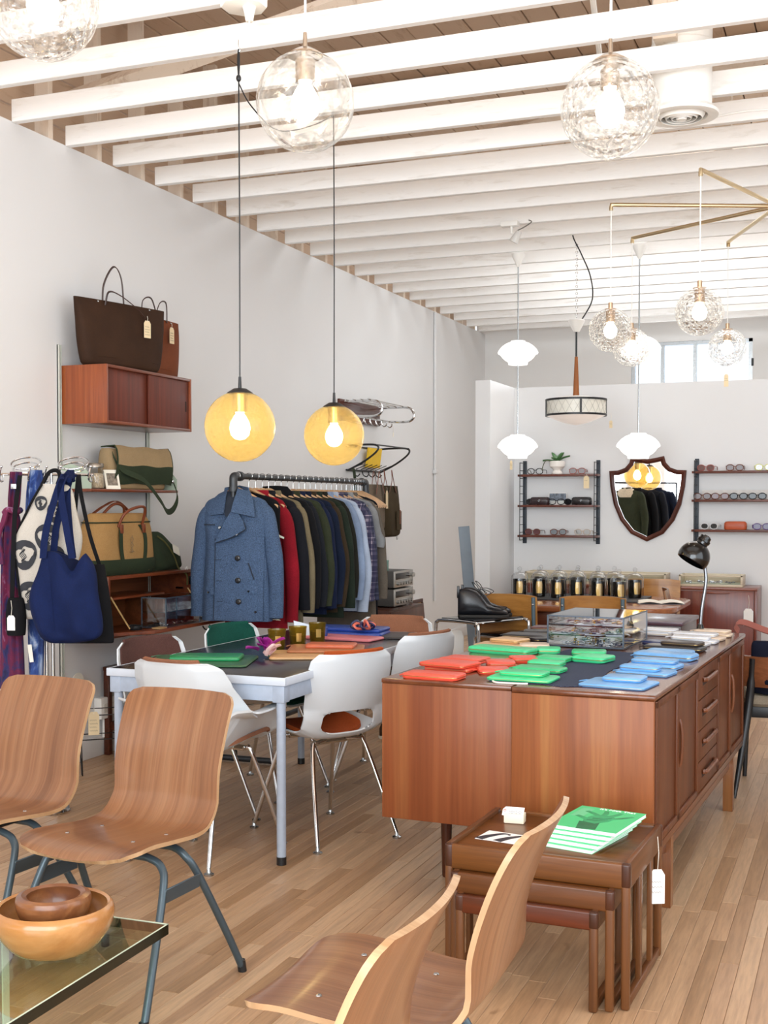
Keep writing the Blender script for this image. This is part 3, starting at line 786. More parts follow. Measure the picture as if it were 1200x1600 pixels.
# ---- messenger bag, jar and card on the shelf
TANC = cloth('tan_canvas', '#BFA57F', '#A78C66', 520, .85, .3, .15)
GRNC = cloth('forest_green_canvas', '#3E4A35', '#303B2A', 520, .85, .3, .2)
t = thing('messenger_bag', 'tan and green canvas messenger bag with long green strap on the shelf', 'shoulder bag', (-3.88, 6.01, 1.496), pi/2)
obj('bag_body', softbag([(0, -.27, .27, .10), (.02, -.29, .29, .13), (.12, -.29, .29, .13), (.2, -.28, .28, .115), (.225, -.272, .272, .09)], 4, .05, 2, 40, 4), TANC, t)
rows = []
for i in range(14):
    u = i/13; z = .238-.02*abs(.25-u) if u < .25 else .23-(u-.25)/.75*.20
    y = (.025-.09*(u/.25)) if u < .25 else -.068-.012*sin(pi*(u-.25)/.75)
    hw = .27+.025*u
    rows.append([(-hw+.02*sin(3*u)+2*hw*j/12, y-.004*sin(pi*j/12), z+.004*sin(j*1.1+u*3)) for j in range(13)])
obj('flap', MB().sheet(rows[:9], .004), TANC, t)
obj('flap_band', MB().sheet(rows[8:], .0045), GRNC, t)
obj('piping', MB().tube([V(*r[0]) for r in rows], .0045, 6).tube([V(*r[-1]) for r in rows], .0045, 6), GRNC, t)
cr = MB()
for k, (x, z) in enumerate(((0, .155), (0, .135), (0, .115))):
    cr.ring((x+.01, -.079-.001, z), .014-.002*k, .0012, 14, 4, Matrix.Rotation(pi/2, 3, 'X'))
cr.tube([(.01, -.0795, .175), (.01, -.081, .095)], .0012, 4).tube([(-.012, -.081, .10), (.032, -.081, .10)], .0012, 4)
obj('crest_print', cr, plain('crest_ink', '#8A7354', .8), t)
obj('strap', strap([(-.27, -.05, .19), (-.24, -.085, .11), (-.10, -.14, .05), (.02, -.17, -.06), (.13, -.15, -.125), (.25, -.125, -.10), (.305, -.11, -.02), (.30, -.05, .12)], .035, .004, 8, (0, .25, 1)), GRNC, t)
obj('buckle', MB().bx((.288, -.09, .04), (.305, -.08, .06), .003), CHROME, t)
JARG = glass('jar_glass', (.93, .94, .93), refl=1.4)
t = thing('glass_jar', 'lidded glass jar of brown beads on the shelf beside the messenger bag', 'jar', (-3.85, 5.605, 1.496))
obj('jar_glass', MB().lathe([(.001, .002), (.042, .002), (.046, .012), (.046, .09), (.038, .105), (.038, .115)], 24), JARG, t)
obj('lid', MB().lathe([(.04, .115), (.044, .116), (.044, .132), (.04, .138), (.001, .138)], 24), metal('jar_lid', '#8D847A', .35), t)
obj('jar_fill', MB().lathe([(.001, .004), (.042, .006), (.042, .075), (.03, .085), (.001, .08)], 20), plain('beads', '#B9A68C', .8, var=.4, scale=120), t)
t = thing('shelf_card', 'square printed card propped between the glass jar and messenger bag', 'card', (-3.80, 5.70, 1.496), rot=(radians(-18), 0, radians(60)))
obj('card', MB().box((0, 0, .055), (.085, .003, .11), 0), PAPER, t)
obj('print', MB().box((0, -.002, .055), (.06, .0012, .07), 0), plain('card_print', '#7E7468', .8, var=.5, scale=60), t)

# ---- duffel and green pouch on the drop-front cabinet
t = thing('duffel_bag', 'tan canvas duffel with green base and leather handles on the open cabinet', 'duffel bag', (-3.83, 5.775, 1.03), pi/2)
obj('bag_body', softbag([(0, -.275, .275, .16), (.03, -.29, .29, .20), (.15, -.285, .285, .20), (.26, -.275, .275, .17), (.32, -.25, .25, .11), (.335, -.235, .235, .07)], 5, .06, 4, 44, 3.4), cloth('tan_canvas_warm', '#C8A06A', '#AE8550', 520, .85, .3, .15), t)
obj('green_base', MB().loft([sring(z, -a, a, th, 0, 44, 3.4, .0, 4) for z, a, th in ((0, .285, .178), (.03, .300, .222), (.07, .300, .226), (.085, .297, .224))]), GRNC, t)
for x in (-.115, .12):
    obj('green_strap', strap([(x*.8, -.085, .27), (x, -.102, .22), (x*1.02, -.106, .14), (x*.9, -.108, .07)], .03, .004, 5), GRNC, t)
LEATH = leather('saddle_leather', '#7A3F24', .45)
for s, y in ((-1, -.085), (1, .05)):
    obj('handle', MB().tube(crv([(-.115, y, .26), (-.10, y-.03*1, .33), (-.02, y-.05, .375+.01*s), (.08, y-.045, .36), (.115, y, .26)], 6), .008, 8), LEATH, t)
for x in (-.105, .115): obj('handle_tab', MB().bx((x-.014, -.106, .225), (x+.014, -.092, .275), .004), LEATH, t)
z_ = MB().tube([(p.x, p.y, p.z) for p in sring(.285, -.277, .277, .155, 0, 44, 3.4)], .004, 6, closed=True)
obj('zip_piping', z_, GRNC, t)
obj('leather_top_strap', strap([(-.22, .0, .335), (-.12, .0, .375), (.0, 0, .40), (.12, 0, .345)], .02, .004, 6, (0, 1, 0)), LEATH, t)
cr = MB()
for k in range(3): cr.ring((-.01, -.103, .19-.03*k), .015-.002*k, .0013, 14, 4, Matrix.Rotation(pi/2, 3, 'X'))
cr.tube([(-.01, -.104, .215), (-.01, -.104, .12)], .0013, 4).tube([(-.035, -.104, .125), (.015, -.104, .125)], .0013, 4)
obj('crest_print', cr, MC['crest_ink'], t)
t = thing('green_pouch', 'forest green canvas pouch with drawcord slumped beside the tan duffel', 'pouch', (-3.84, 6.225, 1.03), pi/2)
obj('bag_body', softbag([(0, -.14, .17, .12), (.03, -.15, .19, .15), (.09, -.15, .17, .14), (.16, -.15, .08, .11), (.21, -.15, .0, .08), (.225, -.14, -.03, .05)], 4, .16, 6), GRNC, t)
obj('white_label', MB().box((.075, -.07, .115), (.075, .003, .055), .001, 1, Matrix.Rotation(.35, 3, 'Y') @ Matrix.Rotation(-.35, 3, 'X')), PAPER, t)
obj('drawcord', MB().tube(crv([(-.10, -.05, .20), (-.05, -.075, .16), (.02, -.09, .08), (.05, -.10, .01), (.09, -.13, -.03), (.08, -.14, -.09)], 6), .005, 6), cloth('olive_cord', '#6E6A40'), t)
obj('cord_hook', MB().tube(crv([(.085, -.125, .0), (.095, -.13, .015), (.10, -.13, -.005)], 4), .004, 6), WHITE, t)

# ================================================================== COAT STAND WITH HANGING BAGS
CS = (-3.46, 4.65, 0); CR = radians(21.3)
def cx(px): return (px-70)/343.0
def cz(py): return 1.41-(py-789)/343.0
t = thing('coat_stand', 'chrome coat stand with looped rings, hooks and slim twin poles', 'coat stand', CS, CR)
for x in (cx(66), cx(76)): obj('pole', MB().tube([(x, .03, .02), (x, .03, cz(738))], .008, 10), CHROME, t)
obj('base', MB().lathe([(.001, .022), (.085, .018), (.09, .008), (.088, 0), (.001, 0)], 32, (0, .03, 0)), CHROME, t)
obj('cross_rail', MB().tube([(cx(-8), .03, cz(741)), (cx(142), .03, cz(742))], .007, 8), CHROME, t)
for px in (34, 108):
    obj('ring_loop', MB().ring((cx(px+3), .02, cz(724)), .066, .0042, 32, 7, Matrix.Rotation(radians(26), 3, 'X')), CHROME, t)
    obj('ring_loop', MB().ring((cx(px-4), .09, cz(730)), .058, .0042, 32, 7, Matrix.Rotation(radians(26), 3, 'X')), CHROME, t)
for px in (0, 45, 70, 92, 138):
    obj('hook', MB().tube(crv([(cx(px), .03, cz(741)), (cx(px)+.012, -.01, cz(752)), (cx(px)+.006, -.04, cz(750)), (cx(px)+.012, -.05, cz(738)), (cx(px)+.018, -.052, cz(730))], 5), .0042, 7)
        .ball((cx(px)+.018, -.052, cz(730)), .007, 8, 6), CHROME, t)

def tiedye(name, cols):
    q = NT(name); co = q.coord(scale=(1, 1, .55)); n = q.noise(co, 9, 4, .6, 1.6)
    st = [(i/(len(cols)-1)*.44+.28, lin(c)) for i, c in enumerate(cols)]
    q.bsdf(q.ramp(n, st), .85, 0, q.bump(q.noise(co, 300, 2), .1, .002)); return q.m
DYE1 = tiedye('tie_dye_magenta', ['#1B1A3E', '#27295A', '#5E1A3E', '#701E44', '#A98CB4'])
DYE2 = tiedye('tie_dye_blue', ['#1C2350', '#2B3E78', '#33508F', '#8FA4C8', '#D8D6DE'])
def hangcloth(secs, pleats, amp, seed, n=56):
    rows = []; S = crv([V(a, b, c) for a, b, c, _, _ in secs], 5); T = crv([V(d, e, 0) for _, _, _, d, e in secs], 5)
    for i, (a, b) in enumerate(zip(S, T)):
        rows.append(sring(a.x, a.y, a.z, b.x, b.y, n, 2.3, amp*min(1, .2+i/len(S)*1.4), seed, pleats))
    return MB().loft(rows)
d = obj('tie_dye_dress', hangcloth([(cz(1072), cx(2), cx(40), .10, -.06), (cz(1000), cx(4), cx(38), .10, -.06), (cz(900), cx(6), cx(34), .085, -.06), (cz(820), cx(10), cx(36), .07, -.06), (cz(800), cx(17), cx(33), .05, -.06), (cz(780), cx(18), cx(36), .055, -.06), (cz(738), cx(20), cx(38), .045, -.05)], 9, .38, 1), DYE1, loc=CS, rz=CR)
tag(d, 'long magenta and indigo tie-dye dress hanging from the coat stand', 'dress')
obj('waist_tie', MB().tube(crv([(cx(15), -.095, cz(802)), (cx(22), -.105, cz(796)), (cx(33), -.10, cz(800)), (cx(36), -.06, cz(797))], 5), .014, 8).tube(crv([(cx(19), -.105, cz(798)), (cx(15), -.11, cz(815)), (cx(8), -.11, cz(835)), (cx(12), -.11, cz(880))], 5), .013, 8), DYE1, d)
d = obj('tie_dye_scarf', hangcloth([(cz(1062), cx(42), cx(62), .08, .0), (cz(960), cx(40), cx(66), .08, .0), (cz(840), cx(38), cx(62), .07, .0), (cz(770), cx(40), cx(68), .06, .0), (cz(735), cx(46), cx(64), .05, .0)], 7, .38, 3), DYE2, loc=CS, rz=CR)
tag(d, 'blue and white tie-dye scarf hanging beside the magenta dress', 'scarf')
obj('care_label', MB().box((cx(51), -.075, cz(1018)), (.018, .002, .08), 0, 1, Matrix.Rotation(-.12, 3, 'Y')), PAPER, d)

t = thing('crossbody_bag', 'small black crossbody bag with long strap and white ticket on coat stand', 'shoulder bag', CS, CR)
BLKC = cloth('black_canvas', '#17171B', '#0E0E11', 500, .8, .3, .3)
obj('strap', strap([(cx(40), -.10, cz(744)), (cx(36), -.14, cz(800)), (cx(33), -.15, cz(880)), (cx(31), -.15, cz(935))], .02, .003, 6), BLKC, t)
obj('bag_body', softbag([(-.085, -.03, .03, .04), (-.08, -.04, .04, .055), (0, -.044, .044, .06), (.065, -.036, .036, .045), (.08, -.03, .03, .02)], 4, .1, 3).add([], []), BLKC, t, loc=(cx(38), -.16, cz(957)))
obj('strap_slider', MB().bx((cx(35)-.012, -.152, cz(765)), (cx(35)+.012, -.142, cz(757)), .002), STEEL, t)
tag_parts(t, (cx(34), -.195, cz(933)), .034, .066, plain('white_card', '#F5F3EF', .7), .066, 0)

CANV = cloth('natural_canvas', '#E3DDD2', '#CFC8BC', 520, .85, .3, .12)
WT0 = (cx(70), -.11)
t = thing('print_tote', 'natural canvas tote printed with dark round portrait heads on coat stand', 'tote bag', (CS[0], CS[1], 0), CR)
WS = [(cz(963), cx(47), cx(100), .04, -.12), (cz(952), cx(43), cx(108), .075, -.12), (cz(900), cx(38), cx(122), .085, -.12), (cz(845), cx(33), cx(136), .08, -.12), (cz(800), cx(52), cx(128), .06, -.12), (cz(762), cx(70), cx(118), .035, -.11), (cz(757), cx(74), cx(92), .02, -.11)]
obj('bag_body', softbag(WS, 5, .05, 5, 44, 2.6), CANV, t)
PR = plain('print_ink', '#2E3036', .85, var=.2, scale=30)
def wfront(x, z):
    tb = sorted((a, (b, c, dd)) for a, b, c, dd, _ in WS)
    b = interp([(a, v[0]) for a, v in tb], z); c = interp([(a, v[1]) for a, v in tb], z); dd = interp([(a, v[2]) for a, v in tb], z)
    if not b < x < c: return None
    return -.12+fronty(x, b, c, dd)
def head_print(px, py, r, fl, par):
    """flat printed portrait: hair ring with an open face, laid on the cloth"""
    X0, Z0 = cx(px), cz(py); b = MB(); N = 22
    rows = []
    for i in range(N+1):
        a = 2*pi*i/N; ro = r*(1+.05*sin(3*a)); ri = r*(.60+.16*sin(a*2+1)+.08*sin(5*a))
        row = []
        for q in (ro, (ro+ri)/2, ri):
            x = X0+fl*q*cos(a)*.92; z = Z0+q*sin(a)*1.08; y = wfront(x, z)
            if y is None: y = wfront(min(max(x, cx(36)), cx(120)), z) or -.14
            row.append((x, y-.0045, z))
        rows.append(row)
    b.sheet(rows, .001)
    for k in range(4):
        pts = []
        for i in range(8):
            x = X0+fl*r*(.1*k-.25+.12*sin(i*1.3+k)); z = Z0+r*(.45-.13*i-.1*k*.4); y = wfront(x, z) or -.14
            pts.append((x, y-.004, z))
        b.tube(pts, .0016, 4)
    obj('head_print', b, PR, par)
for px, py, r, fl in ((51, 864, .062, 1), (86, 838, .058, -1), (59, 926, .060, 1), (76, 786, .03, 1), (100, 800, .045, -1), (97, 868, .05, -1)):
    head_print(px, py, r, fl, t)
obj('side_binding', MB().tube(crv([(cx(77), -.135, cz(757)), (cx(58), -.145, cz(792)), (cx(34), -.125, cz(843)), (cx(37), -.14, cz(880)), (cx(46), -.15, cz(950))], 6), .006, 6), BLKC, t)
obj('strap', MB().tube(crv([(cx(74), -.11, cz(760)), (cx(82), -.08, cz(740)), (cx(92), -.06, cz(736)), (cx(100), -.09, cz(745)), (cx(96), -.11, cz(762))], 6), .009, 8), BLKC, t)

NAVY = cloth('navy_canvas', '#15275A', '#0E1B41', 480, .85, .35, .25)
t = thing('navy_tote', 'deep navy canvas tote with wide straps hanging nearest on coat stand', 'tote bag', (CS[0], CS[1], 0), CR)
NS = [(cz(994), cx(98), cx(140), .05, -.27), (cz(986), cx(84), cx(168), .11, -.27), (cz(965), cx(76), cx(176), .135, -.27), (cz(925), cx(75), cx(176), .135, -.27), (cz(885), cx(82), cx(166), .115, -.26), (cz(864), cx(87), cx(155), .09, -.25), (cz(858), cx(88), cx(152), .075, -.25)]
nb = softbag(NS, 5, .15, 7, 60, 2.5)
zt_ = cz(858)
def slouch(p):
    w = max(0, min(1, (p[2]-(zt_-.16))/.16)); dip = .085*exp(-((p[0]-cx(134))/.035)**2)*w
    sag = .022*sin((p[0]-cx(120))*34+p[2]*9)*(1-w)*(1 if p[1] < -.27 else 0)
    return (p[0]+.012*sin(p[2]*17)*(1-w), p[1]+sag*.5, p[2]-dip)
nb.v = [slouch(p) for p in nb.v]
obj('bag_body', nb, NAVY, t)
obj('centre_seam', MB().tube([(cx(107)+.01*sin(z*9), -.27+fronty(cx(107), cx(76), cx(176), .135)-.006-.004*sin(z*5), z) for z in [cz(870)-.012*i for i in range(26)]], .002, 5), NAVY, t)
for a, b, y in ((93, 116, -.29), (102, 131, -.22)):
    for px0, px1 in ((a, 106 if y < -.25 else 112), (b+20 if y < -.25 else b, 110 if y < -.25 else 114)):
        obj('strap', strap([(cx(px0), y-.01, cz(868)), (cx((px0*2+px1)/3), y+.0, cz(825)), (cx(px1), y+.1, cz(765)), (cx(px1+2), y+.19, cz(742))], .030, .004, 6), NAVY, t)
    obj('strap_loop', MB().tube(crv([(cx(108), y+.15, cz(752)), (cx(109), -.04, cz(739)), (cx(113), -.03, cz(737)), (cx(117), y+.16, cz(752))], 5), .012, 8), NAVY, t)
t = thing('black_tote', 'black canvas bag mostly hidden behind the deep navy tote', 'tote bag', (CS[0], CS[1], 0), CR)
obj('bag_body', softbag([(cz(1000), cx(90), cx(176), .03, -.1), (cz(994), cx(86), cx(182), .05, -.1), (cz(930), cx(100), cx(176), .06, -.1), (cz(880), cx(112), cx(168), .04, -.1)], 4, .05, 2), BLKC, t)
obj('strap', strap([(cx(160), -.1, cz(880)), (cx(146), -.1, cz(835)), (cx(130), -.06, cz(775)), (cx(124), -.03, cz(742))], .018, .003, 6), BLKC, t)
obj('strap', strap([(cx(118), -.1, cz(880)), (cx(122), -.08, cz(800)), (cx(123), -.03, cz(742))], .018, .003, 6), BLKC, t)

# ================================================================== CLOTHES RAIL
RX, RY0, RY1, RZ = -3.20, 5.95, 7.86, 1.567
IRON = plain('iron_pipe', '#3B3E42', .4, .5, var=.12, scale=30)
t = thing('clothes_rail', 'black iron pipe clothes rail full of coats and shirts', 'clothes rail', (RX, (RY0+RY1)/2, 0), pi/2)
L = (RY1-RY0)/2
obj('rail', MB().tube([(-L, 0, RZ), (L, 0, RZ)], .0165, 12), IRON, t)
for s in (-1, 1):
    obj('post', MB().tube([(s*L, 0, .03), (s*L, 0, RZ-.01)], .0155, 12), IRON, t)
    obj('elbow', MB().tube(crv([(s*L, 0, RZ-.075), (s*L, 0, RZ-.03), (s*(L-.004), 0, RZ-.004), (s*(L-.03), 0, RZ), (s*(L-.07), 0, RZ)], 5), .0225, 12)
        .lathe([(.0225, -.012), (.027, -.012), (.027, .012), (.0225, .012)], 14, (s*L, 0, RZ-.072)).lathe([(.0225, -.012), (.027, -.012), (.027, .012), (.0225, .012)], 14, (s*(L-.072), 0, RZ), Matrix.Rotation(pi/2, 3, 'Y')), IRON, t)
    obj('foot', MB().tube([(s*L, -.28, .022), (s*L, .28, .022)], .0165, 10), IRON, t)
obj('lower_rail', MB().tube([(-L, 0, .16), (L, 0, .16)], .0155, 10), IRON, t)
HGW = wood('hanger_wood', '#D3AE86', '#B98F66', 'x', .45, 40, 3)
def hanger_mesh():
    a = MB(); pts = crv([(-.185, 0, -.168), (-.12, .0, -.122), (-.03, 0, -.078), (0, 0, -.070), (.03, 0, -.078), (.12, 0, -.122), (.185, 0, -.168)], 4)
    n = len(pts); rows = []
    for i, p in enumerate(pts):
        u = abs(i/(n-1)-.5)*2; ww = .007+.012*u
        rows.append([p+V(0, ww*cos(q), .010*sin(q)) for q in [2*pi*k/8 for k in range(8)]])
    a.loft(rows)
    b = MB(); b.tube(crv([(0, 0, -.072), (0, 0, -.03), (.004, 0, -.018), (.021, 0, -.004), (.019, 0, .014), (0, 0, .0205), (-.019, 0, .012), (-.020, 0, .0)], 4), .0019, 6)
    return a.mesh('hanger_arms'), b.mesh('hook')
HM = hanger_mesh(); HM[0].materials.append(HGW); HM[1].materials.append(STEEL)
def hanger(y, rz, label, group):
    h = bpy.data.objects.new('clothes_hanger', HM[0]); COL.objects.link(h); h.location = (RX, y, RZ); h.rotation_euler = (0, 0, rz)
    tag(h, label, 'hanger', group)
    k = bpy.data.objects.new('hook', HM[1]); COL.objects.link(k); k.parent = h
    return h

def garment(name, label, cat, y, mat, Wd=.45, L=.68, D=.10, sl=.60, rz=0.0, seed=0, flare=1.0, sw=.07, open_=True, group=None, spread=.05):
    """a garment on its hanger: x across the shoulders, front faces -y"""
    r = random.Random(seed); hw = Wd/2; ph = r.random()*6
    secs = [(-.098, .070, .05), (-.106, .095, .055), (-.122, .145, .06), (-.142, hw*.87, .07), (-.19, hw*.97, D*.9), (-.26, hw*.95, D*1.1), (-.40, hw*.90, D*1.05), (-.09-L*.8, hw*.95*flare, D*1.15), (-.09-L, hw*.98*flare, D*1.2)]
    S = crv([V(*s) for s in secs], 4); rows = []
    for i, q in enumerate(S):
        u = i/len(S); rows.append(sring(q.x, -q.y, q.y, q.z, 0, 44, 2.5, .20*u, ph+u*1.5, 6+seed % 3))
    rows = rows[::-1]
    o = obj(name, MB().loft(rows), mat, None, (RX, y, RZ), rz)
    tag(o, label, cat, group)
    for s in (-1, 1):
        pth = crv([V(s*(hw-.075), 0, -.185), V(s*(hw-.03), 0, -.225), V(s*(hw+spread*.5-.01), .0, -.36), V(s*(hw+spread), r.uniform(-.02, .02), -.34-(sl-.19)*.5), V(s*(hw+spread*.9), r.uniform(-.04, .02), -.15-sl)], 5)
        n = len(pth); rr_ = []
        for i, p in enumerate(pth):
            u = i/(n-1); a = lerp(sw, sw*.72, u)*min(1, .55+u*3.2); b = a*.72
            w1 = .06*sin(u*17+seed+s)*a
            nx = (pth[min(i+1, n-1)]-pth[max(i-1, 0)]).normalized(); side = Vector((nx.z, 0, -nx.x))
            rr_.append([p+side*((a+w1)*cos(q))+V(0, b*sin(q), 0) for q in [2*pi*k/16 for k in range(16)]])
        obj('sleeve', MB().loft(rr_), mat, o)
    if open_:
        c = MB(); rw = []
        for i in range(17):
            a = pi*(i/16)*1.7+pi*.15; a = -pi/2+.30+(2*pi-.6)*i/16
            x = .072*cos(a); yy = .045*sin(a)
            rw.append([(x*1.05, yy, -.075), (x*1.2, yy*1.25-.004, -.10), (x*1.55, yy*1.35-.006, -.135)])
        c.sheet(rw, .004); obj('collar', c, mat, o)
    return o, S
def front_y(o_S, x, z):
    S = sorted((q.x, q.y, q.z) for q in o_S); hw = interp([(a, b) for a, b, c in S], z); D = interp([(a, c) for a, b, c in S], z)
    u = min(.97, abs(x/hw)); return -D/2*(1-u**2.5)**(1/2.5)

WOOL = cloth('denim_blue_wool', '#5F789C', '#2F3D54', 190, .95, .62, .12)
coat, CS_ = garment('pea_coat', 'slate blue wool pea coat on the front end of the clothes rail', 'coat', 5.985, WOOL, .405, .70, .135, .62, radians(4), 3, 1.04, .058, False, None, .028)
def patch(zs, xl, xr, off, t, n=6):
    rows = []
    for z in zs:
        a, b = xl(z), xr(z); rows.append([(a+(b-a)*j/n, front_y(CS_, a+(b-a)*j/n, z)-off, z) for j in range(n+1)])
    return MB().sheet(rows, t)
def zr(a, b, n=12): return [a+(b-a)*i/n for i in range(n+1)]
# overlapping front, collar wings, big lapel, pockets, buttons
obj('front_panel', patch(zr(-.33, -.785, 16), lambda z: -.088+.02*(z+.33), lambda z: .178, .010, .006, 10), WOOL, coat)
obj('lapel', patch(zr(-.19, -.36, 12), lambda z: interp([(-.36, -.085), (-.30, -.05), (-.19, .012)], z), lambda z: interp([(-.36, -.075), (-.33, .02), (-.285, .10), (-.25, .088), (-.19, .045)], z), .030, .010, 8), WOOL, coat)
cb = MB()
cb.sheet([[(.025, -.045, -.070), (.085, -.015, -.085)], [(.032, -.078, -.10), (.115, -.05, -.120)], [(.026, -.105, -.15), (.140, -.08, -.180)], [(.018, -.112, -.195), (.148, -.092, -.225)]], .010)
cb.sheet([[(-.10, -.01, -.10), (-.04, -.035, -.078)], [(-.125, -.035, -.13), (-.035, -.062, -.10)], [(-.15, -.06, -.19), (-.03, -.085, -.15)], [(-.12, -.075, -.215), (-.035, -.092, -.205)]], .008)
cb.sheet([[(-.075, .0, -.09), (-.07, -.0, -.062)], [(0, .045, -.09), (0, .04, -.05)], [(.075, .0, -.09), (.07, 0, -.062)]], .008)
obj('collar', cb, WOOL, coat)
BTN = plain('dark_button', '#14161B', .3)
def button(x, z, r, m, off=.02):
    y = front_y(CS_, x, z)-off
    return MB().lathe([(.001, .006), (r*.7, .006), (r, .003), (r, -.003), (.001, -.003)], 18, (x, y, z), Matrix.Rotation(pi/2, 3, 'X'))
for x, z in ((.045, -.445), (.048, -.565), (.053, -.680)): obj('button', button(x, z, .0155, BTN), BTN, coat)
for x, z in ((.066, -.265), (.045, -.315), (-.055, -.28)): obj('press_stud', button(x, z, .008, STEEL, .028), STEEL, coat)
DK = plain('seam_shadow', '#232C3A', .9)
sb = MB()
for x, z in ((-.07, -.455), (-.065, -.57), (-.06, -.68)): sb.bx((x-.018, front_y(CS_, x, z)-.016, z-.0015), (x+.016, front_y(CS_, x, z)-.012, z+.0015))
obj('buttonhole', sb, DK, coat)
for xa, xb, z in ((.090, .155, -.615), (-.145, -.095, -.625)):
    obj('pocket_flap', patch(zr(z+.02, z-.02, 5), lambda z: xa, lambda z: xb, .018, .006, 5), WOOL, coat)
    obj('press_stud', button((xa*.7+xb*.3), z-.008, .006, BTN, .024), BTN, coat)
obj('welt_pocket', patch(zr(-.47, -.56, 5), lambda z: .10-(z+.47)*.35, lambda z: .107-(z+.47)*.35, .015, .005, 2), DK, coat)
obj('front_edge_seam', MB().tube([(-.090+.02*(z+.33), front_y(CS_, -.09, z)-.016, z) for z in zr(-.34, -.78, 14)], .0022, 5), DK, coat)
obj('lapel_edge_shade', MB().tube([(interp([(-.36, -.075), (-.33, .02), (-.285, .10), (-.25, .088), (-.19, .045)], z), front_y(CS_, .05, z)-.030, z-.004) for z in zr(-.20, -.36, 16)], .0028, 5), DK, coat)  # dark line painted as the shadow along the lapel edge
obj('yoke_seam', patch(zr(-.262, -.268, 2), lambda z: -.17, lambda z: -.095, .008, .004, 4).add([], []), DK, coat)
obj('cuff_button', button(.145, -.735, .006, BTN, .018), BTN, coat)
obj('neck_gap_shade', MB().sheet([[(-.055, -.02, -.085), (0, -.012, -.075), (.05, -.02, -.085)], [(-.045, -.066, -.14), (0, -.07, -.14), (.03, -.07, -.14)], [(-.03, -.085, -.22), (0, -.086, -.22), (.015, -.086, -.22)]], .004), DK, coat)  # dark sheet standing in for the shaded inside of the neck
hanger(5.985, radians(4), 'wooden hanger inside the slate blue pea coat', 'hangers carrying garments')

def clo(n, a, b=None, **k): return cloth(n, a, b, 400, .92, .35, .3)
def plaid(name, base, l1, l2):
    q = NT(name); co = q.coord(rnd=False)
    w = []
    for ax, sc in (('X', 62), ('Z', 62)):
        s = q.n('ShaderNodeSeparateXYZ'); q.l(co, s.inputs[0]); m = q.math('FRACT', q.math('MULTIPLY', s.outputs[ax], 14.0))
        w.append(q.ramp(m, [(0, (0, 0, 0)), (.30, (0, 0, 0)), (.32, (.7,)*3), (.55, (.7,)*3), (.57, (.1,)*3), (.80, (.1,)*3), (.82, (1, 1, 1)), (.87, (1, 1, 1)), (.89, (0, 0, 0))], 'CONSTANT'))
    s2 = q.mix(w[0], w[1], .5); c = q.ramp(s2, [(.0, lin(base)), (.45, lin(l1)), (1, lin(l2))])
    q.bsdf(c, .9); return q.m
GL = [
 ('quilted_vest', 'black quilted vest with pale lining hung behind the slate pea coat', 'vest', clo('vest_black', '#15171C', '#0B0C10'), .42, .70, .10, 0),
 ('red_jacket', 'bright red jacket hanging between two dark garments', 'jacket', clo('jacket_red', '#A51A2B', '#7F1222'), .405, .76, .08, .66),
 ('dark_blazer', 'near-black blazer hanging just past the red jacket', 'blazer', clo('blazer_dark', '#1E2028', '#12131A'), .45, .70, .09, .60),
 ('khaki_jacket', 'pale khaki chore jacket, the only beige one near the front of rail', 'jacket', clo('jacket_khaki', '#8D8168', '#74694F'), .46, .74, .08, .62),
 ('black_parka', 'black parka with standing hood on the clothes rail', 'jacket', clo('parka_black', '#16181D', '#0D0E12'), .46, .66, .11, .60),
 ('charcoal_jacket', 'charcoal jacket pressed between the black parka and olive field jacket', 'jacket', clo('jacket_charcoal', '#262A33', '#171A21'), .45, .66, .08, .60),
 ('olive_field_jacket', 'olive green field jacket with bulky sleeve on the rail', 'jacket', clo('jacket_olive', '#404734', '#2D3325'), .46, .66, .10, .60),
 ('navy_overshirt', 'navy overshirt between the two olive and brown jackets', 'shirt', clo('shirt_navy', '#1E2A4C', '#141D36'), .45, .72, .08, .62),
 ('blue_quilted_jacket', 'deep blue quilted jacket hanging past the navy overshirt', 'jacket', clo('jacket_blueq', '#1B2740', '#101a30'), .46, .70, .09, .60),
 ('brown_jacket', 'brown waxed jacket in the middle of the rail', 'jacket', clo('jacket_brown', '#4A3C2B', '#33291D'), .46, .72, .09, .62),
 ('forest_coat', 'long forest green coat hanging next to the shirts', 'coat', clo('coat_forest', '#2F3B30', '#202A22'), .46, .76, .09, .64),
 ('black_cardigan', 'dark olive black cardigan beside the pale blue shirt', 'cardigan', clo('cardigan_dark', '#2B2B24', '#1C1C18'), .45, .66, .07, .58),
 ('pale_blue_shirt', 'pale blue chambray shirt, first of the light shirts', 'shirt', clo('shirt_paleblue', '#9FB2D0', '#8499BC'), .45, .70, .07, .60),
 ('white_blue_shirt', 'very light blue oxford shirt with long cuff showing', 'shirt', clo('shirt_oxford', '#C9D6EA', '#B2C3DE'), .46, .74, .07, .68),
 ('plaid_shirt', 'navy and plum plaid shirt next to the light shirts', 'shirt', plaid('plaid_plum', '#2B2B47', '#4A4660', '#B9AEB8'), .46, .72, .07, .62),
 ('checked_shirt', 'dark checked shirt hung behind the plum plaid shirt', 'shirt', plaid('plaid_navy', '#23283F', '#3C3F58', '#9A93A4'), .46, .76, .07, .62),
 ('grey_tee', 'heather grey short sleeved tee near the far end of rail', 'shirt', clo('tee_grey', '#A2A5A8', '#8B8F93'), .46, .66, .06, .28),
 ('taupe_coat', 'long taupe coat reaching almost to the floor at the rail end', 'coat', clo('coat_taupe', '#7F766B', '#6A6258'), .46, 1.02, .09, .62),
 ('navy_trousers', 'near-black navy trousers hanging at the far end of the rail', 'trousers', clo('trouser_navy', '#181B26', '#10131B'), .42, .86, .07, 0),
]
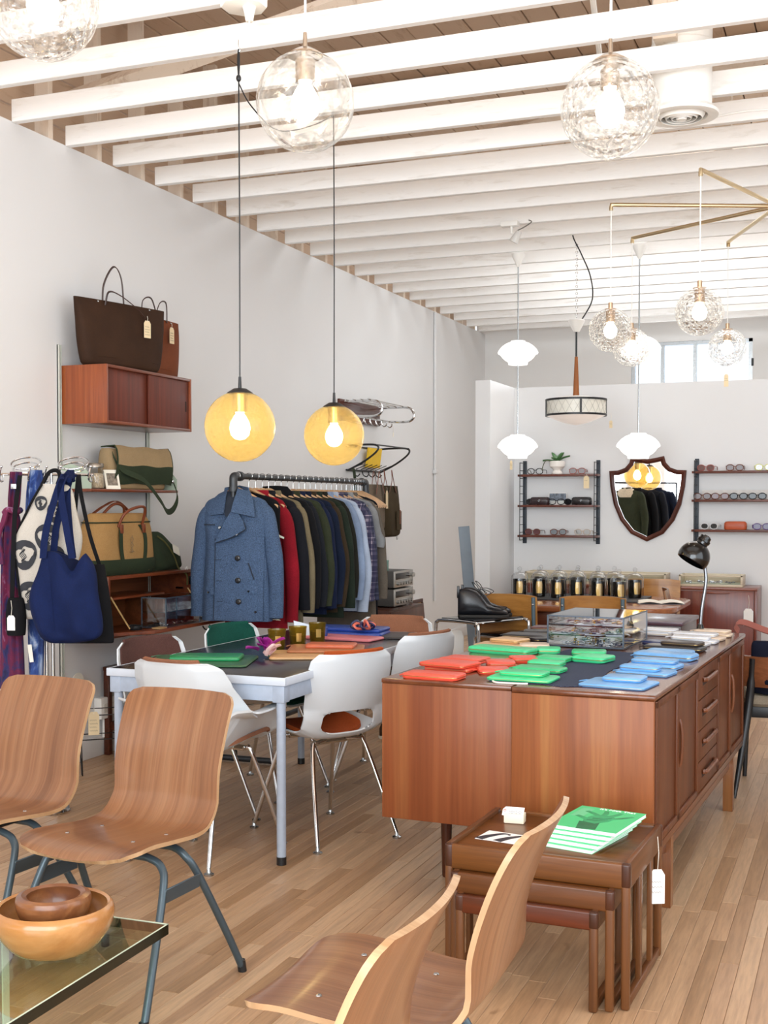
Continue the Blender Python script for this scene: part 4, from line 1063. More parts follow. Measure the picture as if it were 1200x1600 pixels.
ys = [6.13+i*(7.60-6.13)/(len(GL)-1) for i in range(len(GL))]
for i, (y, g) in enumerate(zip(ys, GL)):
    nm, lb, ct, mt, Wd, Lg, Dg, sl = g; rz = radians(random.Random(i+40).uniform(-4, 6))
    if sl: o, S_ = garment(nm, lb, ct, y, mt, Wd, Lg, Dg*.62, sl, rz, i, 1.0, .052, ct not in ('trousers',), None, .03)
    else:
        S2 = [(-.092, .06, .045), (-.11, .12, .05), (-.15, .185, .055), (-.25, .19, .06), (-.45, .185, .06), (-.09-Lg, .19, .06)]
        S_ = crv([V(*s) for s in S2], 4)
        o = tag(obj(nm, MB().loft([sring(q.x, -q.y, q.y, q.z, 0, 44, 2.6, .15, i, 6) for q in S_][::-1]), mt, None, (RX, y, RZ), rz), lb, ct)
    if nm == 'quilted_vest':
        obj('lining', MB().sheet([[(.13, -.038, -.20), (.155, -.036, -.20)], [(.135, -.04, -.24), (.165, -.038, -.25)], [(.15, -.042, -.29), (.175, -.04, -.295)], [(.19, -.038, -.33), (.20, -.036, -.32)], [(.225, -.02, -.345), (.225, -.018, -.335)]], .004), plain('pale_lining', '#C9CFC4', .8), o)
    if nm == 'red_jacket':
        lg = MB()
        for k in range(3): lg.tube([(.10+.012*k, -.034, -.800), (.135+.012*k, -.034, -.797), (.15+.01*k, -.034, -.803)], .002, 4)
        obj('hem_logo', lg, PAPER, o)
    if nm == 'black_parka':
        obj('hood', MB().loft([sring(z, -a, a, b, .0, 20, 2.4) for z, a, b in ((-.12, .10, .05), (-.08, .11, .05), (-.05, .08, .045), (-.045, .03, .02))]), mt, o)
    if nm == 'grey_tee': tag_parts(o, (.20, -.04, -.40), .036, .075, plain('white_card', '#F5F3EF', .7), .10, 2)
    hanger(y, rz, 'wooden hanger carrying the ' + nm.replace('_', ' '), 'hangers carrying garments')
for i in range(5):
    hanger(7.64+i*.032, radians(-3+2*i), ['bare wooden hanger next to the navy trousers, first of the empty five', 'second bare wooden hanger after the navy trousers', 'middle bare wooden hanger of the empty five on the rail', 'bare wooden hanger just before the last one on the rail', 'bare wooden hanger at the very end by the rail elbow'][i], 'bare hangers at the far rail end')

# ---- chrome hat rack with wooden board, high on the wall
BD = wood('rack_board', '#5E2F22', '#43201A', 'x', .35, 30, 2)
t = thing('hat_rack', 'chrome tube hat rack on a dark wooden wall board', 'coat rack', (-3.999, 9.66, 2.10), pi/2)
obj('board', MB().bx((-.445, -.022, 0), (.445, 0, .175), .004), BD, t)
for x in (-.36, .40):
    obj('tube_bracket', MB().tube(crv([(x, -.03, .155), (x, -.20, .158), (x, -.31, .15), (x, -.355, .10), (x, -.34, .05), (x, -.27, .03), (x, -.12, .035), (x, -.03, .04)], 5), .011, 8), CHROME, t)
for k in range(4): obj('rack_bar', MB().tube([(-.42, -.06-.065*k, .165), (.44, -.06-.065*k, .165)], .006, 8), CHROME, t)
obj('lower_bar', MB().tube([(-.42, -.13, .035), (.42, -.13, .035)], .009, 8), CHROME, t)
for x in (-.32, -.19, -.06, .07, .2, .33):
    obj('coat_hook', MB().tube(crv([(x, -.13, .03), (x, -.135, .0), (x, -.155, -.02), (x, -.175, -.008), (x, -.178, .012)], 4), .005, 7), CHROME, t)
tag_parts(t, (.36, -.178, -.01), .02, .04, PAPER, .05, 0)

# ---- black wire hat rack below it
t = thing('wire_rack', 'black wire coat rack with slanted end brackets below the chrome one', 'coat rack', (-3.999, 9.74, 1.70), pi/2)
for x in (-.34, .40): obj('end_bracket', MB().tube(crv([(x, -.008, .20), (x, -.10, .205), (x, -.24, .205), (x, -.285, .185), (x, -.26, .14), (x, -.16, .07), (x, -.03, .005), (x, -.008, .0)], 5), .0085, 8), BLACK, t)
obj('front_bar', MB().tube([(-.36, -.27, .203), (.42, -.27, .203)], .006, 8), BLACK, t)
obj('rear_bar', MB().tube([(-.36, -.008, .0), (.42, -.008, .0)], .008, 8).tube([(-.36, -.008, .2), (.42, -.008, .2)], .007, 8), BLACK, t)
for k in range(7):
    x = -.28+k*.11; obj('rod', MB().tube([(x, -.015, .01), (x, -.12, .05)], .0035, 6), BLACK, t)
for x in (-.22, -.02, .12, .28): obj('coat_hook', MB().tube(crv([(x, -.01, .0), (x, -.02, -.035), (x, -.05, -.05), (x, -.07, -.03)], 4), .005, 6), BLACK, t)
b = tag(obj('yellow_book', MB().box((0, 0, 0), (.30, .018, .17), .002, 1), plain('yellow_cover', '#F0C21E', .5), None, (-3.955, 9.90, 1.815), pi/2, (radians(8), 0, pi/2)), 'yellow book leaning on the black wire coat rack', 'book')
obj('pages', MB().box((.001, 0, -.002), (.297, .012, .168), 0), PAPER, b)

# bags on the wire rack
OLV = cloth('olive_brown_canvas', '#5A4C36', '#463A28', 480, .85, .3, .3)
TPE = cloth('taupe_canvas', '#8C7C69', '#76685A', 480, .85, .3, .2)
t = thing('olive_bag', 'olive brown canvas bag with leather handles on the black wire rack', 'tote bag', (-3.83, 9.93, 1.135), pi/2)
obj('bag_body', softbag([(0, -.16, .12, .09), (.03, -.19, .16, .15), (.15, -.2, .185, .15), (.32, -.2, .18, .13), (.44, -.2, .185, .07)], 4, .12, 4), OLV, t)
for y in (-.04, .03): obj('handle', strap([(-.11, y-.01, .38), (-.10, y-.03, .48), (-.03, y, .575), (.02, y, .48), (.03, y-.02, .38)], .028, .005, 6, (.9, .4, 0)), LEATH, t)
obj('pocket', MB().sheet([[(x, fronty(x, -.2, .185, .15)-.008, z) for x in (-.02, .04, .10, .15)] for z in (.06, .14, .22)], .008), OLV, t)
obj('leather_tab', MB().box((.06, -.085, .17), (.025, .006, .12), .002), LEATH, t)
obj('ring', MB().ring((.05, -.06, -.012), .014, .0025, 16, 6, Matrix.Rotation(pi/2, 3, 'X')), STEEL, t)
t = thing('taupe_bag', 'taupe canvas bag with brown handles in front of the olive bag', 'tote bag', (-3.80, 9.56, 1.20), pi/2)
obj('bag_body', softbag([(0, -.13, .13, .05), (.03, -.15, .15, .085), (.2, -.15, .15, .08), (.38, -.15, .155, .05)], 4, .1, 2), TPE, t)
for y in (-.03, .02): obj('handle', strap([(-.09, y-.01, .30), (-.08, y-.02, .40), (0, y+.0, .49), (.06, y, .40), (.08, y-.02, .30)], .028, .005, 6, (.9, .4, 0)), LEATH, t)
tag_parts(t, (.10, -.06, .36), .05, .15, MANILA, .03, 0)
t = tag(obj('olive_belt', strap([(0, 0, .52), (0, -.012, .45), (.005, -.02, .2), (0, -.015, 0)], .05, .004, 6), GRNC, None, (-3.92, 9.36, 1.19), pi/2), 'olive webbing strap hanging alone from the black wire rack', 'strap')

# ---- stereo receivers on a wooden cabinet with a framed panel
t = thing('low_record_cabinet', 'dark wooden low cabinet under the stereo receivers', 'cabinet', (-3.78, 9.72, 0), pi/2)
obj('carcass', MB().bx((-.42, -.20, .06), (.42, .20, .55), .004), wood('dark_cabinet', '#5A3222', '#3F2218', 'x'), t)
for x in (-.38, .38):
    for y in (-.16, .16): obj('leg', MB().tube([(x, y, 0), (x, y, .06)], .018, 8), BLACK, t)
obj('door', MB().bx((-.40, -.208, .09), (.40, -.20, .53), .002), wood('dark_cabinet_door', '#6A3C28', '#4B281B', 'z'), t)
REC = metal('brushed_alu', '#BFC0BE', .3)
def receiver(z, h, label, wdt=.45):
    t = thing('stereo_receiver', label, 'stereo receiver', (-3.80, 9.80, z), pi/2, 'stereo receivers on the low cabinet')
    obj('casing', MB().bx((-wdt/2, -.15, .008), (wdt/2, .16, h), .004), plain('receiver_case', '#4C4B49', .5), t)
    obj('faceplate', MB().bx((-wdt/2, -.162, .008), (wdt/2, -.15, h), .003), REC, t)
    obj('dial_window', MB().bx((-wdt*.44, -.166, h*.52), (wdt*.28, -.162, h*.88), .002), plain('dial_glass', '#23272B', .1), t)
    for k in range(6): obj('knob', MB().lathe([(.001, .022), (.013, .022), (.015, 0), (.001, 0)], 14, (-wdt*.36+k*wdt*.14, -.162, h*.28), Matrix.Rotation(pi/2, 3, 'X')), REC, t)
    for x in (wdt*.36, wdt*.44): obj('knob', MB().lathe([(.001, .024), (.018, .024), (.02, 0), (.001, 0)], 16, (x, -.162, h*.7), Matrix.Rotation(pi/2, 3, 'X')), REC, t)
    for x in (-.18, .18):
        for y in (-.1, .1): obj('foot', MB().tube([(x, y, 0), (x, y, .01)], .014, 8), BLACK, t)
receiver(.553, .15, 'silver stereo receiver directly on the low cabinet, bottom of two')
receiver(.708, .145, 'silver stereo receiver stacked on top of the other one')
tag(obj('teal_box', MB().box((0, 0, .045), (.16, .14, .09), .004).box((0, 0, .082), (.163, .143, .012), .002), plain('teal_board', '#7FA79C', .6), None, (-3.80, 9.60, .855), pi/2), 'small teal box on top of the stacked stereo receivers', 'box')
t = thing('framed_panel', 'dark framed cork panel leaning low beside the receivers', 'picture', (-3.66, 10.28, .18), pi/2, rot=(radians(-6), 0, pi/2))
fb = MB()
for a, b in (((-.15, -.012, 0), (.15, .012, .03)), ((-.15, -.012, .36), (.15, .012, .39)), ((-.15, -.012, .03), (-.12, .012, .36)), ((.12, -.012, .03), (.15, .012, .36))): fb.bx(a, b, .003, 1)
obj('frame', fb, plain('dark_frame', '#43211A', .4), t)
obj('panel', MB().bx((-.12, -.002, .03), (.12, .004, .36)), plain('cork', '#BC9A6B', .9, var=.2, scale=30), t)
t2 = tag(obj('speaker_box', MB().bx((-.16, -.12, 0), (.16, .12, .18), .006), wood('speaker_wood', '#4A2A1E', '#35201A', 'x'), None, (-3.72, 10.28, 0), pi/2), 'dark wooden box on the floor under the framed cork panel', 'box')
obj('grille', MB().bx((-.14, -.126, .02), (.14, -.12, .16), .002), BLACK, t2)

# ================================================================== DINING TABLE AND SHELL CHAIRS
LINO = plain('black_linoleum', '#24242A', .22, var=.12, scale=20)
BLUEG = plain('blue_grey_steel', '#A9B6C8', .42, var=.05, scale=40)
EDGEW = plain('pale_edge_band', '#CBD4E0', .35)
tx0, tx1, ty0, ty1 = -.41, .41, 0, 1.80
t = thing('dining_table', 'long table with black linoleum top and pale blue-grey steel legs', 'table', (-2.485, 4.275, 0), radians(-.6))
obj('tabletop', MB().bx((tx0+.012, ty0+.012, .712), (tx1-.012, ty1-.012, .7405), .001), LINO, t)
e = MB()
for a, b in (((tx0, ty0), (tx1, ty0+.012)), ((tx0, ty1-.012), (tx1, ty1)), ((tx0, ty0+.012), (tx0+.012, ty1-.012)), ((tx1-.012, ty0+.012), (tx1, ty1-.012))):
    e.bx(a+(.708,), b+(.740,), .003)
obj('edge_band', e, EDGEW, t)
ap = MB()
for a, b in (((tx0+.035, ty0+.012), (tx1-.035, ty0+.035)), ((tx0+.035, ty1-.035), (tx1-.035, ty1-.012)), ((tx0+.012, ty0+.035), (tx0+.035, ty1-.035)), ((tx1-.035, ty0+.035), (tx1-.012, ty1-.035))):
    ap.bx(a+(.645,), b+(.708,), .002)
obj('apron', ap, BLUEG, t)
for x in (tx0+.036, tx1-.036):
    for y in (ty0+.036, ty1-.036):
        lg = obj('leg', MB().tube([(x, y, .03), (x, y, .70)], .0185, 16), BLUEG, t)
        obj('rubber_foot', MB().tube([(x, y, 0), (x, y, .032)], .0195, 16), BLACK, lg)
        obj('corner_block', MB().bx((x-.026, y-.026, .64), (x+.026, y+.026, .709), .004), BLUEG, lg)

SHELLW = plain('white_fibreglass', '#D2D8DC', .38, var=.015, scale=6)
def pad(name, c, d): return cloth(name, c, d, 360, .95, .45, .15)
def shell_chair(label, loc, rz, padm, arms=False, hole=True, group='white shell chairs around the dining table', scale=1.0):
    """front faces -y, seat 0.45 m"""
    t = thing('shell_armchair' if arms else 'shell_chair', label, 'chair', loc, rz, group)
    prof = crv([(0, -.225, .435), (0, -.19, .452), (0, -.08, .445), (0, .06, .432), (0, .145, .44), (0, .19, .50), (0, .215, .58), (0, .24, .68), (0, .262, .775), (0, .27, .80)], 9)
    n = len(prof); M = 49; P = []
    zs = [p.z for p in prof]
    for i, p in enumerate(prof):
        u = i/(n-1); back = max(0, min(1, (p.z-.45)/.12)) if u > .45 else 0
        hw = lerp(.215, .20, back) if u > .4 else interp([(0, .17), (.06, .205), (.3, .222)], u)
        if back: hw = interp([(.45, .222), (.56, .205), (.72, .212), (.775, .20), (.80, .165)], p.z)
        row = []
        for j in range(M):
            v = -1+2*j/(M-1); x = v*hw; a = abs(v)
            lift = .045*a**3*(1-back); wrap = -(.055*a**2.2)*back
            y = p.y+wrap; z = p.z+lift
            if arms:
                k = interp([(0, 0), (.10, .25), (.22, 1), (.45, 1), (.60, .8), (.8, .25), (1, 0)], u)
                if a > .62:
                    q = (a-.62)/.38
                    z += k*.135*min(1, q/.72)*(1-back*.9); x += math.copysign(k*(.055*min(1, q/.72)+(.06*max(0, (q-.72)/.28))), v)
                    y -= back*k*.17*q
            row.append((x, y, z))
        P.append(row)
    def he(v, z): return ((abs(v)/.62)**4+(abs(z-.508)/.05)**4)**.25
    E = {}
    if hole:
        for i in range(n):
            if prof[i].y < .13: continue
            for j in range(M):
                v = -1+2*j/(M-1); e = he(v, zs[i]); E[i, j] = e
                if .86 < e < 1.14:
                    x, y, z = P[i][j]; z2 = .508+(zs[i]-.508)/e
                    y2 = interp([(q.z, q.y) for q in prof if q.y > .13], z2)
                    P[i][j] = (x/e, y+y2-interp([(q.z, q.y) for q in prof if q.y > .13], zs[i]), z+z2-zs[i]); E[i, j] = 1.0
    def skip(i, j):
        if not hole: return False
        return all(E.get(k, 9) < 1.001 for k in ((i, j), (i+1, j), (i, j+1), (i+1, j+1)))
    obj('shell', MB().sheet(P, .007, skip), SHELLW, t)
    # upholstery: seat pad and back pad, on the inner side
    r0 = [i for i in range(n) if prof[i].y < .12 and prof[i].z < .46]; 
    SP = []
    for i in r0[1:]:
        s = abs(i-r0[len(r0)//2])/(len(r0)/2); f = .86*max(.3, (1-s**5))
        SP.append([(P[i][24][0]+(-1+2*j/10)*f*.205, P[i][24][1], P[i][24][2]+.012+.045*abs((-1+2*j/10)*f)**3) for j in range(11)])
    obj('seat_pad', MB().sheet(SP, .016), padm, t)
    BP = []; rb = [i for i in range(n) if prof[i].z > .585]
    for i in rb:
        f = .93 if i < n-3 else .90
        up = .012 if i == rb[-1] else .003
        BP.append([(P[i][4+4*j][0]*f/.9*.97 if arms else P[i][4+4*j][0]*1.06, P[i][4+4*j][1]-.010+(.004 if i == rb[-1] else 0), P[i][4+4*j][2]+up) for j in range(11)])
    obj('back_pad', MB().sheet(BP, .013), padm, t)
    for sx in (-1, 1):
        for sy, fy in ((-.12, -.245), (.11, .255)):
            lg = obj('leg', MB().tube(crv([(sx*.05, sy*.8, .418), (sx*.105, sy, .415), (sx*.135, sy+(fy-sy)*.06, .385), (sx*.20, fy, .022)], 4), [.0095]*12+[.0085], 10), CHROME, t)
            obj('glide', MB().lathe([(.001, .0), (.019, .0), (.02, .006), (.010, .011), (.006, .03), (.001, .03)], 16, (sx*.201, fy, 0)), STEEL, lg)
    obj('under_frame', MB().tube([(-.11, -.10, .415), (.11, -.10, .415)], .009, 8).tube([(-.11, .09, .412), (.11, .09, .412)], .009, 8), CHROME, t)
    return t
ORANGE = pad('rust_wool', '#D0622A', '#A84A1E')
BROWNP = pad('brown_wool', '#6B4A44', '#523732')
GREENP = pad('green_wool', '#1C5F52', '#12463C')
PEACH = pad('terracotta_wool', '#B07A5E', '#8F5E46')
shell_chair('white shell armchair with its back to the viewer at the near table end', (-2.47, 4.36, 0), radians(172), PEACH, True, False)
shell_chair('white shell chair with rust seat and open lower back, beside the near table leg', (-2.15, 4.80, 0), radians(-122), ORANGE)
shell_chair('white shell chair, second along the table side facing the sideboard', (-2.12, 5.58, 0), radians(-112), PEACH)
shell_chair('shell chair with brown upholstered back on the wall side of the table', (-2.80, 4.74, 0), radians(76), BROWNP)
shell_chair('shell chair with green upholstered back on the wall side of the table', (-2.76, 5.44, 0), radians(78), GREENP)
shell_chair('shell chair with terracotta back at the far end of the table', (-2.33, 5.98, 0), radians(4), PEACH)

# ---- goods on the table
TZ = .7415
def flat_bag(name, label, cat, loc, rz, w, d, h, m, zipm=None, group=None, tail=True):
    """soft flat leather pouch with a zip along the far edge"""
    t = thing(name, label, cat, loc, rz, group)
    rows = []
    N = 14
    for i in range(N+1):
        u = -1+2*i/N; a = (1-abs(u)**8)
        rows.append([(w/2*u, d/2*v, 0) for v in (-1, 1)])
    S = []
    for z, k in ((.0005, .985), (h*.25, 1.0), (h*.55, 1.0), (h*.85, .985), (h, .955)):
        S.append([Vector((p.x*1, p.y*1, z)) for p in sring2(w*k, d*k, min(w, d)*.07)])
    obj('pouch_body', MB().loft(S), m, t)
    if zipm: obj('zip', MB().tube([(-w*.47, d*.485, h*.55), (w*.47, d*.485, h*.55)], .0035, 6), zipm, t)
    if tail: obj('zip_pull', MB().tube(crv([(-w*.47, d*.47, h*.6), (-w*.53, d*.45, h*.5), (-w*.56, d*.38, .004)], 4), .003, 6).ball((-w*.56, d*.37, .004), .005, 8, 6, (1, 1, .7)), m, t)
    return t
def sring2(w, d, r, n=5):
    out = []
    for cxx, cyy, a0 in ((w/2-r, d/2-r, 0), (-w/2+r, d/2-r, 90), (-w/2+r, -d/2+r, 180), (w/2-r, -d/2+r, 270)):
        for k in range(n+1):
            a = radians(a0+90*k/n); out.append(Vector((cxx+r*cos(a), cyy+r*sin(a), 0)))
    return out
GRNL = leather('green_leather', '#2F5E3E', .35); GRNL2 = leather('bright_green_leather', '#1F8A52', .3)
TANL = leather('tan_leather', '#C49A6B', .45); BRNL = leather('brown_leather', '#A5673F', .45); RUSL = leather('rust_leather', '#BF5F3A', .4)
flat_bag('leather_folio', 'dark green leather folio lying at the near table end', 'folio', (-2.62, 4.58, TZ), radians(18), .44, .36, .010, GRNL, BRASS)
flat_bag('leather_pouch', 'bright green leather pouch on top of the dark green folio', 'pouch', (-2.61, 4.61, TZ+.0105), radians(20), .30, .16, .016, GRNL2, BRASS)
flat_bag('leather_folio', 'pale tan leather folio under the brown one on the table', 'folio', (-2.29, 4.93, TZ), radians(24), .32, .28, .012, TANL, BRASS)
flat_bag('leather_folio', 'brown leather folio laid over the pale tan one', 'folio', (-2.26, 5.08, TZ+.0125), radians(20), .34, .26, .012, BRNL, CHROME)
flat_bag('leather_pouch', 'small rust leather pouch on top of the brown folio', 'pouch', (-2.24, 5.09, TZ+.025), radians(14), .22, .13, .016, RUSL, BRASS)
AMB = glass('amber_tumbler_glass', (.66, .54, .16), haze=.22, hazecol=(.50, .38, .05))
for (x, y), lb in (((-2.505, 5.07), 'amber glass tumbler nearest the orchid on the table'), ((-2.472, 5.225), 'amber glass tumbler standing in the middle of three'), ((-2.462, 5.425), 'amber glass tumbler standing nearest the blue papers')):
    t = thing('amber_tumbler', lb, 'tumbler', (x, y, TZ), 0, 'amber tumblers on the dining table')
    obj('tumbler_glass', MB().lathe([(.001, .001), (.030, .001), (.036, .01), (.041, .085), (.043, .098), (.040, .098), (.038, .085), (.032, .014), (.001, .012)], 24), AMB, t)
    obj('wax_fill', MB().lathe([(.001, .013), (.030, .014), (.034, .055), (.001, .056)], 20), plain('wax', '#8F7A34', .5), t)
    obj('gold_label', MB().sheet([[((.0412+.004*(z-.05)/.05)*cos(a), (.0412+.004*(z-.05)/.05)*sin(a), z) for a in (-1.3, -1.15, -1.0, -.85, -.7)] for z in (.03, .05, .07)], .0008), metal('gold_foil', '#C9A35E', .35), t)
# orchid
t = thing('orchid_bloom', 'magenta and cream orchid bloom lying beside the green folio', 'flower', (-2.43, 4.80, TZ))
PM1 = plain('orchid_magenta', '#9C2488', .5, var=.2, scale=40); PM2 = plain('orchid_cream', '#E7C3C0', .5, var=.12, scale=60)
rp = random.Random(2)
def petal(c, yaw, pitch, l, w):
    R = Matrix.Rotation(yaw, 3, 'Z') @ Matrix.Rotation(-pitch, 3, 'Y'); rows = []
    for i in range(8):
        u = i/7; ww = w*sin(pi*(u*.86+.08))**.8
        rows.append([Vector(c)+R @ V(l*u, ww*(j/3-1), .25*l*u*u*-1+.012*(abs(j/3-1))**2) for j in range(7)])
    return MB().sheet(rows, .0012)
for k in range(9):
    a = k*2.4; pt = rp.uniform(.2, 1.25); c = (rp.uniform(-.03, .03), rp.uniform(-.03, .03), .012+.02*(k % 3))
    obj('petal', petal(c, a, pt, rp.uniform(.06, .085), .024), PM1 if k % 3 else PM2, t)
obj('stem', MB().tube(crv([(0, 0, .012), (.04, .01, .006), (.085, .03, .005)], 5), .003, 6), plain('stem_green', '#4E7C54', .5), t)
# blue and pink papers, ribbon, cards at the far part of the table
BLU = leather('royal_blue_leather', '#1E3E93', .35); COR = leather('coral_leather', '#D9705F', .4)
PNK = leather('pink_leather', '#C9747A', .4)
flat_bag('leather_clutch', 'pink coral leather clutch at the front of the blue stack', 'clutch', (-2.42, 5.63, TZ), radians(-6), .40, .16, .014, PNK, None, None, False)
flat_bag('leather_clutch', 'royal blue leather clutch, lower one of the blue stack', 'clutch', (-2.48, 5.83, TZ), radians(6), .42, .20, .020, BLU, None, None, False)
flat_bag('leather_clutch', 'royal blue leather clutch lying on top of the other blue clutch', 'clutch', (-2.47, 5.86, TZ+.0205), radians(2), .38, .17, .018, BLU, BRASS)
flat_bag('navy_folio', 'thin black folio with pale edge at the far right of the table', 'folio', (-2.20, 5.84, TZ), radians(18), .16, .28, .008, leather('black_leather', '#1B1B20', .4), None, None, False)
t = thing('leather_bow', 'navy and coral leather bow lying on the blue clutch', 'bow', (-2.36, 5.76, TZ+.040), .3)
NVL = leather('navy_leather', '#20264F', .4)
for k in range(10):
    a = k*.66; obj('ribbon_loop', MB().tube(crv([(0, 0, .006), (.03*cos(a), .03*sin(a), .03+.006*(k % 3)), (.06*cos(a), .06*sin(a), .022), (.05*cos(a+.25), .05*sin(a+.25), .004), (.01, 0, .003)], 4), .006, 5), NVL if k % 2 else COR, t)
t = thing('folded_card', 'pale blue folded card standing behind the amber tumblers', 'card', (-2.60, 5.62, TZ), .35)
obj('card', MB().sheet([[(-.06, .03, 0), (.05, .03, 0)], [(-.075, 0, .085), (.03, 0, .06)], [(-.06, -.035, 0), (.05, -.03, 0)]], .0015), plain('pale_blue_card', '#C9D6E6', .7), t)
tag(obj('small_blue_box', MB().box((0, 0, .03), (.06, .05, .06), .003).box((0, 0, .056), (.062, .052, .01), .002), BLU, None, (-2.52, 5.60, TZ), .3), 'small blue box beside the folded pale blue card', 'box')

# ---- small stool, wire rack by the wall
DW = wood('dark_teak', '#5B2E1C', '#3E1E13', 'x', .4, 30, 1.5)
t = thing('side_table', 'dark wooden side table against the long wall', 'side table', (-3.77, 6.07, 0), radians(90))
obj('top', MB().bx((-.22, -.21, .475), (.22, .21, .50), .004), DW, t)
for x in (-.20, .20):
    for y in (-.19, .19): obj('leg', MB().bx((x-.018, y-.018, 0), (x+.018, y+.018, .475), .004), DW, t)
obj('apron', MB().bx((-.19, -.20, .40), (.19, -.18, .475)).bx((-.19, .18, .40), (.19, .20, .475)).bx((-.21, -.18, .40), (-.19, .18, .475)).bx((.19, -.18, .40), (.21, .18, .475)), DW, t)
obj('low_shelf', MB().bx((-.20, -.19, .14), (.20, .19, .185), .004), DW, t)
t = thing('magazine_rack', 'black wire magazine rack with a manila ticket beside the side table', 'magazine rack', (-3.71, 5.42, 0), radians(40))
w = MB()
for y in (-.07, .07):
    w.tube([(-.14, y*1.0, .02), (-.165, y*1.6, .33), (.165, y*1.6, .33), (.14, y, .02)], .004, 6)
    w.tube([(-.09, y*.2, .0), (-.10, y*1.2, .20), (.10, y*1.2, .20), (.09, y*.2, .0)], .004, 6)
w.tube([(-.14, -.07, .02), (-.14, .07, .02)], .004, 6).tube([(.14, -.07, .02), (.14, .07, .02)], .004, 6)
obj('wire_frame', w, BLACK, t)
for x in (-.14, .14):
    for y in (-.07, .07): obj('foot_ball', MB().ball((x, y, .012), .012, 10, 8), plain('red_ball', '#8E2A25', .4) if x > 0 else BLACK, t)
tag_parts(t, (-.04, -.118, .37), .055, .12, MANILA, .02, 4)
t = thing('paper_fan', 'white round paper tag leaning on the wall behind the plywood chairs', 'tag', (-3.985, 5.62, .44), pi/2)
obj('disc', MB().lathe([(.001, 0), (.055, 0), (.055, .003), (.001, .003)], 28, (0, 0, 0), Matrix.Rotation(pi/2, 3, 'X')), PAPER, t)

# ================================================================== PLYWOOD CHAIRS
PLY = wood('teak_ply', '#875B3C', '#674026', 'yz', .3, 44, 1.2, .4, .35, '#986F4E')
PLYE = wood('ply_edge', '#BF9C77', '#A57D55', 'yz', .4, 60, 2, .3, .2)
GUN = plain('blue_grey_tube', '#46545C', .35, .35, var=.05)
def ply_chair_parts(t):
    prof = crv([(0, -.238, .436), (0, -.215, .452), (0, -.14, .460), (0, -.02, .448), (0, .09, .437), (0, .165, .447), (0, .218, .500), (0, .240, .575), (0, .262, .66), (0, .296, .75), (0, .338, .83)], 5)
    n = len(prof); arc = [0]
    for a, b in zip(prof, prof[1:]): arc.append(arc[-1]+(b-a).length)
    # denser rows near both ends so that the corners round off
    T = arc[-1]; ss = []
    for i in range(49):
        u = i/48; ss.append(T*(u-.06*sin(2*pi*u)))
    def at(s):
        for k in range(n-1):
            if s <= arc[k+1]+1e-9: return prof[k].lerp(prof[k+1], (s-arc[k])/(arc[k+1]-arc[k]))
        return prof[-1]
    P = []; M = 19
    for s in ss:
        p = at(s); u = s/T
        hw = interp([(0, .205), (.2, .21), (.45, .198), (.62, .188), (.85, .195), (1, .196)], u)
        for d, rc in ((s, .075), (T-s, .045)):
            if d < rc: hw -= rc-sqrt(max(0, rc*rc-(rc-d)**2))
        bk = max(0, min(1, (p.z-.50)/.1)); row = []
        for j in range(M):
            v = -1+2*j/(M-1); row.append((v*hw, p.y-.022*v*v*bk*hw/.19, p.z+.010*v*v*(1-bk)))
        P.append(row)
    rim = MB(); b = MB().sheet(P, .0115, None, rim)
    sh = obj('plywood_shell', b, PLY, t); obj('shell_edge', rim, PLYE, sh)
    for x, y in ((-.115, -.10), (.115, -.10), (-.115, .06), (.115, .06)):
        z = interp([(p.y, p.z) for p in prof[:26]], y)+.0062+.010*(x/.2)**2
        obj('screw_cap', MB().lathe([(.001, .0022), (.005, .0018), (.0062, 0), (.001, 0)], 12, (x, y, z)), STEEL, sh)
    for nm, fy, ty in (('front_leg_frame', -.25, -.075), ('rear_leg_frame', .25, .045)):
        fx = .255; pts = []
        h = .422
        for s in (1, -1):
            q = [(s*fx*1.0, fy, .012), (s*(fx-.012), lerp(fy, ty, .3), .13), (s*(fx-.040), lerp(fy, ty, .86), .34), (s*(fx-.062), ty, .395), (s*(fx-.10), ty, .417), (s*.10, ty, h-.002)]
            pts += q if s == 1 else q[::-1]
        lf = obj(nm, MB().tube(crv(pts, 5), .0112, 12), GUN, t)
        for s in (1, -1): obj('foot_cap', MB().tube([(s*(fx+.0005), fy*1.005, .0), (s*(fx-.002), fy*.985, .035)], .0135, 12), BLACK, lf)
    for s in (1, -1):
        x = s*.222
        obj('leg_bracket', MB().box((x, -.016, .325), (.006, .175, .042), .002, 1, Matrix.Rotation(s*.12, 3, 'Y')), GUN, t)
    for s in (-.115, .115): obj('seat_rail', MB().bx((s-.012, -.13, .424), (s+.012, .09, .4315), .002), BLACK, t)
t = thing('plywood_chair', 'moulded teak plywood chair in full view beside the glass table', 'chair', (-2.005, 3.035, 0), radians(-3.5), 'moulded plywood chairs')
ply_chair_parts(t); pc = t
dup(pc, (-2.565, 3.115, 0), radians(-5), 'moulded teak plywood chair cut by the picture edge, next to the fully visible one')
dup(pc, (-.905, 1.665, 0), radians(-89), 'moulded plywood chair seen from behind, nearest the viewer')
dup(pc, (-.865, 2.245, 0), radians(-90), 'moulded plywood chair seen from behind, between nearest chair and the nesting tables')

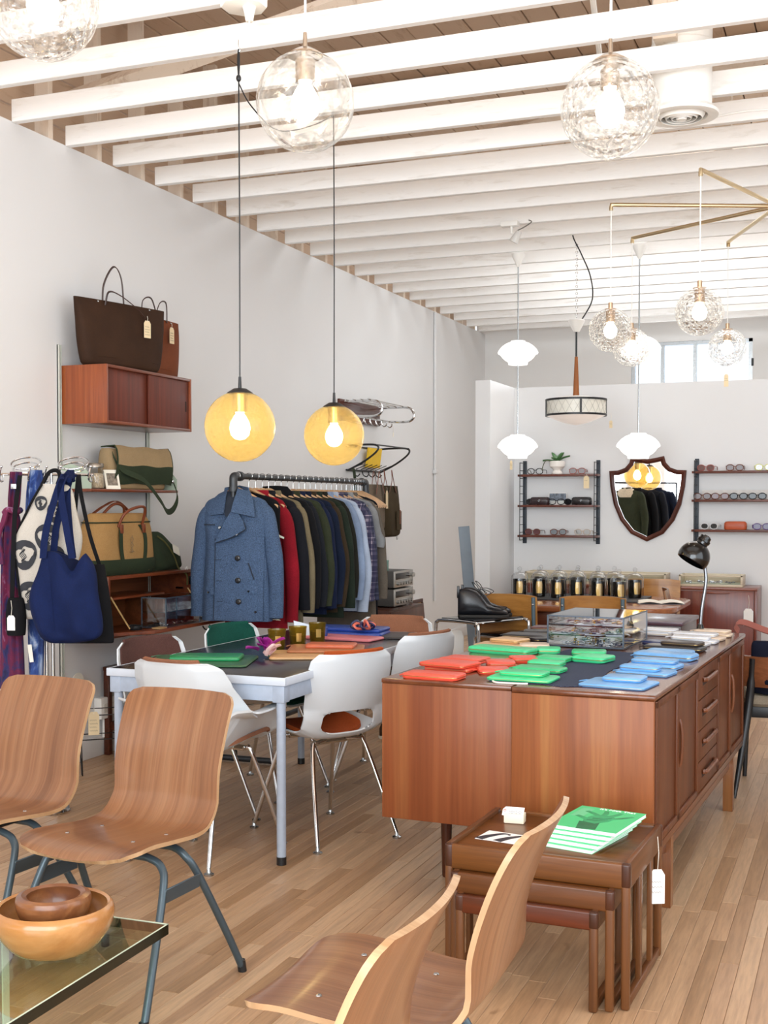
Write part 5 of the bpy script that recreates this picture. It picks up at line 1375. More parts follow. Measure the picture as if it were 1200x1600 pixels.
# ================================================================== GLASS TABLE WITH BOWLS
GREENG = glass('thick_green_glass', (.80, .92, .80), refl=1.5, edge=3.6)
GEDGE = NT('glass_edge_green'); GEDGE.bsdf(lin('#06160F'), .08, 0, None, .3); GEDGE = GEDGE.m
t = thing('glass_table', 'low table of thick greenish glass holding wooden bowls', 'coffee table', (-2.05, 2.54, 0), radians(1.0))
obj('glass_top', MB().bx((-.50, -.90, .373), (.495, 0, .3975)).add([], []), GREENG, t)
eg = MB()
for a, b in (((-.5, -.001, .379), (.497, .001, .3975)), ((.495, -.90, .379), (.497, .0, .3975)), ((-.5, -.902, .379), (.497, -.90, .3975))): eg.bx((a[0], a[1], .373), b)
obj('ground_edge', eg, GEDGE, t)
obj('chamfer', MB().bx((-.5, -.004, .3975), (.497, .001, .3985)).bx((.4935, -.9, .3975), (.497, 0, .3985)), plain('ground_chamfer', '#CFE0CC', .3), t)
for y in (-.80, -.12): obj('glass_leg', MB().bx((-.44, y-.009, 0), (.112, y+.009, .373)), GREENG, t)
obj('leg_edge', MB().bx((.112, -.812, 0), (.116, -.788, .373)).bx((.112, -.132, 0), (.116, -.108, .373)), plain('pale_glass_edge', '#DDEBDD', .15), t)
BOWLW = wood('bowl_wood', '#B07A45', '#8E5C30', 'x', .22, 9, 2.2, .3, .6, '#C4935E')
BOWLD = wood('bowl_dark', '#80502F', '#3A2028', 'x', .3, 20, 5, .3, .3, '#A97A52')
def bowl(name, label, loc, R, H, m, rb, wall=.012):
    pr = [(.001, 0), (rb*.8, 0), (rb, .004)]
    for i in range(1, 13):
        a = pi/2*i/12*1.12; pr.append((rb+(R-rb)*sin(min(a, pi/2))**.75 - (0 if a <= pi/2 else (a-pi/2)*R*.22), H*(i/12)))
    xr = pr[-1][0]; pr += [(xr-wall*.5, H+.004), (xr-wall, H)]
    for i in range(11, 0, -1):
        a = pi/2*i/12*1.12; pr.append((rb+(R-rb)*sin(min(a, pi/2))**.75 - (0 if a <= pi/2 else (a-pi/2)*R*.22)-wall, max(wall, H*(i/12))))
    pr += [(rb*.6, wall), (.001, wall)]
    o = obj(name, MB().lathe(pr, 48), m, None, loc); return tag(o, label, 'bowl')
bowl('wooden_bowl', 'large honey coloured wooden bowl on the glass table', (-1.700, 2.300, .3985), .136, .105, BOWLW, .075)
bowl('wooden_bowl', 'small dark swirled wooden bowl sitting inside the large one', (-1.705, 2.305, .450), .085, .075, BOWLD, .05, .022)

# ================================================================== TWO SIDEBOARDS BACK TO BACK
SB = (-1.115, 4.05); SA = radians(-2.6); SZ = .79
def sbw(x, y): return (SB[0]+x*cos(SA)-y*sin(SA), SB[1]+x*sin(SA)+y*cos(SA))
def inv(X, Y):
    dx, dy = X-SB[0], Y-SB[1]; return (dx*cos(SA)+dy*sin(SA), -dx*sin(SA)+dy*cos(SA))
SIDEW = wood('sideboard_end_teak', '#8D512A', '#6E381A', 'z', .45, 22, .8, .3, .08, '#9F6B3B')
SIDEW2 = wood('sideboard_end_teak_red', '#7F4424', '#683218', 'z', .45, 24, .7, .3, .08, '#8E5731')
TOPW = wood('sideboard_top', '#6F3F26', '#532A17', 'y', .16, 26, 1.0, .3, .5)
FRW = wood('sideboard_front', '#6A3A1F', '#4E2814', 'z', .42, 26, 1.2, .35, .05)
t = thing('teak_sideboard', 'teak sideboard with plain end panel and tapered round legs, on the table side', 'sideboard', (SB[0], SB[1], 0), SA)
x0, x1, y0, y1, zb = -.489, -.0025, .018, 2.10, .288
obj('end_panel', MB().bx((x0, y0, zb), (x1, y0+.02, SZ-.018), .002), SIDEW2, t)
obj('end_panel', MB().bx((x0, y1-.02, zb), (x1, y1, SZ-.018), .002), SIDEW2, t)
obj('top', MB().bx((x0-.002, y0-.004, SZ-.018), (x1, y1, SZ), .005), TOPW, t)
obj('carcass', MB().bx((x0+.018, y0+.02, zb), (x1, y1-.02, SZ-.018), .001), TEAKY, t)
for k in range(4): obj('sliding_door', MB().bx((x0+.004, y0+.03+k*.51, zb+.02), (x0+.018, y0+.53+k*.51, SZ-.03), .002), TEAK, t)
for x, y in ((-.36, .33), (-.12, .33), (-.36, 1.8), (-.12, 1.8)):
    obj('leg', MB().lathe([(.001, 0), (.014, 0), (.016, .006), (.0235, zb), (.001, zb)], 20, (x, y, 0)), wood('leg_teak', '#4F2716', '#37190C', 'z', .3, 30, 1.4), t)

t = thing('drawer_sideboard', 'teak sideboard with drawers and framed doors facing the aisle', 'sideboard', (SB[0], SB[1], 0), SA)
x0, x1, y0, y1, zb = .0025, .49, 0, 2.13, .262
obj('end_panel', MB().bx((x0, y0, zb), (x1-.002, y0+.022, SZ-.02), .003), SIDEW, t)
obj('end_panel', MB().bx((x0, y1-.022, zb), (x1-.002, y1, SZ-.02), .003), SIDEW, t)
obj('top', MB().bx((x0, y0-.003, SZ-.02), (x1+.004, y1+.003, SZ), .007, 3), TOPW, t)
obj('carcass', MB().bx((x0, y0+.022, zb), (x1-.024, y1-.022, SZ-.02), .001), TEAKY, t)
obj('lower_rail', MB().bx((x1-.03, y0+.01, zb-.012), (x1+.001, y1-.01, zb+.016), .004), TEAKY, t)
def door(ya, yb, handle):
    d = obj('door', MB().bx((x1-.022, ya, zb+.018), (x1-.006, yb, SZ-.022), .002), FRW, t)
    f = MB(); w = .026; za, zc = zb+.02, SZ-.024
    for a, b in (((ya, za), (yb, za+w)), ((ya, zc-w), (yb, zc)), ((ya, za), (ya+w, zc)), ((yb-w, za), (yb, zc))):
        f.bx((x1-.008, a[0], a[1]), (x1+.003, b[0], b[1]), .004)
    obj('raised_border', f, FRW, d)
    if handle is not None:
        hz = .56; pts = crv([(x1+.001, handle, hz+.085), (x1+.008, handle, hz+.06), (x1+.011, handle, hz), (x1+.008, handle, hz-.06), (x1+.001, handle, hz-.085)], 5)
        obj('handle', MB().tube(pts, .0065, 8), wood('handle_teak', '#7C492D', '#5C311C', 'z', .3), d)
door(.03, .415, None); door(.420, .825, .432); door(1.325, 1.675, None); door(1.68, 2.10, 1.692)
zs_ = [zb+.018+i*(SZ-.022-zb-.018)/4 for i in range(5)]
for k in range(4):
    d = obj('drawer', MB().bx((x1-.022, .832, zs_[k]+.002), (x1-.002, 1.318, zs_[k+1]-.002), .003), FRW, t)
    hz = (zs_[k]+zs_[k+1])/2; pts = crv([(x1-.001, .94, hz+.012), (x1+.008, .950, hz+.012), (x1+.013, .975, hz+.012), (x1+.013, 1.18, hz+.012), (x1+.008, 1.205, hz+.012), (x1-.001, 1.215, hz+.012)], 4)
    obj('handle', MB().tube(pts, [.009]*len(pts), 8), wood('handle_teak', '#7C492D', '#5C311C', 'z', .3), d)
    obj('recess', MB().bx((x1-.003, .94, hz-.012), (x1-.001, 1.215, hz+.010), .002), plain('dark_recess', '#2E1B14', .7), d)
for y in (.32, 1.80):
    for x in (.06, .468):
        obj('leg', MB().prism([(x-.022, y-.022), (x+.022, y-.022), (x+.022, y+.022), (x-.022, y+.022)], zb-.005, None, .003), TEAK, t)
    obj('cross_rail', MB().bx((.08, y-.012, .20), (.44, y+.012, .25), .003), TEAKY, t)
for x in (.06, .462): obj('stretcher', MB().prism([(.06, .255), (.30, .225), (1.82, .225), (2.07, .255), (2.07, .247), (1.83, .195), (.29, .195), (.06, .247)], .022, Matrix.Translation((x-.011, 0, 0)) @ Matrix(((0, 0, 1, 0), (1, 0, 0, 0), (0, 1, 0, 0), (0, 0, 0, 1))), .002), TEAKY, t)

# ---- leather goods on the sideboards
TOPZ = SZ+.0005
def colr(n, c, r=.38): return leather(n, c, r)
REDL = colr('red_leather', '#E2503A'); GRN1 = colr('mint_leather', '#3FCB88'); GRN2 = colr('emerald_leather', '#32BD79')
SKY = colr('sky_leather', '#6CA6DC'); TANW = colr('buff_leather', '#CFA778'); BLKL = colr('black_grain_leather', '#26262A'); WHTL = colr('white_leather', '#D9DCE2'); CRML = colr('cream_leather', '#DCC6B0'); NAVL = colr('ink_blue_leather', '#25315F')
def wallet(label, X, Y, rz, w, d, h, m, z=0, fold=False, group=None, name='zip_wallet', pull=True):
    t = thing(name, label, 'wallet', (X, Y, TOPZ+z), rz, group)
    r = min(.016, d*.2)
    S = []
    for zz, k in ((0.0, .93), (h*.12, .985), (h*.42, 1.0)): S.append([Vector((p.x, p.y, zz)) for p in sring2(w*k, d*k if k > .95 else d*.96, r)])
    obj('lower_half', MB().loft(S+[[Vector((p.x, p.y, h*.45)) for p in sring2(w*.975, d*.975, r)]]), m, t)
    S = [[Vector((p.x, p.y, h*.55)) for p in sring2(w*.975, d*.975, r)]]
    for zz, k in ((h*.58, 1.0), (h*.88, .985), (h, .93)): S.append([Vector((p.x, p.y, zz)) for p in sring2(w*k, d*k if k > .95 else d*.96, r)])
    obj('upper_half', MB().loft(S), m, t)
    obj('zip', MB().loft([[Vector((p.x, p.y, zz)) for p in sring2(w*.972, d*.972, r)] for zz in (h*.44, h*.56)]), metal('gold_zip', '#C8A96A', .3), t)
    if pull:
        s = -1
        obj('zip_pull', MB().tube(crv([(s*w*.49, d*.2, h*.5), (s*(w*.5+.012), d*.18, h*.45), (s*(w*.5+.026), d*.12, .004), (s*(w*.5+.03), d*.05, .003)], 4), .0028, 6), m, t)
    return t
# red group
gR = 'red wallets on the sideboard corner'
wallet('long red zip wallet along the near edge, front of the red ones', -1.425, 4.15, radians(-4), .215, .105, .020, REDL, 0, group=gR)
wallet('red quilted pouch lying over another behind the front red wallet', -1.44, 4.375, radians(-14), .20, .14, .016, REDL, .016, group=gR)
wallet('red wallet flat under the quilted red pouch', -1.43, 4.385, radians(-8), .19, .13, .0155, REDL, 0, group=gR, pull=False)
wallet('red coin purse beside the seam, right of the long red wallet', -1.265, 4.36, radians(24), .12, .11, .018, REDL, 0, group=gR)
wallet('red card wallet behind the red coin purse', -1.30, 4.575, radians(20), .11, .12, .018, REDL, 0, group=gR)
wallet('small red purse nearest the emerald wallet', -1.245, 4.72, radians(28), .11, .10, .020, REDL, 0, group=gR)
wallet('red pouch farthest back on the table side edge', -1.47, 4.66, radians(-8), .17, .14, .014, REDL, 0, group=gR)
# emerald pair
wallet('long emerald zip wallet behind the red ones', -1.40, 4.96, radians(-14), .285, .11, .026, GRN1, 0, name='zip_wallet')
wallet('emerald coin purse at the end of the long emerald wallet', -1.225, 5.04, radians(12), .10, .10, .022, GRN1, 0)
# buff notebooks
wallet('buff leather pouch flat, lowest of the buff ones', -1.47, 5.20, radians(-6), .22, .15, .012, TANW, 0, pull=False)
wallet('buff leather notebook on top of the buff pouch', -1.455, 5.27, radians(-20), .15, .12, .016, TANW, .0125, pull=False)
wallet('cream buff purse beside the display case', -1.33, 5.215, radians(15), .13, .12, .016, CRML, 0)
# black ones further back
wallet('black zip wallet behind the buff notebooks', -1.46, 5.60, radians(-5), .22, .13, .016, BLKL, 0)
wallet('black card case on the back black wallet', -1.45, 5.78, radians(12), .15, .11, .016, BLKL, 0)
wallet('black pouch touching the display case side', -1.35, 5.47, radians(40), .12, .085, .016, BLKL, 0)
wallet('plum brown wallet at the far corner of the table side', -1.44, 6.0, radians(0), .20, .12, .014, colr('plum_leather', '#5B3438'), 0, pull=False)

# denim cloth under the greens and the case
dn = NT('dark_denim'); co = dn.coord(); nn = dn.noise(co, 500, 2); dn.bsdf(dn.ramp(nn, [(.35, lin('#1B2132')), (.65, lin('#3A4664'))]), .95, 0, dn.bump(nn, .4, .003))
rows = []
for i in range(40):
    u = i/39; row = []
    for j in range(24):
        v = j/23; x = lerp(-.105, .225, v)+.006*sin(u*19+v*3); y = lerp(.075, 1.12, u)+.012*sin(v*14)*(1 if u < .05 or u > .95 else .2)
        row.append((x, y, SZ+.0016+.0010*(1+sin(u*37+v*9))*.5))
    rows.append(row)
d = tag(obj('denim_cloth', MB().sheet(rows, .0022), dn.m, None, (SB[0], SB[1], 0), SA), 'dark denim cloth spread over the two sideboards under the green wallets', 'cloth')
fr = MB(); rq = random.Random(9)
for k in range(60):
    x = lerp(-.10, .22, k/59); y = .078+.012*sin((x+.105)/.33*14); fr.tube([(x, y, SZ+.0025), (x+rq.uniform(-.006, .006), y-.012, SZ+.0018)], .0008, 4)
fo = obj('frayed_edge', fr, plain('denim_thread', '#4A5468', .95), d); fo['kind'] = 'stuff'
obj('white_cord', MB().tube(crv([(-.10, .10, SZ+.004), (-.075, .055, SZ+.004), (-.03, .052, SZ+.004), (.02, .056, SZ+.004), (.04, .065, SZ+.004)], 5), .0035, 6), STRING, d)
CZ = .0045
gG = 'green wallets on the denim cloth'
wallet('mint wallet lying flat at the near edge of the denim cloth', -1.11, 4.20, radians(-2), .235, .14, .012, GRN1, CZ, group=gG, pull=False)
wallet('mint zip pouch on top of the flat mint wallet', -1.115, 4.235, radians(-4), .165, .10, .013, GRN1, CZ+.0125, group=gG)
wallet('mint wallet, third row back on the denim cloth', -1.11, 4.435, radians(-6), .19, .10, .016, GRN2, CZ, group=gG)
wallet('mint card case behind the third row mint wallet', -1.125, 4.60, radians(-4), .135, .09, .019, GRN1, CZ, group=gG, pull=False)
wallet('mint card case farthest back on the table side of the cloth', -1.13, 4.745, radians(-8), .13, .11, .019, GRN2, CZ, group=gG, pull=False)
wallet('thick mint coin purse alone in front of the display case', -.985, 4.80, radians(-12), .14, .13, .022, GRN1, CZ, group=gG)
wallet('mint wallet between the coin purse and the display case', -1.045, 5.00, radians(10), .14, .11, .018, GRN2, CZ, group=gG, pull=False)
gB = 'sky blue wallets at the aisle edge'
wallet('wide sky blue pouch at the near aisle corner', -.775, 4.21, radians(-8), .235, .19, .012, SKY, 0, group=gB)
wallet('slim sky blue wallet on top of the wide pouch', -.765, 4.26, radians(-4), .14, .11, .014, SKY, .0125, group=gB, pull=False)
wallet('sky blue pouch in the second row at the aisle edge', -.735, 4.53, radians(-10), .20, .13, .014, SKY, 0, group=gB)
wallet('narrow sky blue roll wallet on top of the second row pouch', -.755, 4.525, radians(-8), .145, .07, .018, SKY, .0145, group=gB, pull=False)
wallet('sky blue pouch in the third row from the near edge', -.73, 4.72, radians(-10), .19, .12, .018, SKY, 0, group=gB)
wallet('sky blue wallet lying on top of the third row pouch', -.735, 4.73, radians(-4), .17, .09, .014, SKY, .0185, group=gB, pull=False)
wallet('long sky blue zip wallet nearest the black ones', -.735, 5.01, radians(-12), .245, .11, .026, SKY, 0, group=gB)
wallet('sky blue pouch tucked behind the long sky blue wallet', -.735, 5.13, radians(-6), .19, .09, .024, SKY, 0, group=gB, pull=False)
wallet('black woven wallet beside the display case on the aisle side', -.745, 5.33, radians(-8), .255, .11, .020, BLKL, 0)
wallet('dark brown wallet on top of the black woven wallet', -.715, 5.35, radians(-14), .17, .10, .016, colr('espresso_leather', '#3A302C'), .0205, pull=False)
wallet('ink blue card case between display case and white wallets', -.845, 5.52, radians(-14), .12, .10, .016, NAVL, 0)
gW = 'white wallets at the far aisle corner'
for k, (x, y, w, z, m, lb) in enumerate(((-.72, 5.54, .19, 0, WHTL, 'white wallet nearest the black woven wallet'), (-.70, 5.66, .20, 0, WHTL, 'white wallet in the second row of the white ones'),
        (-.72, 5.66, .17, .0145, WHTL, 'white pouch lying on top of the second row white wallet'), (-.68, 5.80, .19, 0, CRML, 'cream wallet among the white ones by the aisle edge'),
        (-.72, 5.82, .20, .0145, WHTL, 'white zip pouch stacked on the cream wallet'), (-.66, 5.97, .18, 0, CRML, 'blush cream wallet at the far aisle corner'), (-.66, 5.98, .16, .0145, CRML, 'cream purse on top of the far corner wallet'))):
    wallet(lb, x, y, radians(-10+4*(k % 3)), w, .10, .014, m, z, group=gW, pull=k % 2 == 0)
for x, y, z, lb in ((-.93, 5.93, 0, 'pale grey pouch behind the display case'), (-.92, 5.95, .0145, 'white pouch on top of the pale grey one')):
    wallet(lb, x, y, radians(-4), .20, .11, .014, WHTL, z, pull=False)

# jewellery display case
MIRR = glass('mirror_shelf', (.86, .90, .96), refl=3.0)
glass_case('jewellery_case', 'large metal-edged glass jewellery case standing on the denim cloth', (-1.10, 5.46, SZ+.0045), radians(-4), .335, .42, .135, (.05, .092), .003, metal('mirror_base', '#E4E8F0', .06), MIRR)
GOLD = metal('gold', '#D9B25A', .2)
for z, lb, n in ((.0065, 'rings and chains on the floor of the large jewellery case', 60), (.0525, 'rings and bracelets on the middle shelf of the large jewellery case', 45), (.0945, 'pins and rings on the upper shelf of the large jewellery case', 40)):
    tr = trinkets('jewellery', lb, (-1.10, 5.46, SZ+.0045+z), radians(-4), n, .26, .34, int(z*1e4), [GOLD, CHROME, NVL, plain('bead_white', '#E8E8EA', .3)], .8)
    if z > .01:
        cdm = MB(); rc = random.Random(int(z*999))
        for k in range(9): cdm.box((rc.uniform(-.12, .12), rc.uniform(-.17, .17), .001), (.075, .06, .0016), 0, 1, Matrix.Rotation(rc.uniform(-.5, .5), 3, 'Z'))
        obj('display_card', cdm, plain('display_card_blue', '#D3DBEC', .4, var=.25, scale=12), tr)['kind'] = 'stuff'

# desk lamp at the far end of the sideboard
GB = plain('gloss_black', '#060607', .16, coat=.25)
lx, ly = -.722, 6.02
t = thing('desk_lamp', 'black domed desk lamp with chrome arm at the far sideboard end', 'desk lamp', (lx, ly, SZ), radians(15))
obj('base', MB().lathe([(.001, .0), (.05, 0), (.052, .008), (.02, .022), (.012, .05), (.001, .05)], 24), GB, t)
obj('arm', MB().tube(crv([(0, 0, .04), (.006, 0, .12), (.022, 0, .23), (.024, 0, .28), (.016, 0, .34), (.012, 0, .395)], 5), .0085, 10), metal('lamp_arm_steel', '#85878B', .22), t)
obj('joint', MB().lathe([(.013, -.02), (.015, 0), (.013, .02), (.001, .02)], 16, (.012, 0, .385)), CHROME, t)
H_ = Matrix.Rotation(radians(32), 3, 'Y') @ Matrix.Rotation(radians(-8), 3, 'X')
dc = V(-.036, -.02, .372)
obj('shade', MB().lathe([(.076*sin(radians(a)), .076*cos(radians(a))) for a in range(6, 118, 8)]+[(.070*sin(radians(a)), .070*cos(radians(a))) for a in range(114, 6, -12)], 36, dc, H_), GB, t)
obj('lamp_neck', MB().lathe([(.001, .118), (.020, .118), (.027, .112), (.028, .072), (.024, .062), (.001, .062)], 24, dc, H_).lathe([(.028, .082), (.032, .084), (.032, .096), (.028, .098)], 24, dc, H_), GB, t)

# dark chest behind
t = thing('dark_chest', 'dark plum wooden chest standing behind the far ends of the sideboards', 'chest', (-1.02, 6.62, 0), radians(-3))
obj('carcass', MB().bx((-.34, -.22, .02), (.17, .22, .79), .004), wood('plum_wood', '#4A2A25', '#34201D', 'z', .3), t)
obj('top', MB().bx((-.35, -.23, .79), (.18, .23, .812), .004), wood('plum_wood_top', '#5E4650', '#46343C', 'x', .25), t)
for x in (-.3, .13):
    for y in (-.18, .18): obj('foot', MB().tube([(x, y, 0), (x, y, .022)], .02, 10), BLACK, t)

# ================================================================== NEST OF TABLES
NT1 = wood('nest_oak', '#683D19', '#4C2C12', 'x', .33, 30, 1.2, .45, .15, '#794A22')
NT2 = wood('nest_teak', '#6B3E1D', '#4E2C14', 'x', .33, 30, 1.2, .4, .15)
NT3 = wood('nest_mahogany', '#5E2A14', '#43200F', 'x', .33, 30, 1.2, .4, .15)
NTL = wood('nest_leg', '#6E4424', '#4E2E18', 'z', .36, 36, 1.2, .4, .15)
NTY = wood('nest_side', '#6A4022', '#4C2C16', 'y', .36, 30, 1.2, .4, .15)
CORN = wood('nest_corner', '#4A2716', '#371D11', 'z', .3, 40, 2)
def nest(label, loc, rz, w, d, h, m, rail, grp='nest of three tables', spars=2, lip=True):
    t = thing('nesting_table', label, 'side table', loc, rz, grp)
    tw = .018
    obj('tabletop', MB().bx((-w/2+.012, -d/2+.010, h-.026), (w/2-.012, d/2-.010, h-(.012 if lip else .004)), .002), m, t)
    obj('front_rail', MB().bx((-w/2+.014, -d/2, h-rail), (w/2-.014, -d/2+.02, h-.002), .006, 3), m, t)
    obj('rear_rail', MB().bx((-w/2+.014, d/2-.02, h-rail), (w/2-.014, d/2, h-.002), .006, 3), m, t)
    for s in (-1, 1):
        sd = obj('side_rail', MB().bx((s*(w/2-.018), -d/2+.012, h-rail), (s*w/2, d/2-.012, h), .004, 2), NTY, t)
        for y in (-d/2+.011, d/2-.011):
            lg = obj('leg', MB().bx((s*(w/2-.011)-.0125, y-.0115, .0), (s*(w/2-.011)+.0125, y+.0115, h-.004), .007, 3), NTL, t)
            obj('corner_joint', MB().bx((s*(w/2-.011)-.0135, y-.0125, h-rail+.004), (s*(w/2-.011)+.0135, y+.0125, h-.001), .007, 3), CORN, lg)
        obj('bottom_rail', MB().bx((s*(w/2-.011)-.010, -d/2+.02, .004), (s*(w/2-.011)+.010, d/2-.02, .030), .003), NTY, t)
        for k in range(spars):
            y = lerp(-d/2, d/2, (k+1)/(spars+1)+.06)
            obj('spar', MB().bx((s*(w/2-.011)-.007, y-.016, .028), (s*(w/2-.011)+.007, y+.016, h-rail+.004), .002), NTL, t)
    return t
NX, NY, NR = -.856, 3.64, radians(-2.2)
n1 = nest('largest table of the nest, carrying green magazines and a postcard', (NX, NY, 0), NR, .545, .475, .415, NT1, .075)
nest('middle table of the nest, pushed under the largest one', (NX-.008, NY-.075, 0), NR, .478, .38, .342, NT2, .062, spars=0, lip=False)
nest('smallest reddish table of the nest, innermost and lowest', (NX-.018, NY-.115, 0), NR, .415, .345, .285, NT3, .055, spars=0, lip=False)
# magazines
GCOV = plain('green_cover', '#4ACB86', .45, var=.02); PGS = plain('magazine_pages', '#F6F6F4', .7)
MZ = .4035
for k in range(5):
    x = -.79+.013*k; y = 3.640+.010*k; lb = ['lowest green magazine of the stack on the nest of tables', 'second green magazine from the bottom of the stack', 'middle green magazine of the stack of five', 'fourth green magazine, just below the top one', 'top green magazine with a printed hand on its cover'][k]
    t = thing('magazine', lb, 'magazine', (x, y, MZ+k*.0112), NR+radians(-11+k*.8), 'green magazines on the nest of tables')
    obj('pages', MB().bx((-.104, -.130, .0004), (.104, .130, .0104), .0003, 1), PGS, t)
    for z in (0, .0104): obj('cover', MB().bx((-.1055, -.1315, z), (.1055, .1315, z+.0004)), GCOV, t)
    if k == 4:
        HD = plain('hand_print', '#35A06C', .5, var=.3, scale=22); HD2 = plain('hand_print_dark', '#22704E', .5, var=.2, scale=30)
        def fl(poly, m, nm='cover_print', z=.0109): return obj(nm, MB().prism(poly, .0003, Matrix.Translation((0, 0, z)) @ Matrix.Diagonal((.87, .87, 1, 1))), m, t)
        def blob(pts, w):
            P = crv([V(a, b, 0) for a, b in pts], 5); n = len(P); L = []; R = []
            for i, p in enumerate(P):
                d = (P[min(i+1, n-1)]-P[max(i-1, 0)]).normalized(); q = Vector((-d.y, d.x, 0)); ww = w[0]+(w[1]-w[0])*i/(n-1)
                L.append(p+q*ww); R.append(p-q*ww)
            return [(p.x, p.y) for p in L]+[(p.x, p.y) for p in reversed(R)]
        fl([(.10-.2*(1-cos(0)), 0)] and [(-.035, -.055), (.012, -.068), (.045, -.02), (.055, .025), (.035, .055), (-.005, .058), (-.035, .03), (-.045, -.02)], HD)
        fl(blob([(-.012, -.05), (.0, -.10), (.012, -.149)], (.036, .033)), HD2, z=.0108)
        for a, b, w in (((-.02, .045), (-.075, .085), .011), ((0, .05), (-.012, .115), .011), ((.025, .045), (.045, .112), .011), ((.045, .02), (.098, .082), .010), ((-.035, -.02), (-.085, .012), .012)):
            fl(blob([a, ((a[0]+b[0])/2+.004, (a[1]+b[1])/2), b], (w, w*.72)), HD, z=.0110)
        for a, b in (((-.03, -.03), (.035, .0)), ((-.02, .0), (.04, .025))): fl(blob([a, ((a[0]+b[0])/2, (a[1]+b[1])/2-.012), b], (.004, .002)), HD2, z=.0113)
        fl([(-.105, .0), (-.06, .0), (-.06, .125), (-.105, .125)], plain('cover_panel', '#6FCB98', .5), z=.0107)
        text('cover_title', "It's Nice That", .021, PGS, t, (.018, .118, .0111))
# postcard
t = thing('postcard', 'white postcard with two dark hooked shapes on the nest of tables', 'postcard', (-1.0, 3.57, .4033), NR+radians(-6))
obj('card', MB().bx((-.075, -.052, 0), (.075, .052, .001)), plain('white_card', '#F5F3EF', .7), t)
for x in (-.04, .02):
    P = crv([V(x-.025, -.048, .0012), V(x-.012, -.012, .0012), V(x+.006, .018, .0012), V(x+.022, .036, .0012), V(x+.04, .036, .0012), V(x+.042, .026, .0012)], 5)
    n = len(P); L = []
    for i, p in enumerate(P):
        u = i/(n-1); w = lerp(.016, .004, min(1, u*1.3)); d = (P[min(i+1, n-1)]-P[max(i-1, 0)]).normalized(); q = Vector((-d.y, d.x, 0))
        L.append([p-q*w, p+q*w])
    obj('hook_print', MB().sheet(L, .0004), plain('hook_ink', '#32323A', .6), t)
# small wrapped box with ticket
t = thing('soap_box', 'small cream box with a paper ticket at the back of the nest of tables', 'box', (-1.02, 3.76, .4033), NR+radians(6))
obj('box', MB().bx((-.032, -.02, 0), (.032, .02, .030), .002), plain('cream_card', '#EADFC6', .7), t)
tk = obj('ticket', MB().prism([(-.038, -.016), (.03, -.016), (.03, .018), (-.030, .018), (-.038, .008)], .0014, Matrix.Translation((0, -.006, .034)) @ Matrix.Rotation(radians(38), 4, 'X')), plain('white_card', '#F5F3EF', .7), t)
ink = MB()
for k in range(2): ink.tube([(-.018+.006*i, -.008-.006*k+.002*((-1)**i), .0355+.000-.005*k+.0016*((-1)**i)) for i in range(8)], .0007, 4)
obj('ticket_writing', ink, INK, tk)
obj('ticket_hole', MB().lathe([(.003, 0), (.005, 0), (.005, .001), (.003, .001), (.003, 0)], 12, (-.031, -.004, .0365), Matrix.Rotation(radians(38), 3, 'X')), plain('red_eyelet', '#A8483C', .5), tk)
# hanging ticket at the corner of the largest table
tag_parts(n1, (.282, .115, .405), .046, .105, plain('white_card', '#F5F3EF', .7), .10, 3, Matrix.Rotation(radians(28), 3, 'Z'))

# ================================================================== CHAIR BY THE AISLE
SEATG = cloth('oatmeal_fabric', '#A79A86', '#8C806E', 380, .95, .45, .15)
t = thing('dining_chair', 'dark-legged chair with curved wooden backrest and oatmeal seat beyond the sideboards', 'chair', (-.325, 6.42, 0), radians(186))
obj('seat', MB().loft([[Vector((p.x, p.y, z)) for p in sring2(.46*k, .44*k, .06)] for z, k in ((.43, .94), (.445, 1.0), (.47, 1.0), (.485, .95), (.49, .8))]), SEATG, t)
obj('seat_frame', MB().bx((-.215, -.20, .375), (.215, .20, .43), .006), BLACK, t)
for s in (-1, 1):
    obj('leg', MB().tube([(s*.205, -.20, .43), (s*.215, -.215, 0)], [.018, .011], 12), BLACK, t)
    obj('leg', MB().tube(crv([(s*.272, .31, 0), (s*.215, .225, .38), (s*.197, .222, .55), (s*.192, .245, .67)], 5), [.009, .011, .013, .016, .019]+[.02]*6+[.015]*5, 12), BLACK, t)
rows = []
for i in range(8):
    z = .53+.15*i/7; rows.append([(-.25+.5*j/16, .255+.03*(i/7)-.075*abs(-1+2*j/16)**2.2, z+.0*j) for j in range(17)])
obj('backrest', MB().sheet(rows, .016), wood('chair_back_teak', '#8A5638', '#6B3D25', 'x', .3, 36, 1.4), t)
t = thing('navy_garment', 'dark navy garment draped over the aisle chair seat and back', 'coat', (-.34, 6.38, 0), radians(186))
obj('cloth', softbag([(.495, -.17, .19, .30, .05), (.54, -.18, .19, .28, .07), (.58, -.17, .18, .14, .15), (.65, -.17, .18, .08, .185), (.73, -.16, .18, .06, .20), (.755, -.14, .17, .03, .20)], 4, .15, 3), cloth('ink_navy_cloth', '#161B30', '#0D1020'), t)
t = tag(obj('leather_strap', strap([(-.565, 6.24, .79), (-.585, 6.29, .815), (-.55, 6.32, .828), (-.43, 6.34, .785), (-.24, 6.36, .74)], .035, .006, 6, (.2, .6, .6)), leather('pink_brown_leather', '#8A4E44', .45)), 'pink brown leather bag strap arching over the aisle chair', 'strap')

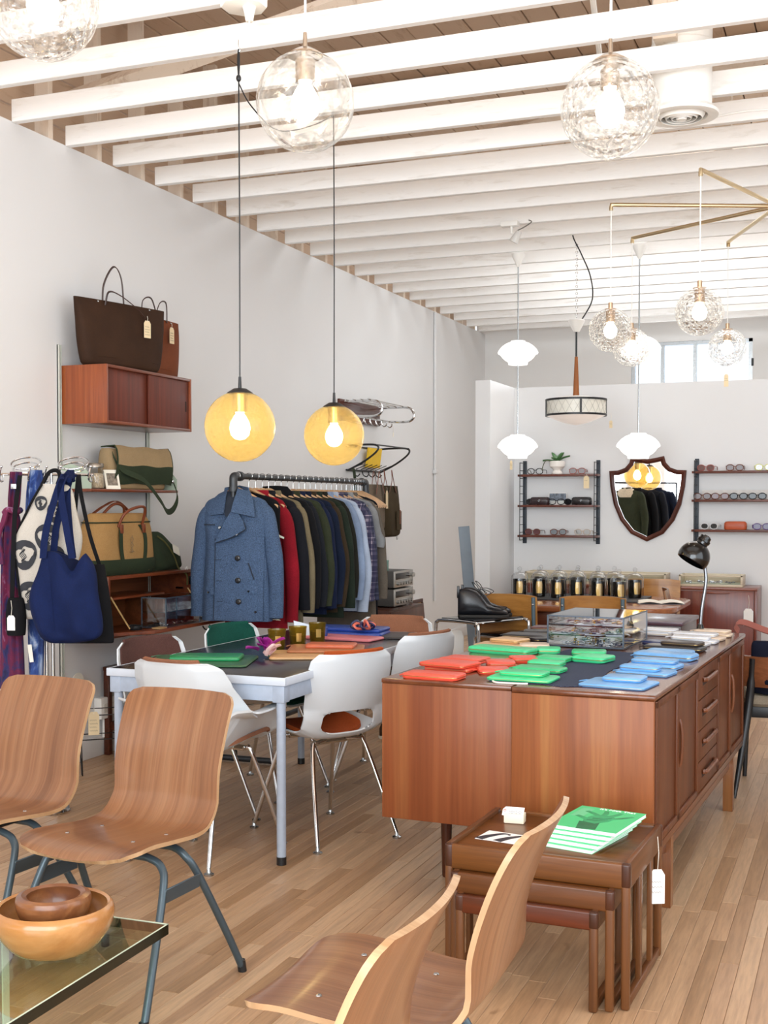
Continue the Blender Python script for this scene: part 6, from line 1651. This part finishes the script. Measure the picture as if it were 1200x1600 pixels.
# ================================================================== BACK OF THE SHOP
# ---- chrome nesting stools with boots
def chrome_stool(label, loc, rz, w, d, h, topm):
    t = thing('chrome_stool', label, 'stool', loc, rz, 'chrome tube nesting stools')
    for s in (-1, 1):
        obj('tube_side', MB().tube(crv([(s*w/2, -d/2, .012), (s*w/2, -d/2, h*.5), (s*w/2, -d/2, h-.05), (s*w/2, -d/2+.015, h-.012), (s*w/2, -d/2+.055, h), (s*w/2, d/2-.055, h), (s*w/2, d/2-.015, h-.012), (s*w/2, d/2, h-.05), (s*w/2, d/2, h*.5), (s*w/2, d/2, .012)], 4), .0105, 10), CHROME, t)
    for y in (-d/2, d/2): obj('floor_runner', MB().tube([(-w/2, y, .012), (w/2, y, .012)], .0105, 8), CHROME, t)
    obj('seat_board', MB().bx((-w/2+.004, -d/2+.045, h+.004), (w/2-.004, d/2-.045, h+.016), .003), topm, t)
    obj('cross_bar', MB().tube([(-w/2, -d/2+.05, h-.004), (w/2, -d/2+.05, h-.004)], .008, 8), CHROME, t)
    return t
BLKT = plain('black_lacquer', '#141418', .18, coat=.3)
chrome_stool('taller chrome tube stool with black top carrying the black boots', (-2.20, 7.33, 0), radians(64), .46, .36, .70, BLKT)
chrome_stool('lower chrome tube stool tucked beneath the taller one', (-2.02, 7.42, 0), radians(64), .36, .34, .60, BLKT)
BOOT = leather('black_boot_leather', '#15161C', .28)
def boot(label, loc, rz):
    t = thing('black_boot', label, 'boot', loc, rz, 'black lace-up boots on the chrome stool')
    S = []
    for u, zl, zh, w in ((-.118, .016, .165, .03), (-.10, .014, .178, .062), (-.05, .014, .178, .076), (-.005, .014, .165, .076), (.028, .014, .13, .074), (.06, .014, .085, .078), (.11, .014, .064, .088), (.15, .014, .056, .084), (.178, .016, .045, .06), (.188, .02, .036, .03)):
        S.append([Vector((u, w/2*cos(a)*(1 if sin(a) < .3 else .85), (zl+zh)/2+(zh-zl)/2*(math.copysign(abs(sin(a))**.8, sin(a))))) for a in [2*pi*k/20 for k in range(20)]])
    obj('upper', MB().loft(S), BOOT, t)
    obj('sole', MB().prism([(x, y) for x, y in [(-.118, .018), (-.108, .032), (-.03, .036), (.06, .042), (.12, .047), (.17, .04), (.196, .015), (.196, -.015), (.17, -.04), (.12, -.047), (.06, -.042), (-.03, -.036), (-.108, -.032), (-.118, -.018)]], .018, None, .004), plain('boot_sole', '#23211F', .7), t)
    obj('heel_tab', MB().bx((-.124, -.012, .12), (-.108, .012, .195), .003), BOOT, t)
    obj('toe_seam', MB().tube(crv([(.055, .036, .066), (.10, .038, .060), (.15, .03, .054), (.166, 0, .052), (.15, -.03, .054), (.10, -.038, .060), (.055, -.036, .066)], 4), .003, 6), BOOT, t)
    obj('laces', MB().tube(crv([(-.005, .02, .17), (.03, -.025, .148), (.03, .03, .14), (.0, .04, .195), (-.03, .03, .215), (.0, .02, .175), (.045, .03, .17), (.085, .035, .15), (.05, .03, .13)], 5), .0025, 6), BLACK, t)
    return t
boot('black ankle boot nearer the viewer on the chrome stool', (-2.21, 7.245, .717), radians(20))
boot('black ankle boot partly behind the nearer one on the chrome stool', (-2.225, 7.375, .717), radians(24))
for lb, loc, m, rz in (('white paddle board tag standing behind the chrome stool legs', (-2.44, 7.52, 0), WHITE, .3),):
    t = thing('white_paddle', lb, 'board', loc, rz)
    obj('blade', MB().prism([(-.055, 0), (.055, 0), (.055, .56), (.04, .60), (-.04, .60), (-.055, .56)], .016, Matrix.Rotation(radians(84), 4, 'X'), .004), m, t)
SHO = [('pair_shoe', 'brown shoe on the floor near the far table end', '#5E4C3E', (-2.60, 6.95)), ('pair_shoe', 'taupe shoe on the floor beside the brown one', '#8C7E70', (-2.50, 7.10)), ('pair_shoe', 'blue canvas shoe on the floor below the chrome stool', '#6F86B4', (-2.30, 6.90))]
for k, (nm, lb, c, (x, y)) in enumerate(SHO):
    t = thing('shoe', lb, 'shoe', (x, y, 0), radians(30+50*k), 'shoes under the chrome stool')
    S = []
    for u, zh, w in ((-.13, .05, .03), (-.12, .075, .06), (-.06, .075, .07), (0, .065, .075), (.06, .055, .088), (.11, .045, .08), (.135, .03, .04)):
        S.append([Vector((u, w/2*cos(a), .012+zh/2+(zh/2)*sin(a))) for a in [2*pi*j/14 for j in range(14)]])
    obj('upper', MB().loft(S), cloth('shoe_'+str(k), c), t)
    obj('sole', MB().prism([(-.135, .02), (-.12, .034), (0, .034), (.06, .044), (.11, .042), (.142, .015), (.142, -.015), (.11, -.042), (.06, -.044), (0, -.034), (-.12, -.034), (-.135, -.02)], .014), PAPER, t)

# leaning grey board behind the partition end
tag(obj('grey_board', MB().box((0, 0, .62), (.09, .02, 1.24), .002), plain('blue_grey_board', '#8F9CA8', .6), None, (-2.93, 9.60, 0), 0, (0, radians(-5), radians(20))), 'blue-grey board leaning beside the end of the partition', 'board')

# ---- back table with rounded end
t = thing('back_table', 'teak table with rounded corners holding the candles in glass domes', 'table', (-1.865, 8.53, 0), radians(0))
obj('tabletop', MB().prism([(p.x, p.y) for p in sring2(1.47, 1.14, .26, 8)], .038, Matrix.Translation((0, 0, .702)), .010, 0, 3), wood('back_table_teak', '#A5663F', '#7F4629', 'x', .2, 26, 1.1, .35, .4), t)
obj('drawer_case', MB().bx((-.62, -.46, .57), (.62, .46, .702), .004), wood('back_table_case', '#7A4129', '#5A2D1C', 'x', .3), t)
for x in (-.58, .58):
    for y in (-.42, .42): obj('leg', MB().tube([(x, y, .58), (x*1.03, y*1.05, 0)], [.022, .014], 14), TEAK, t)
for x in (-.31, .31): obj('drawer', MB().bx((x-.30, -.468, .58), (x+.30, -.46, .695), .003), wood('back_table_drawer', '#7E452C', '#5F311F', 'x', .3), t)
BZ = .7405
DOME = glass('dome_glass', (.95, .96, .965), edge=2.2)
VES = plain('black_candle_glass', '#15130F', .12); GLD = metal('gold_label_foil', '#B9985E', .35)
def candle(X, Y, lb, k):
    c = thing('black_candle', 'black glass candle with gold label ' + lb, 'candle', (X, Y, BZ+.013), radians(-90+14+k*3), 'black candles under glass domes')
    obj('vessel', MB().lathe([(.001, 0), (.042, 0), (.046, .004), (.0485, .125), (.046, .125), (.044, .108), (.001, .108)], 24), VES, c)
    obj('gold_label', MB().sheet([[(.0477*cos(a)+.0, .0477*sin(a), z*1.3) for a in [q*(.42+.10*sin(pi*(z-.02)/.065)) for q in (-1, -.5, 0, .5, 1)]] for z in (.02, .036, .052, .068, .085)], .0012), GLD, c)
    d = thing('glass_dome', 'clear glass dome with ball knob ' + lb, 'cloche', (X, Y, BZ+.0125), 0, 'glass domes over black candles')
    obj('bell', MB().lathe([(.061, 0), (.062, .125), (.058, .148), (.042, .167), (.020, .174), (.010, .176)], 32), DOME, d)
    obj('knob', MB().lathe([(.010, .174), (.008, .182), (.013, .188), (.0165, .20), (.012, .211), (.001, .214)], 20), DOME, d)
CND = [(-2.299, 8.580, 'in the front row, at the partition end'), (-2.167, 8.620, 'in the front row, second from the partition end'), (-2.017, 8.560, 'in the front row, third from the partition end'), (-1.892, 8.640, 'in the front row, fourth from the partition end'), (-1.721, 8.520, 'in the front row, third from the lamp end'), (-1.567, 8.480, 'in the front row, second from the lamp end'), (-1.502, 8.740, 'nearest the open book'), (-2.223, 8.900, 'in the back row, behind the second one'), (-2.087, 8.920, 'in the back row, behind the third one'), (-1.951, 8.930, 'in the back row, behind the fourth one'), (-1.791, 8.880, 'in the back row, behind the fifth one'), (-1.678, 8.900, 'in the back row, behind the sixth one')]
for i, (x, y, sx, lb) in enumerate(((-2.09, 8.72, .80, 'black slab under the candles at the partition half of the table'), (-1.60, 8.70, .46, 'black slab under the candles at the book half of the table'))):
    w = .60 if i == 0 else .36
    tag(obj('slate_slab', MB().bx((-w/2, -.27, 0), (w/2, .27, .012), .002), plain('slate', '#2A2B2E', .5), None, (x, y, BZ), 0), lb, 'slab')
for k, (x, y, lb) in enumerate(CND): candle(x, y, lb, k)
t = thing('open_book', 'open white book lying at the rounded end of the back table', 'book', (-1.285, 8.47, BZ), radians(14))
obj('page_block', MB().sheet([[(-.15+.15*j/6, y, .003+.014*sin(pi*j/6)*.8+.004) for j in range(7)] for y in (-.10, .10)], .006), PAPER, t)
obj('page_block', MB().sheet([[(.15*j/6, y, .003+.014*sin(pi*j/6)*.8+.004) for j in range(7)] for y in (-.10, .10)], .006), PAPER, t)
obj('cover', MB().bx((-.155, -.105, 0), (.155, .105, .003)), plain('book_cover_grey', '#6A6A6E', .6), t)

# ---- school chairs
SCW = wood('school_ply', '#B07A3C', '#8C5A28', 'x', .35, 22, 1.2, .35, .3, '#C08C4C')
SCB = plain('school_steel', '#51646F', .4)
def school_chair(label, loc, rz):
    t = thing('school_chair', label, 'chair', loc, rz, 'plywood and steel school chairs')
    rows = [[(-.205+.41*j/14, .20+.02*(z-.52)/.3-.035*(1-(abs(-1+2*j/14)**2)) + .035, z-.012*abs(-1+2*j/14)**4*(1 if z > .78 else 0)) for j in range(15)] for z in (.53, .61, .69, .77, .825, .845)]
    obj('backrest', MB().sheet(rows, .010), SCW, t)
    obj('seat', MB().sheet([[(-.195+.39*j/8, y, .45+.012*abs(-1+2*j/8)**2+(0 if y > -.15 else -.012)) for j in range(9)] for y in (-.20, -.15, -.05, .08, .19)], .011), SCW, t)
    for s in (-1, 1):
        obj('rear_post', MB().tube([(s*.185, .235, .40), (s*.185, .262, .83)], .0125, 10).tube([(s*.185, .235, .42), (s*.20, .27, .01)], .0125, 10), SCB, t)
        obj('front_leg', MB().tube([(s*.185, -.15, .44), (s*.20, -.20, .01)], .0125, 10), SCB, t)
        obj('side_rail', MB().tube([(s*.185, -.16, .43), (s*.185, .235, .43)], .011, 8), SCB, t)
        obj('rivet', MB().ball((s*.185, .274, .785), .008, 8, 6).ball((s*.185, .268, .62), .008, 8, 6), STEEL, t)
    return t
school_chair('oak plywood school chair with blue jacket on it, nearest the chrome stool', (-2.10, 7.78, 0), radians(178))
school_chair('oak plywood school chair behind the jewellery case, before the candles', (-1.575, 7.80, 0), radians(184))
school_chair('oak school chair on the far side of the back table, by the open book', (-1.50, 9.28, 0), radians(0))
t = thing('denim_jacket', 'blue denim jacket heaped on the school chair beside the chrome stool', 'jacket', (-2.10, 7.74, .452), radians(0))
obj('cloth', softbag([(.012, -.17, .17, .30), (.05, -.19, .18, .28), (.10, -.17, .16, .22), (.16, -.12, .12, .14), (.19, -.08, .07, .06)], 4, .22, 5), cloth('blue_denim', '#32445F', '#22314A', 420), t)
# bentwood chair near the lamp
t = thing('bentwood_chair', 'curved teak plywood chair between the lamp and the back cabinet', 'chair', (-1.03, 8.80, 0), radians(100))
obj('shell', MB().sheet([[(-.20+.40*j/10, y-.03*(1-abs(-1+j/5)**2)*(1 if z > .5 else 0), z) for j in range(11)] for y, z in ((-.22, .44), (-.1, .455), (.1, .44), (.18, .46), (.22, .55), (.25, .68), (.275, .80), (.28, .82))], .012), PLY, t)
for s in (-1, 1):
    obj('leg', MB().tube([(s*.15, -.12, .44), (s*.20, -.22, 0)], .012, 8), CHROME, t)
    obj('leg', MB().tube([(s*.15, .10, .44), (s*.20, .22, 0)], .012, 8), CHROME, t)

# ---- teak cabinet by the partition with two display boxes
t = thing('teak_cabinet', 'long reddish teak cabinet with sliding doors against the partition', 'cabinet', (-1.63, 9.77, 0))
CBW = wood('cabinet_teak', '#7E3B2B', '#5F2A20', 'z', .3, 40, 1.2, .35, .3)
CBX = wood('cabinet_teak_long', '#8A4A34', '#683426', 'x', .3, 30, 1.2, .35, .3)
obj('carcass', MB().bx((-.88, -.19, .14), (.885, .215, .765), .003), CBX, t)
obj('top', MB().bx((-.89, -.205, .765), (.895, .22, .785), .003), CBX, t)
obj('side_panel', MB().bx((.875, -.205, .12), (.895, .22, .765), .002), CBW, t)
for x0_, x1_ in ((-.86, -.28), (-.275, .30), (.305, .87)):
    dr = obj('sliding_door', MB().bx((x0_, -.202, .16), (x1_, -.19, .755), .002), CBW, t)
    xm = (x0_+x1_)/2
    obj('door_lip', MB().prism([(xm-.11+.22*i/10, -.016*sin(pi*i/10)) for i in range(11)], .012, Matrix.Translation((0, -.203, .738)) @ Matrix.Rotation(0, 4, 'X'), .002), CBX, dr)
for x in (-.8, .8):
    for y in (-.15, .15): obj('leg', MB().tube([(x, y, .14), (x, y, 0)], [.02, .014], 12), CBW, t)
tag_parts(t, (.835, -.225, .735), .07, .13, plain('white_card', '#F5F3EF', .7), .10, 0)
VIT = wood('pale_box_wood', '#E0D3BA', '#C9B798', 'x', .45, 30, 1.5)
def vitrine(label, X, w, h=.09):
    t = thing('display_box', label, 'display box', (X, 9.76, .7855))
    e = MB()
    obj('floor_board', MB().bx((-w/2, -.12, 0), (w/2, .12, .018), .002), VIT, t)
    obj('back_board', MB().bx((-w/2, .105, .018), (w/2, .12, h), .002), VIT, t)
    for s in (-1, 1): obj('end_board', MB().bx((s*w/2-s*.016, -.12, .018), (s*w/2, .105, h), .002), VIT, t)
    obj('top_frame', MB().bx((-w/2, -.12, h-.012), (w/2, -.10, h), .002).bx((-w/2, .10, h-.012), (w/2, .12, h+.001), .002), VIT, t)
    obj('front_glass', MB().bx((-w/2+.016, -.117, .018), (w/2-.016, -.114, h-.012)), DOME, t)
    obj('lining', MB().bx((-w/2+.016, -.11, .0181), (w/2-.016, .104, .024)), plain('lining_sage', '#B7BAA2', .9), t)
    tr = MB(); rv = random.Random(int(w*100))
    for k in range(int(w*40)): tr.ring((rv.uniform(-w*.42, w*.42), rv.uniform(-.09, .06), .030), .011, .004, 12, 5, Matrix.Rotation(rv.uniform(-.6, .6), 3, 'X'))
    q = obj('trinkets', tr, DARKJ if w > .6 else STEEL, t); q['kind'] = 'stuff'
    return t
vitrine('long pale wooden display box behind the glass domes', -1.98, 1.12)
vitrine('shorter pale wooden display box behind the desk lamp', -1.085, .475, .088)

# ---- string shelves with eyewear
SHW = wood('shelf_teak', '#6E3B2C', '#522A20', 'x', .35, 30, 1.3)
def string_shelf(label, x0_, x1_, zs, zt, zb_, endr):
    t = thing('ladder_shelf', label, 'wall shelf', ((x0_+x1_)/2, 9.999, 0), 0, 'ladder shelves of eyewear')
    w = (x1_-x0_)/2
    for s in ((-1, 1) if endr else (-1,)):
        obj('ladder_plate', MB().bx((s*w-.016, -.012, zb_), (s*w+.016, 0, zt), .002), plain('dark_blue_steel', '#27303A', .45), t)
        b = MB(); x = s*w-(.0 if s < 0 else .0)
        b.tube([(x, -.17, zb_+.03), (x, -.17, zt-.02)], .0035, 6)
        for k in range(11):
            z = zb_+.03+(zt-zb_-.05)*k/10; b.tube([(x, -.01, z), (x, -.17, z)], .003, 6)
        obj('wire_ladder', b, BLACK, t)
    for z in zs: obj('shelf_board', MB().bx((-w-.02, -.168, z-.018), (w+.02 if endr else w+.5, -.014, z), .002), SHW, t)
    return t
LZ = (1.66, 1.41, 1.163); RZs = (1.674, 1.452, 1.218)
ls = string_shelf('black ladder wall shelf with three boards beside the partition end, plant on top', -2.635, -2.02, LZ, 1.775, 1.09, True)
string_shelf('black ladder wall shelf with three boards cut off by the picture edge', -1.235, -.60, RZs, 1.775, 1.10, False)
def eyewear(label, x, z, fm, lm, y=9.90, s=1.0, rz=0.0, round_=True):
    t = thing('eyeglasses' if 'sun' not in label else 'sunglasses', label, 'glasses', (x, y, z), rz, 'eyewear on the ladder shelves')
    for q in (-1, 1):
        c = (q*.034*s, 0, .024*s); Rm = Matrix.Rotation(pi/2, 3, 'X')
        pts = [(c[0]+.027*s*cos(a), 0, c[2]+(.022 if round_ else .019)*s*math.copysign(abs(sin(a))**.8, sin(a))) for a in [2*pi*k/18 for k in range(18)]]
        obj('rim', MB().tube(pts, .0034*s, 6, closed=True), fm, t)
        obj('lens', MB().prism([(p[0], p[2]) for p in pts], .0014, Matrix.Rotation(pi/2, 4, 'X')), lm, t)
        obj('temple', MB().tube(crv([(q*.062*s, .0, .034*s), (q*.066*s, .02, .035*s), (q*.066*s, .09, .032*s), (q*.062*s, .115, .010*s)], 4), .0028*s, 6), fm, t)
    obj('bridge', MB().tube(crv([(-.009*s, 0, .030*s), (0, -.003, .033*s), (.009*s, 0, .030*s)], 4), .003*s, 6), fm, t)
    return t
FB = plain('black_acetate', '#17161A', .2); FT = plain('tortoise_acetate', '#6A3B2C', .2, var=.5, scale=60); FR_ = plain('rose_acetate', '#9A5A55', .2); FC = plain('clear_acetate', '#CDBFB0', .2); FW = plain('white_acetate', '#E8E8EA', .2); FP = plain('purple_acetate', '#6C5590', .2); FY = plain('lime_acetate', '#D8DC8C', .2)
LC = glass('clear_lens', (.96, .97, .97)); LB = plain('brown_lens', '#4A2B24', .2); LK = plain('black_lens', '#121215', .2); LP = plain('pink_lens', '#5E3638', .2); LV = plain('violet_lens', '#463860', .2)
E_ = [('black clear-lens eyeglasses on the top board beside the plant', -2.52, LZ[0], FB, LC), ('rose brown sunglasses on the top board by the hanging ticket', -2.17, LZ[0], FR_, LB),
      ('black sunglasses in front of the postcard on the middle board', -2.34, LZ[1], FB, LC), ('black sunglasses peeking out beside the first hard case', -2.545, LZ[1], FB, LK), ('black-rim sunglasses beside the second hard case', -2.225, LZ[1], FB, LK),
      ('rose sunglasses on the lowest board next to the ladder', -2.54, LZ[2], FT, LP), ('tortoise sunglasses in the centre of the lowest board', -2.325, LZ[2], FT, LK), ('clear-frame eyeglasses at the end of the lowest board', -2.125, LZ[2], FC, LC),
      ('rose sunglasses on the upper board right of the shield mirror', -1.155, RZs[0], FR_, LP), ('brown cat-eye sunglasses on the upper board, second along', -.935, RZs[0], FT, LB), ('lime framed sunglasses on the upper board at the picture edge', -.72, RZs[0], FY, LC),
      ('tortoise sunglasses starting the crowded middle board', -1.18, RZs[1], FT, LB), ('dark brown sunglasses second along the crowded middle board', -1.045, RZs[1], FT, LP), ('black sunglasses third along the crowded middle board', -.905, RZs[1], FB, LK), ('black sunglasses last along the crowded middle board', -.765, RZs[1], FB, LK),
      ('white and black sunglasses on the bottom board beside the ladder', -1.125, RZs[2], FW, LK), ('purple sunglasses on the bottom board beyond the orange case', -.73, RZs[2], FP, LV)]
for lb, x, z, fm, lm in E_: eyewear(lb, x, z+.0005, fm, lm, 9.885 if 'peeking' not in lb and 'second hard' not in lb else 9.935, 1.05, rz=.12*sin(x*40))
def case(label, x, z, m, w=.16):
    t = thing('glasses_case', label, 'case', (x, 9.875, z+.0005))
    obj('case_body', MB().loft([[Vector((p.x, p.y, zz)) for p in sring2(w*k, .07*k, .02)] for zz, k in ((0, .93), (.008, 1), (.032, 1))]), m, t)
    obj('case_lid', MB().loft([[Vector((p.x, p.y, zz)) for p in sring2(w*k, .07*k, .02)] for zz, k in ((.033, 1), (.05, .98), (.062, .86), (.064, .7))]), m, t)
    return t
BC = leather('black_case', '#1D191B', .25)
c1 = case('black hard glasses case nearer the plant side on the middle board', -2.475, LZ[1], leather('maroon_case', '#2C1B1E', .25))
c2 = case('black hard glasses case at the ticket end of the middle board', -2.13, LZ[1], BC)
for c in (c1, c2): obj('case_emblem', MB().ring((0, -.036, .034), .008, .0015, 14, 4, Matrix.Rotation(pi/2, 3, 'X')).tube([(-.018, -.036, .034), (.018, -.036, .034)], .0014, 4), STEEL, c)
case('orange leather glasses case on the bottom board of the cut-off shelf', -.925, RZs[2], leather('orange_case', '#B8532B', .4), .17)
t = thing('postcard', 'small black and white picture card standing on the middle eyewear board', 'postcard', (-2.345, 9.94, LZ[1]), rot=(radians(-6), 0, 0))
obj('card', MB().bx((-.075, -.001, 0), (.075, .001, .10)), plain('white_card', '#F5F3EF', .7), t)
obj('picture', MB().bx((-.07, -.0018, .035), (.07, -.001, .095)), plain('grey_picture', '#77808C', .7, var=.6, scale=45), t)
t = thing('shelf_card', 'long pale printed card strip behind the crowded eyewear board', 'card', (-.93, 9.955, RZs[1]), rot=(radians(-5), 0, 0))
obj('card', MB().bx((-.26, -.001, 0), (.30, .001, .075)), plain('pale_card', '#E4DFDA', .7, var=.08, scale=25), t)
tag_parts(ls, (.245, -.175, 1.655), .045, .10, MANILA, .012, 1)
# plant
t = thing('potted_orchid', 'small leafy orchid plant in a footed white pot on the top board', 'potted plant', (-2.34, 9.90, LZ[0]+.0005))
obj('pot', MB().lathe([(.001, 0), (.042, 0), (.044, .012), (.032, .03), (.034, .038), (.060, .062), (.064, .105), (.058, .108), (.055, .095), (.001, .09)], 28), plain('white_ceramic', '#EFEAE2', .35), t)
obj('soil', MB().lathe([(.001, .096), (.054, .094), (.05, .088), (.001, .088)], 20), plain('soil', '#4A3A2C', .95), t)
LEAF = plain('orchid_leaf', '#4F7A4A', .35, var=.2, scale=20)
def leaf(a, l, w, pit, m=LEAF):
    rows = []
    for i in range(9):
        u = i/8; ww = w*sin(pi*(.08+.9*u))**.7; r_ = l*u*cos(pit*(1-.5*u)); z = .095+l*sin(pit)*u-.25*l*u*u*(1 if pit < .9 else .2)
        rows.append([(r_*cos(a)-ww*(j/2-1)*sin(a), r_*sin(a)+ww*(j/2-1)*cos(a), z+.012*abs(j/2-1)**2) for j in range(5)])
    return MB().sheet(rows, .003)
for a, l, w, p in ((.15, .11, .025, .75), (2.4, .09, .022, 1.1), (3.3, .12, .02, .35), (-.6, .09, .022, 1.0), (1.2, .085, .02, 1.2), (4.3, .08, .02, .7)): obj('leaf', leaf(a, l, w, p), LEAF, t)
obj('air_root', MB().tube(crv([(-.03, -.02, .10), (-.08, -.05, .11), (-.105, -.05, .07), (-.115, -.05, .03)], 5), .004, 6), plain('root', '#5E5F48', .7), t)

# ---- shield mirror
cxm, czm = -1.622, 1.44
out = [(-.307, .245), (-.29, .08), (-.25, -.08), (-.18, -.20), (-.09, -.285), (0, -.322), (.09, -.285), (.18, -.20), (.25, -.08), (.29, .08), (.307, .245),
       (.24, .245), (.19, .262), (.155, .305), (.135, .355), (.09, .358), (.10, .345), (.0, .375), (-.10, .345), (-.09, .358), (-.135, .355), (-.155, .305), (-.19, .262), (-.24, .245)]
out = [(-.307, .245), (-.297, .12), (-.268, -.03), (-.215, -.155), (-.13, -.262), (0, -.325), (.13, -.262), (.215, -.155), (.268, -.03), (.297, .12), (.307, .245), (.235, .248), (.18, .268), (.145, .308), (.13, .36), (.06, .345), (0, .335), (-.06, .345), (-.13, .36), (-.145, .308), (-.18, .268), (-.235, .248)]
t = thing('shield_mirror', 'shield-shaped mirror in a dark teak frame hanging on the partition', 'mirror', (cxm, 9.999, czm))
def inset(poly, d):
    n = len(poly); r = []
    for i in range(n):
        p0, p1, p2 = Vector(poly[i-1]), Vector(poly[i]), Vector(poly[(i+1) % n])
        a = (p1-p0).normalized(); b = (p2-p1).normalized(); na = Vector((-a.y, a.x)); nb = Vector((-b.y, b.x))
        m = (na+nb).normalized(); k = d/max(.35, m.dot(na)); r.append((p1.x+m.x*k, p1.y+m.y*k))
    return r
inn = inset(out, .036); mid = inset(out, .016)
rows = [[V(x, 0, z) for x, z in out], [V(x, -.022, z) for x, z in out], [V(x, -.030, z) for x, z in mid], [V(x, -.022, z) for x, z in inn], [V(x, -.008, z) for x, z in inn]]
obj('frame', MB().loft(rows, False), wood('mirror_frame', '#5C2F22', '#43211A', 'z', .3), t)
mg = NT('mirror_glass'); mg.bsdf((.9, .92, .93, 1), .01, 1.0); 
obj('mirror_glass', MB().prism(inset(out, .032), .004, Matrix.Translation((0, -.008, 0)) @ Matrix.Rotation(pi/2, 4, 'X')), mg.m, t)

# ---- second rail behind the viewer, seen only in the shield mirror
RX2 = -3.45
t = thing('clothes_rail', 'iron clothes rail of dark coats reflected in the shield mirror', 'clothes rail', (-3.25, .215, 0), radians(137))
obj('rail', MB().tube([(-.6, 0, 1.76), (.6, 0, 1.76)], .0165, 12), IRON, t)
for s in (-1, 1):
    obj('post', MB().tube([(s*.6, 0, .03), (s*.6, 0, 1.76)], .0155, 12), IRON, t); obj('foot', MB().tube([(s*.6, -.26, .022), (s*.6, .26, .022)], .0165, 10), IRON, t)
for k, (x, y, m, lb) in enumerate(((-3.50, .45, 'jacket_olive', 'dark olive coat with pale fleece collar reflected in the shield mirror'), (-3.36, .32, 'parka_black', 'black coat second in the mirrored row of coats'), (-3.22, .19, 'jacket_charcoal', 'charcoal coat third in the mirrored row of coats'), (-3.08, .06, 'jacket_blueq', 'deep blue coat last in the mirrored row of coats'))):
    o, S_ = garment('hanging_coat', lb, 'coat', y, MC[m], .56, .95, .12, .70, 0, 60+k, 1.05, .075, True, 'coats reflected in the mirror')
    o.location = (x, y, 1.76); o.rotation_euler = (0, 0, radians(200))
    if k == 0: obj('fleece_collar', MB().loft([sring(z, -a, a, b, .0, 24, 2.4) for z, a, b in ((-.23, .15, .15), (-.17, .16, .16), (-.10, .12, .12), (-.085, .06, .06))]), plain('fleece', '#CFC2AB', .95, var=.2, scale=60), o)
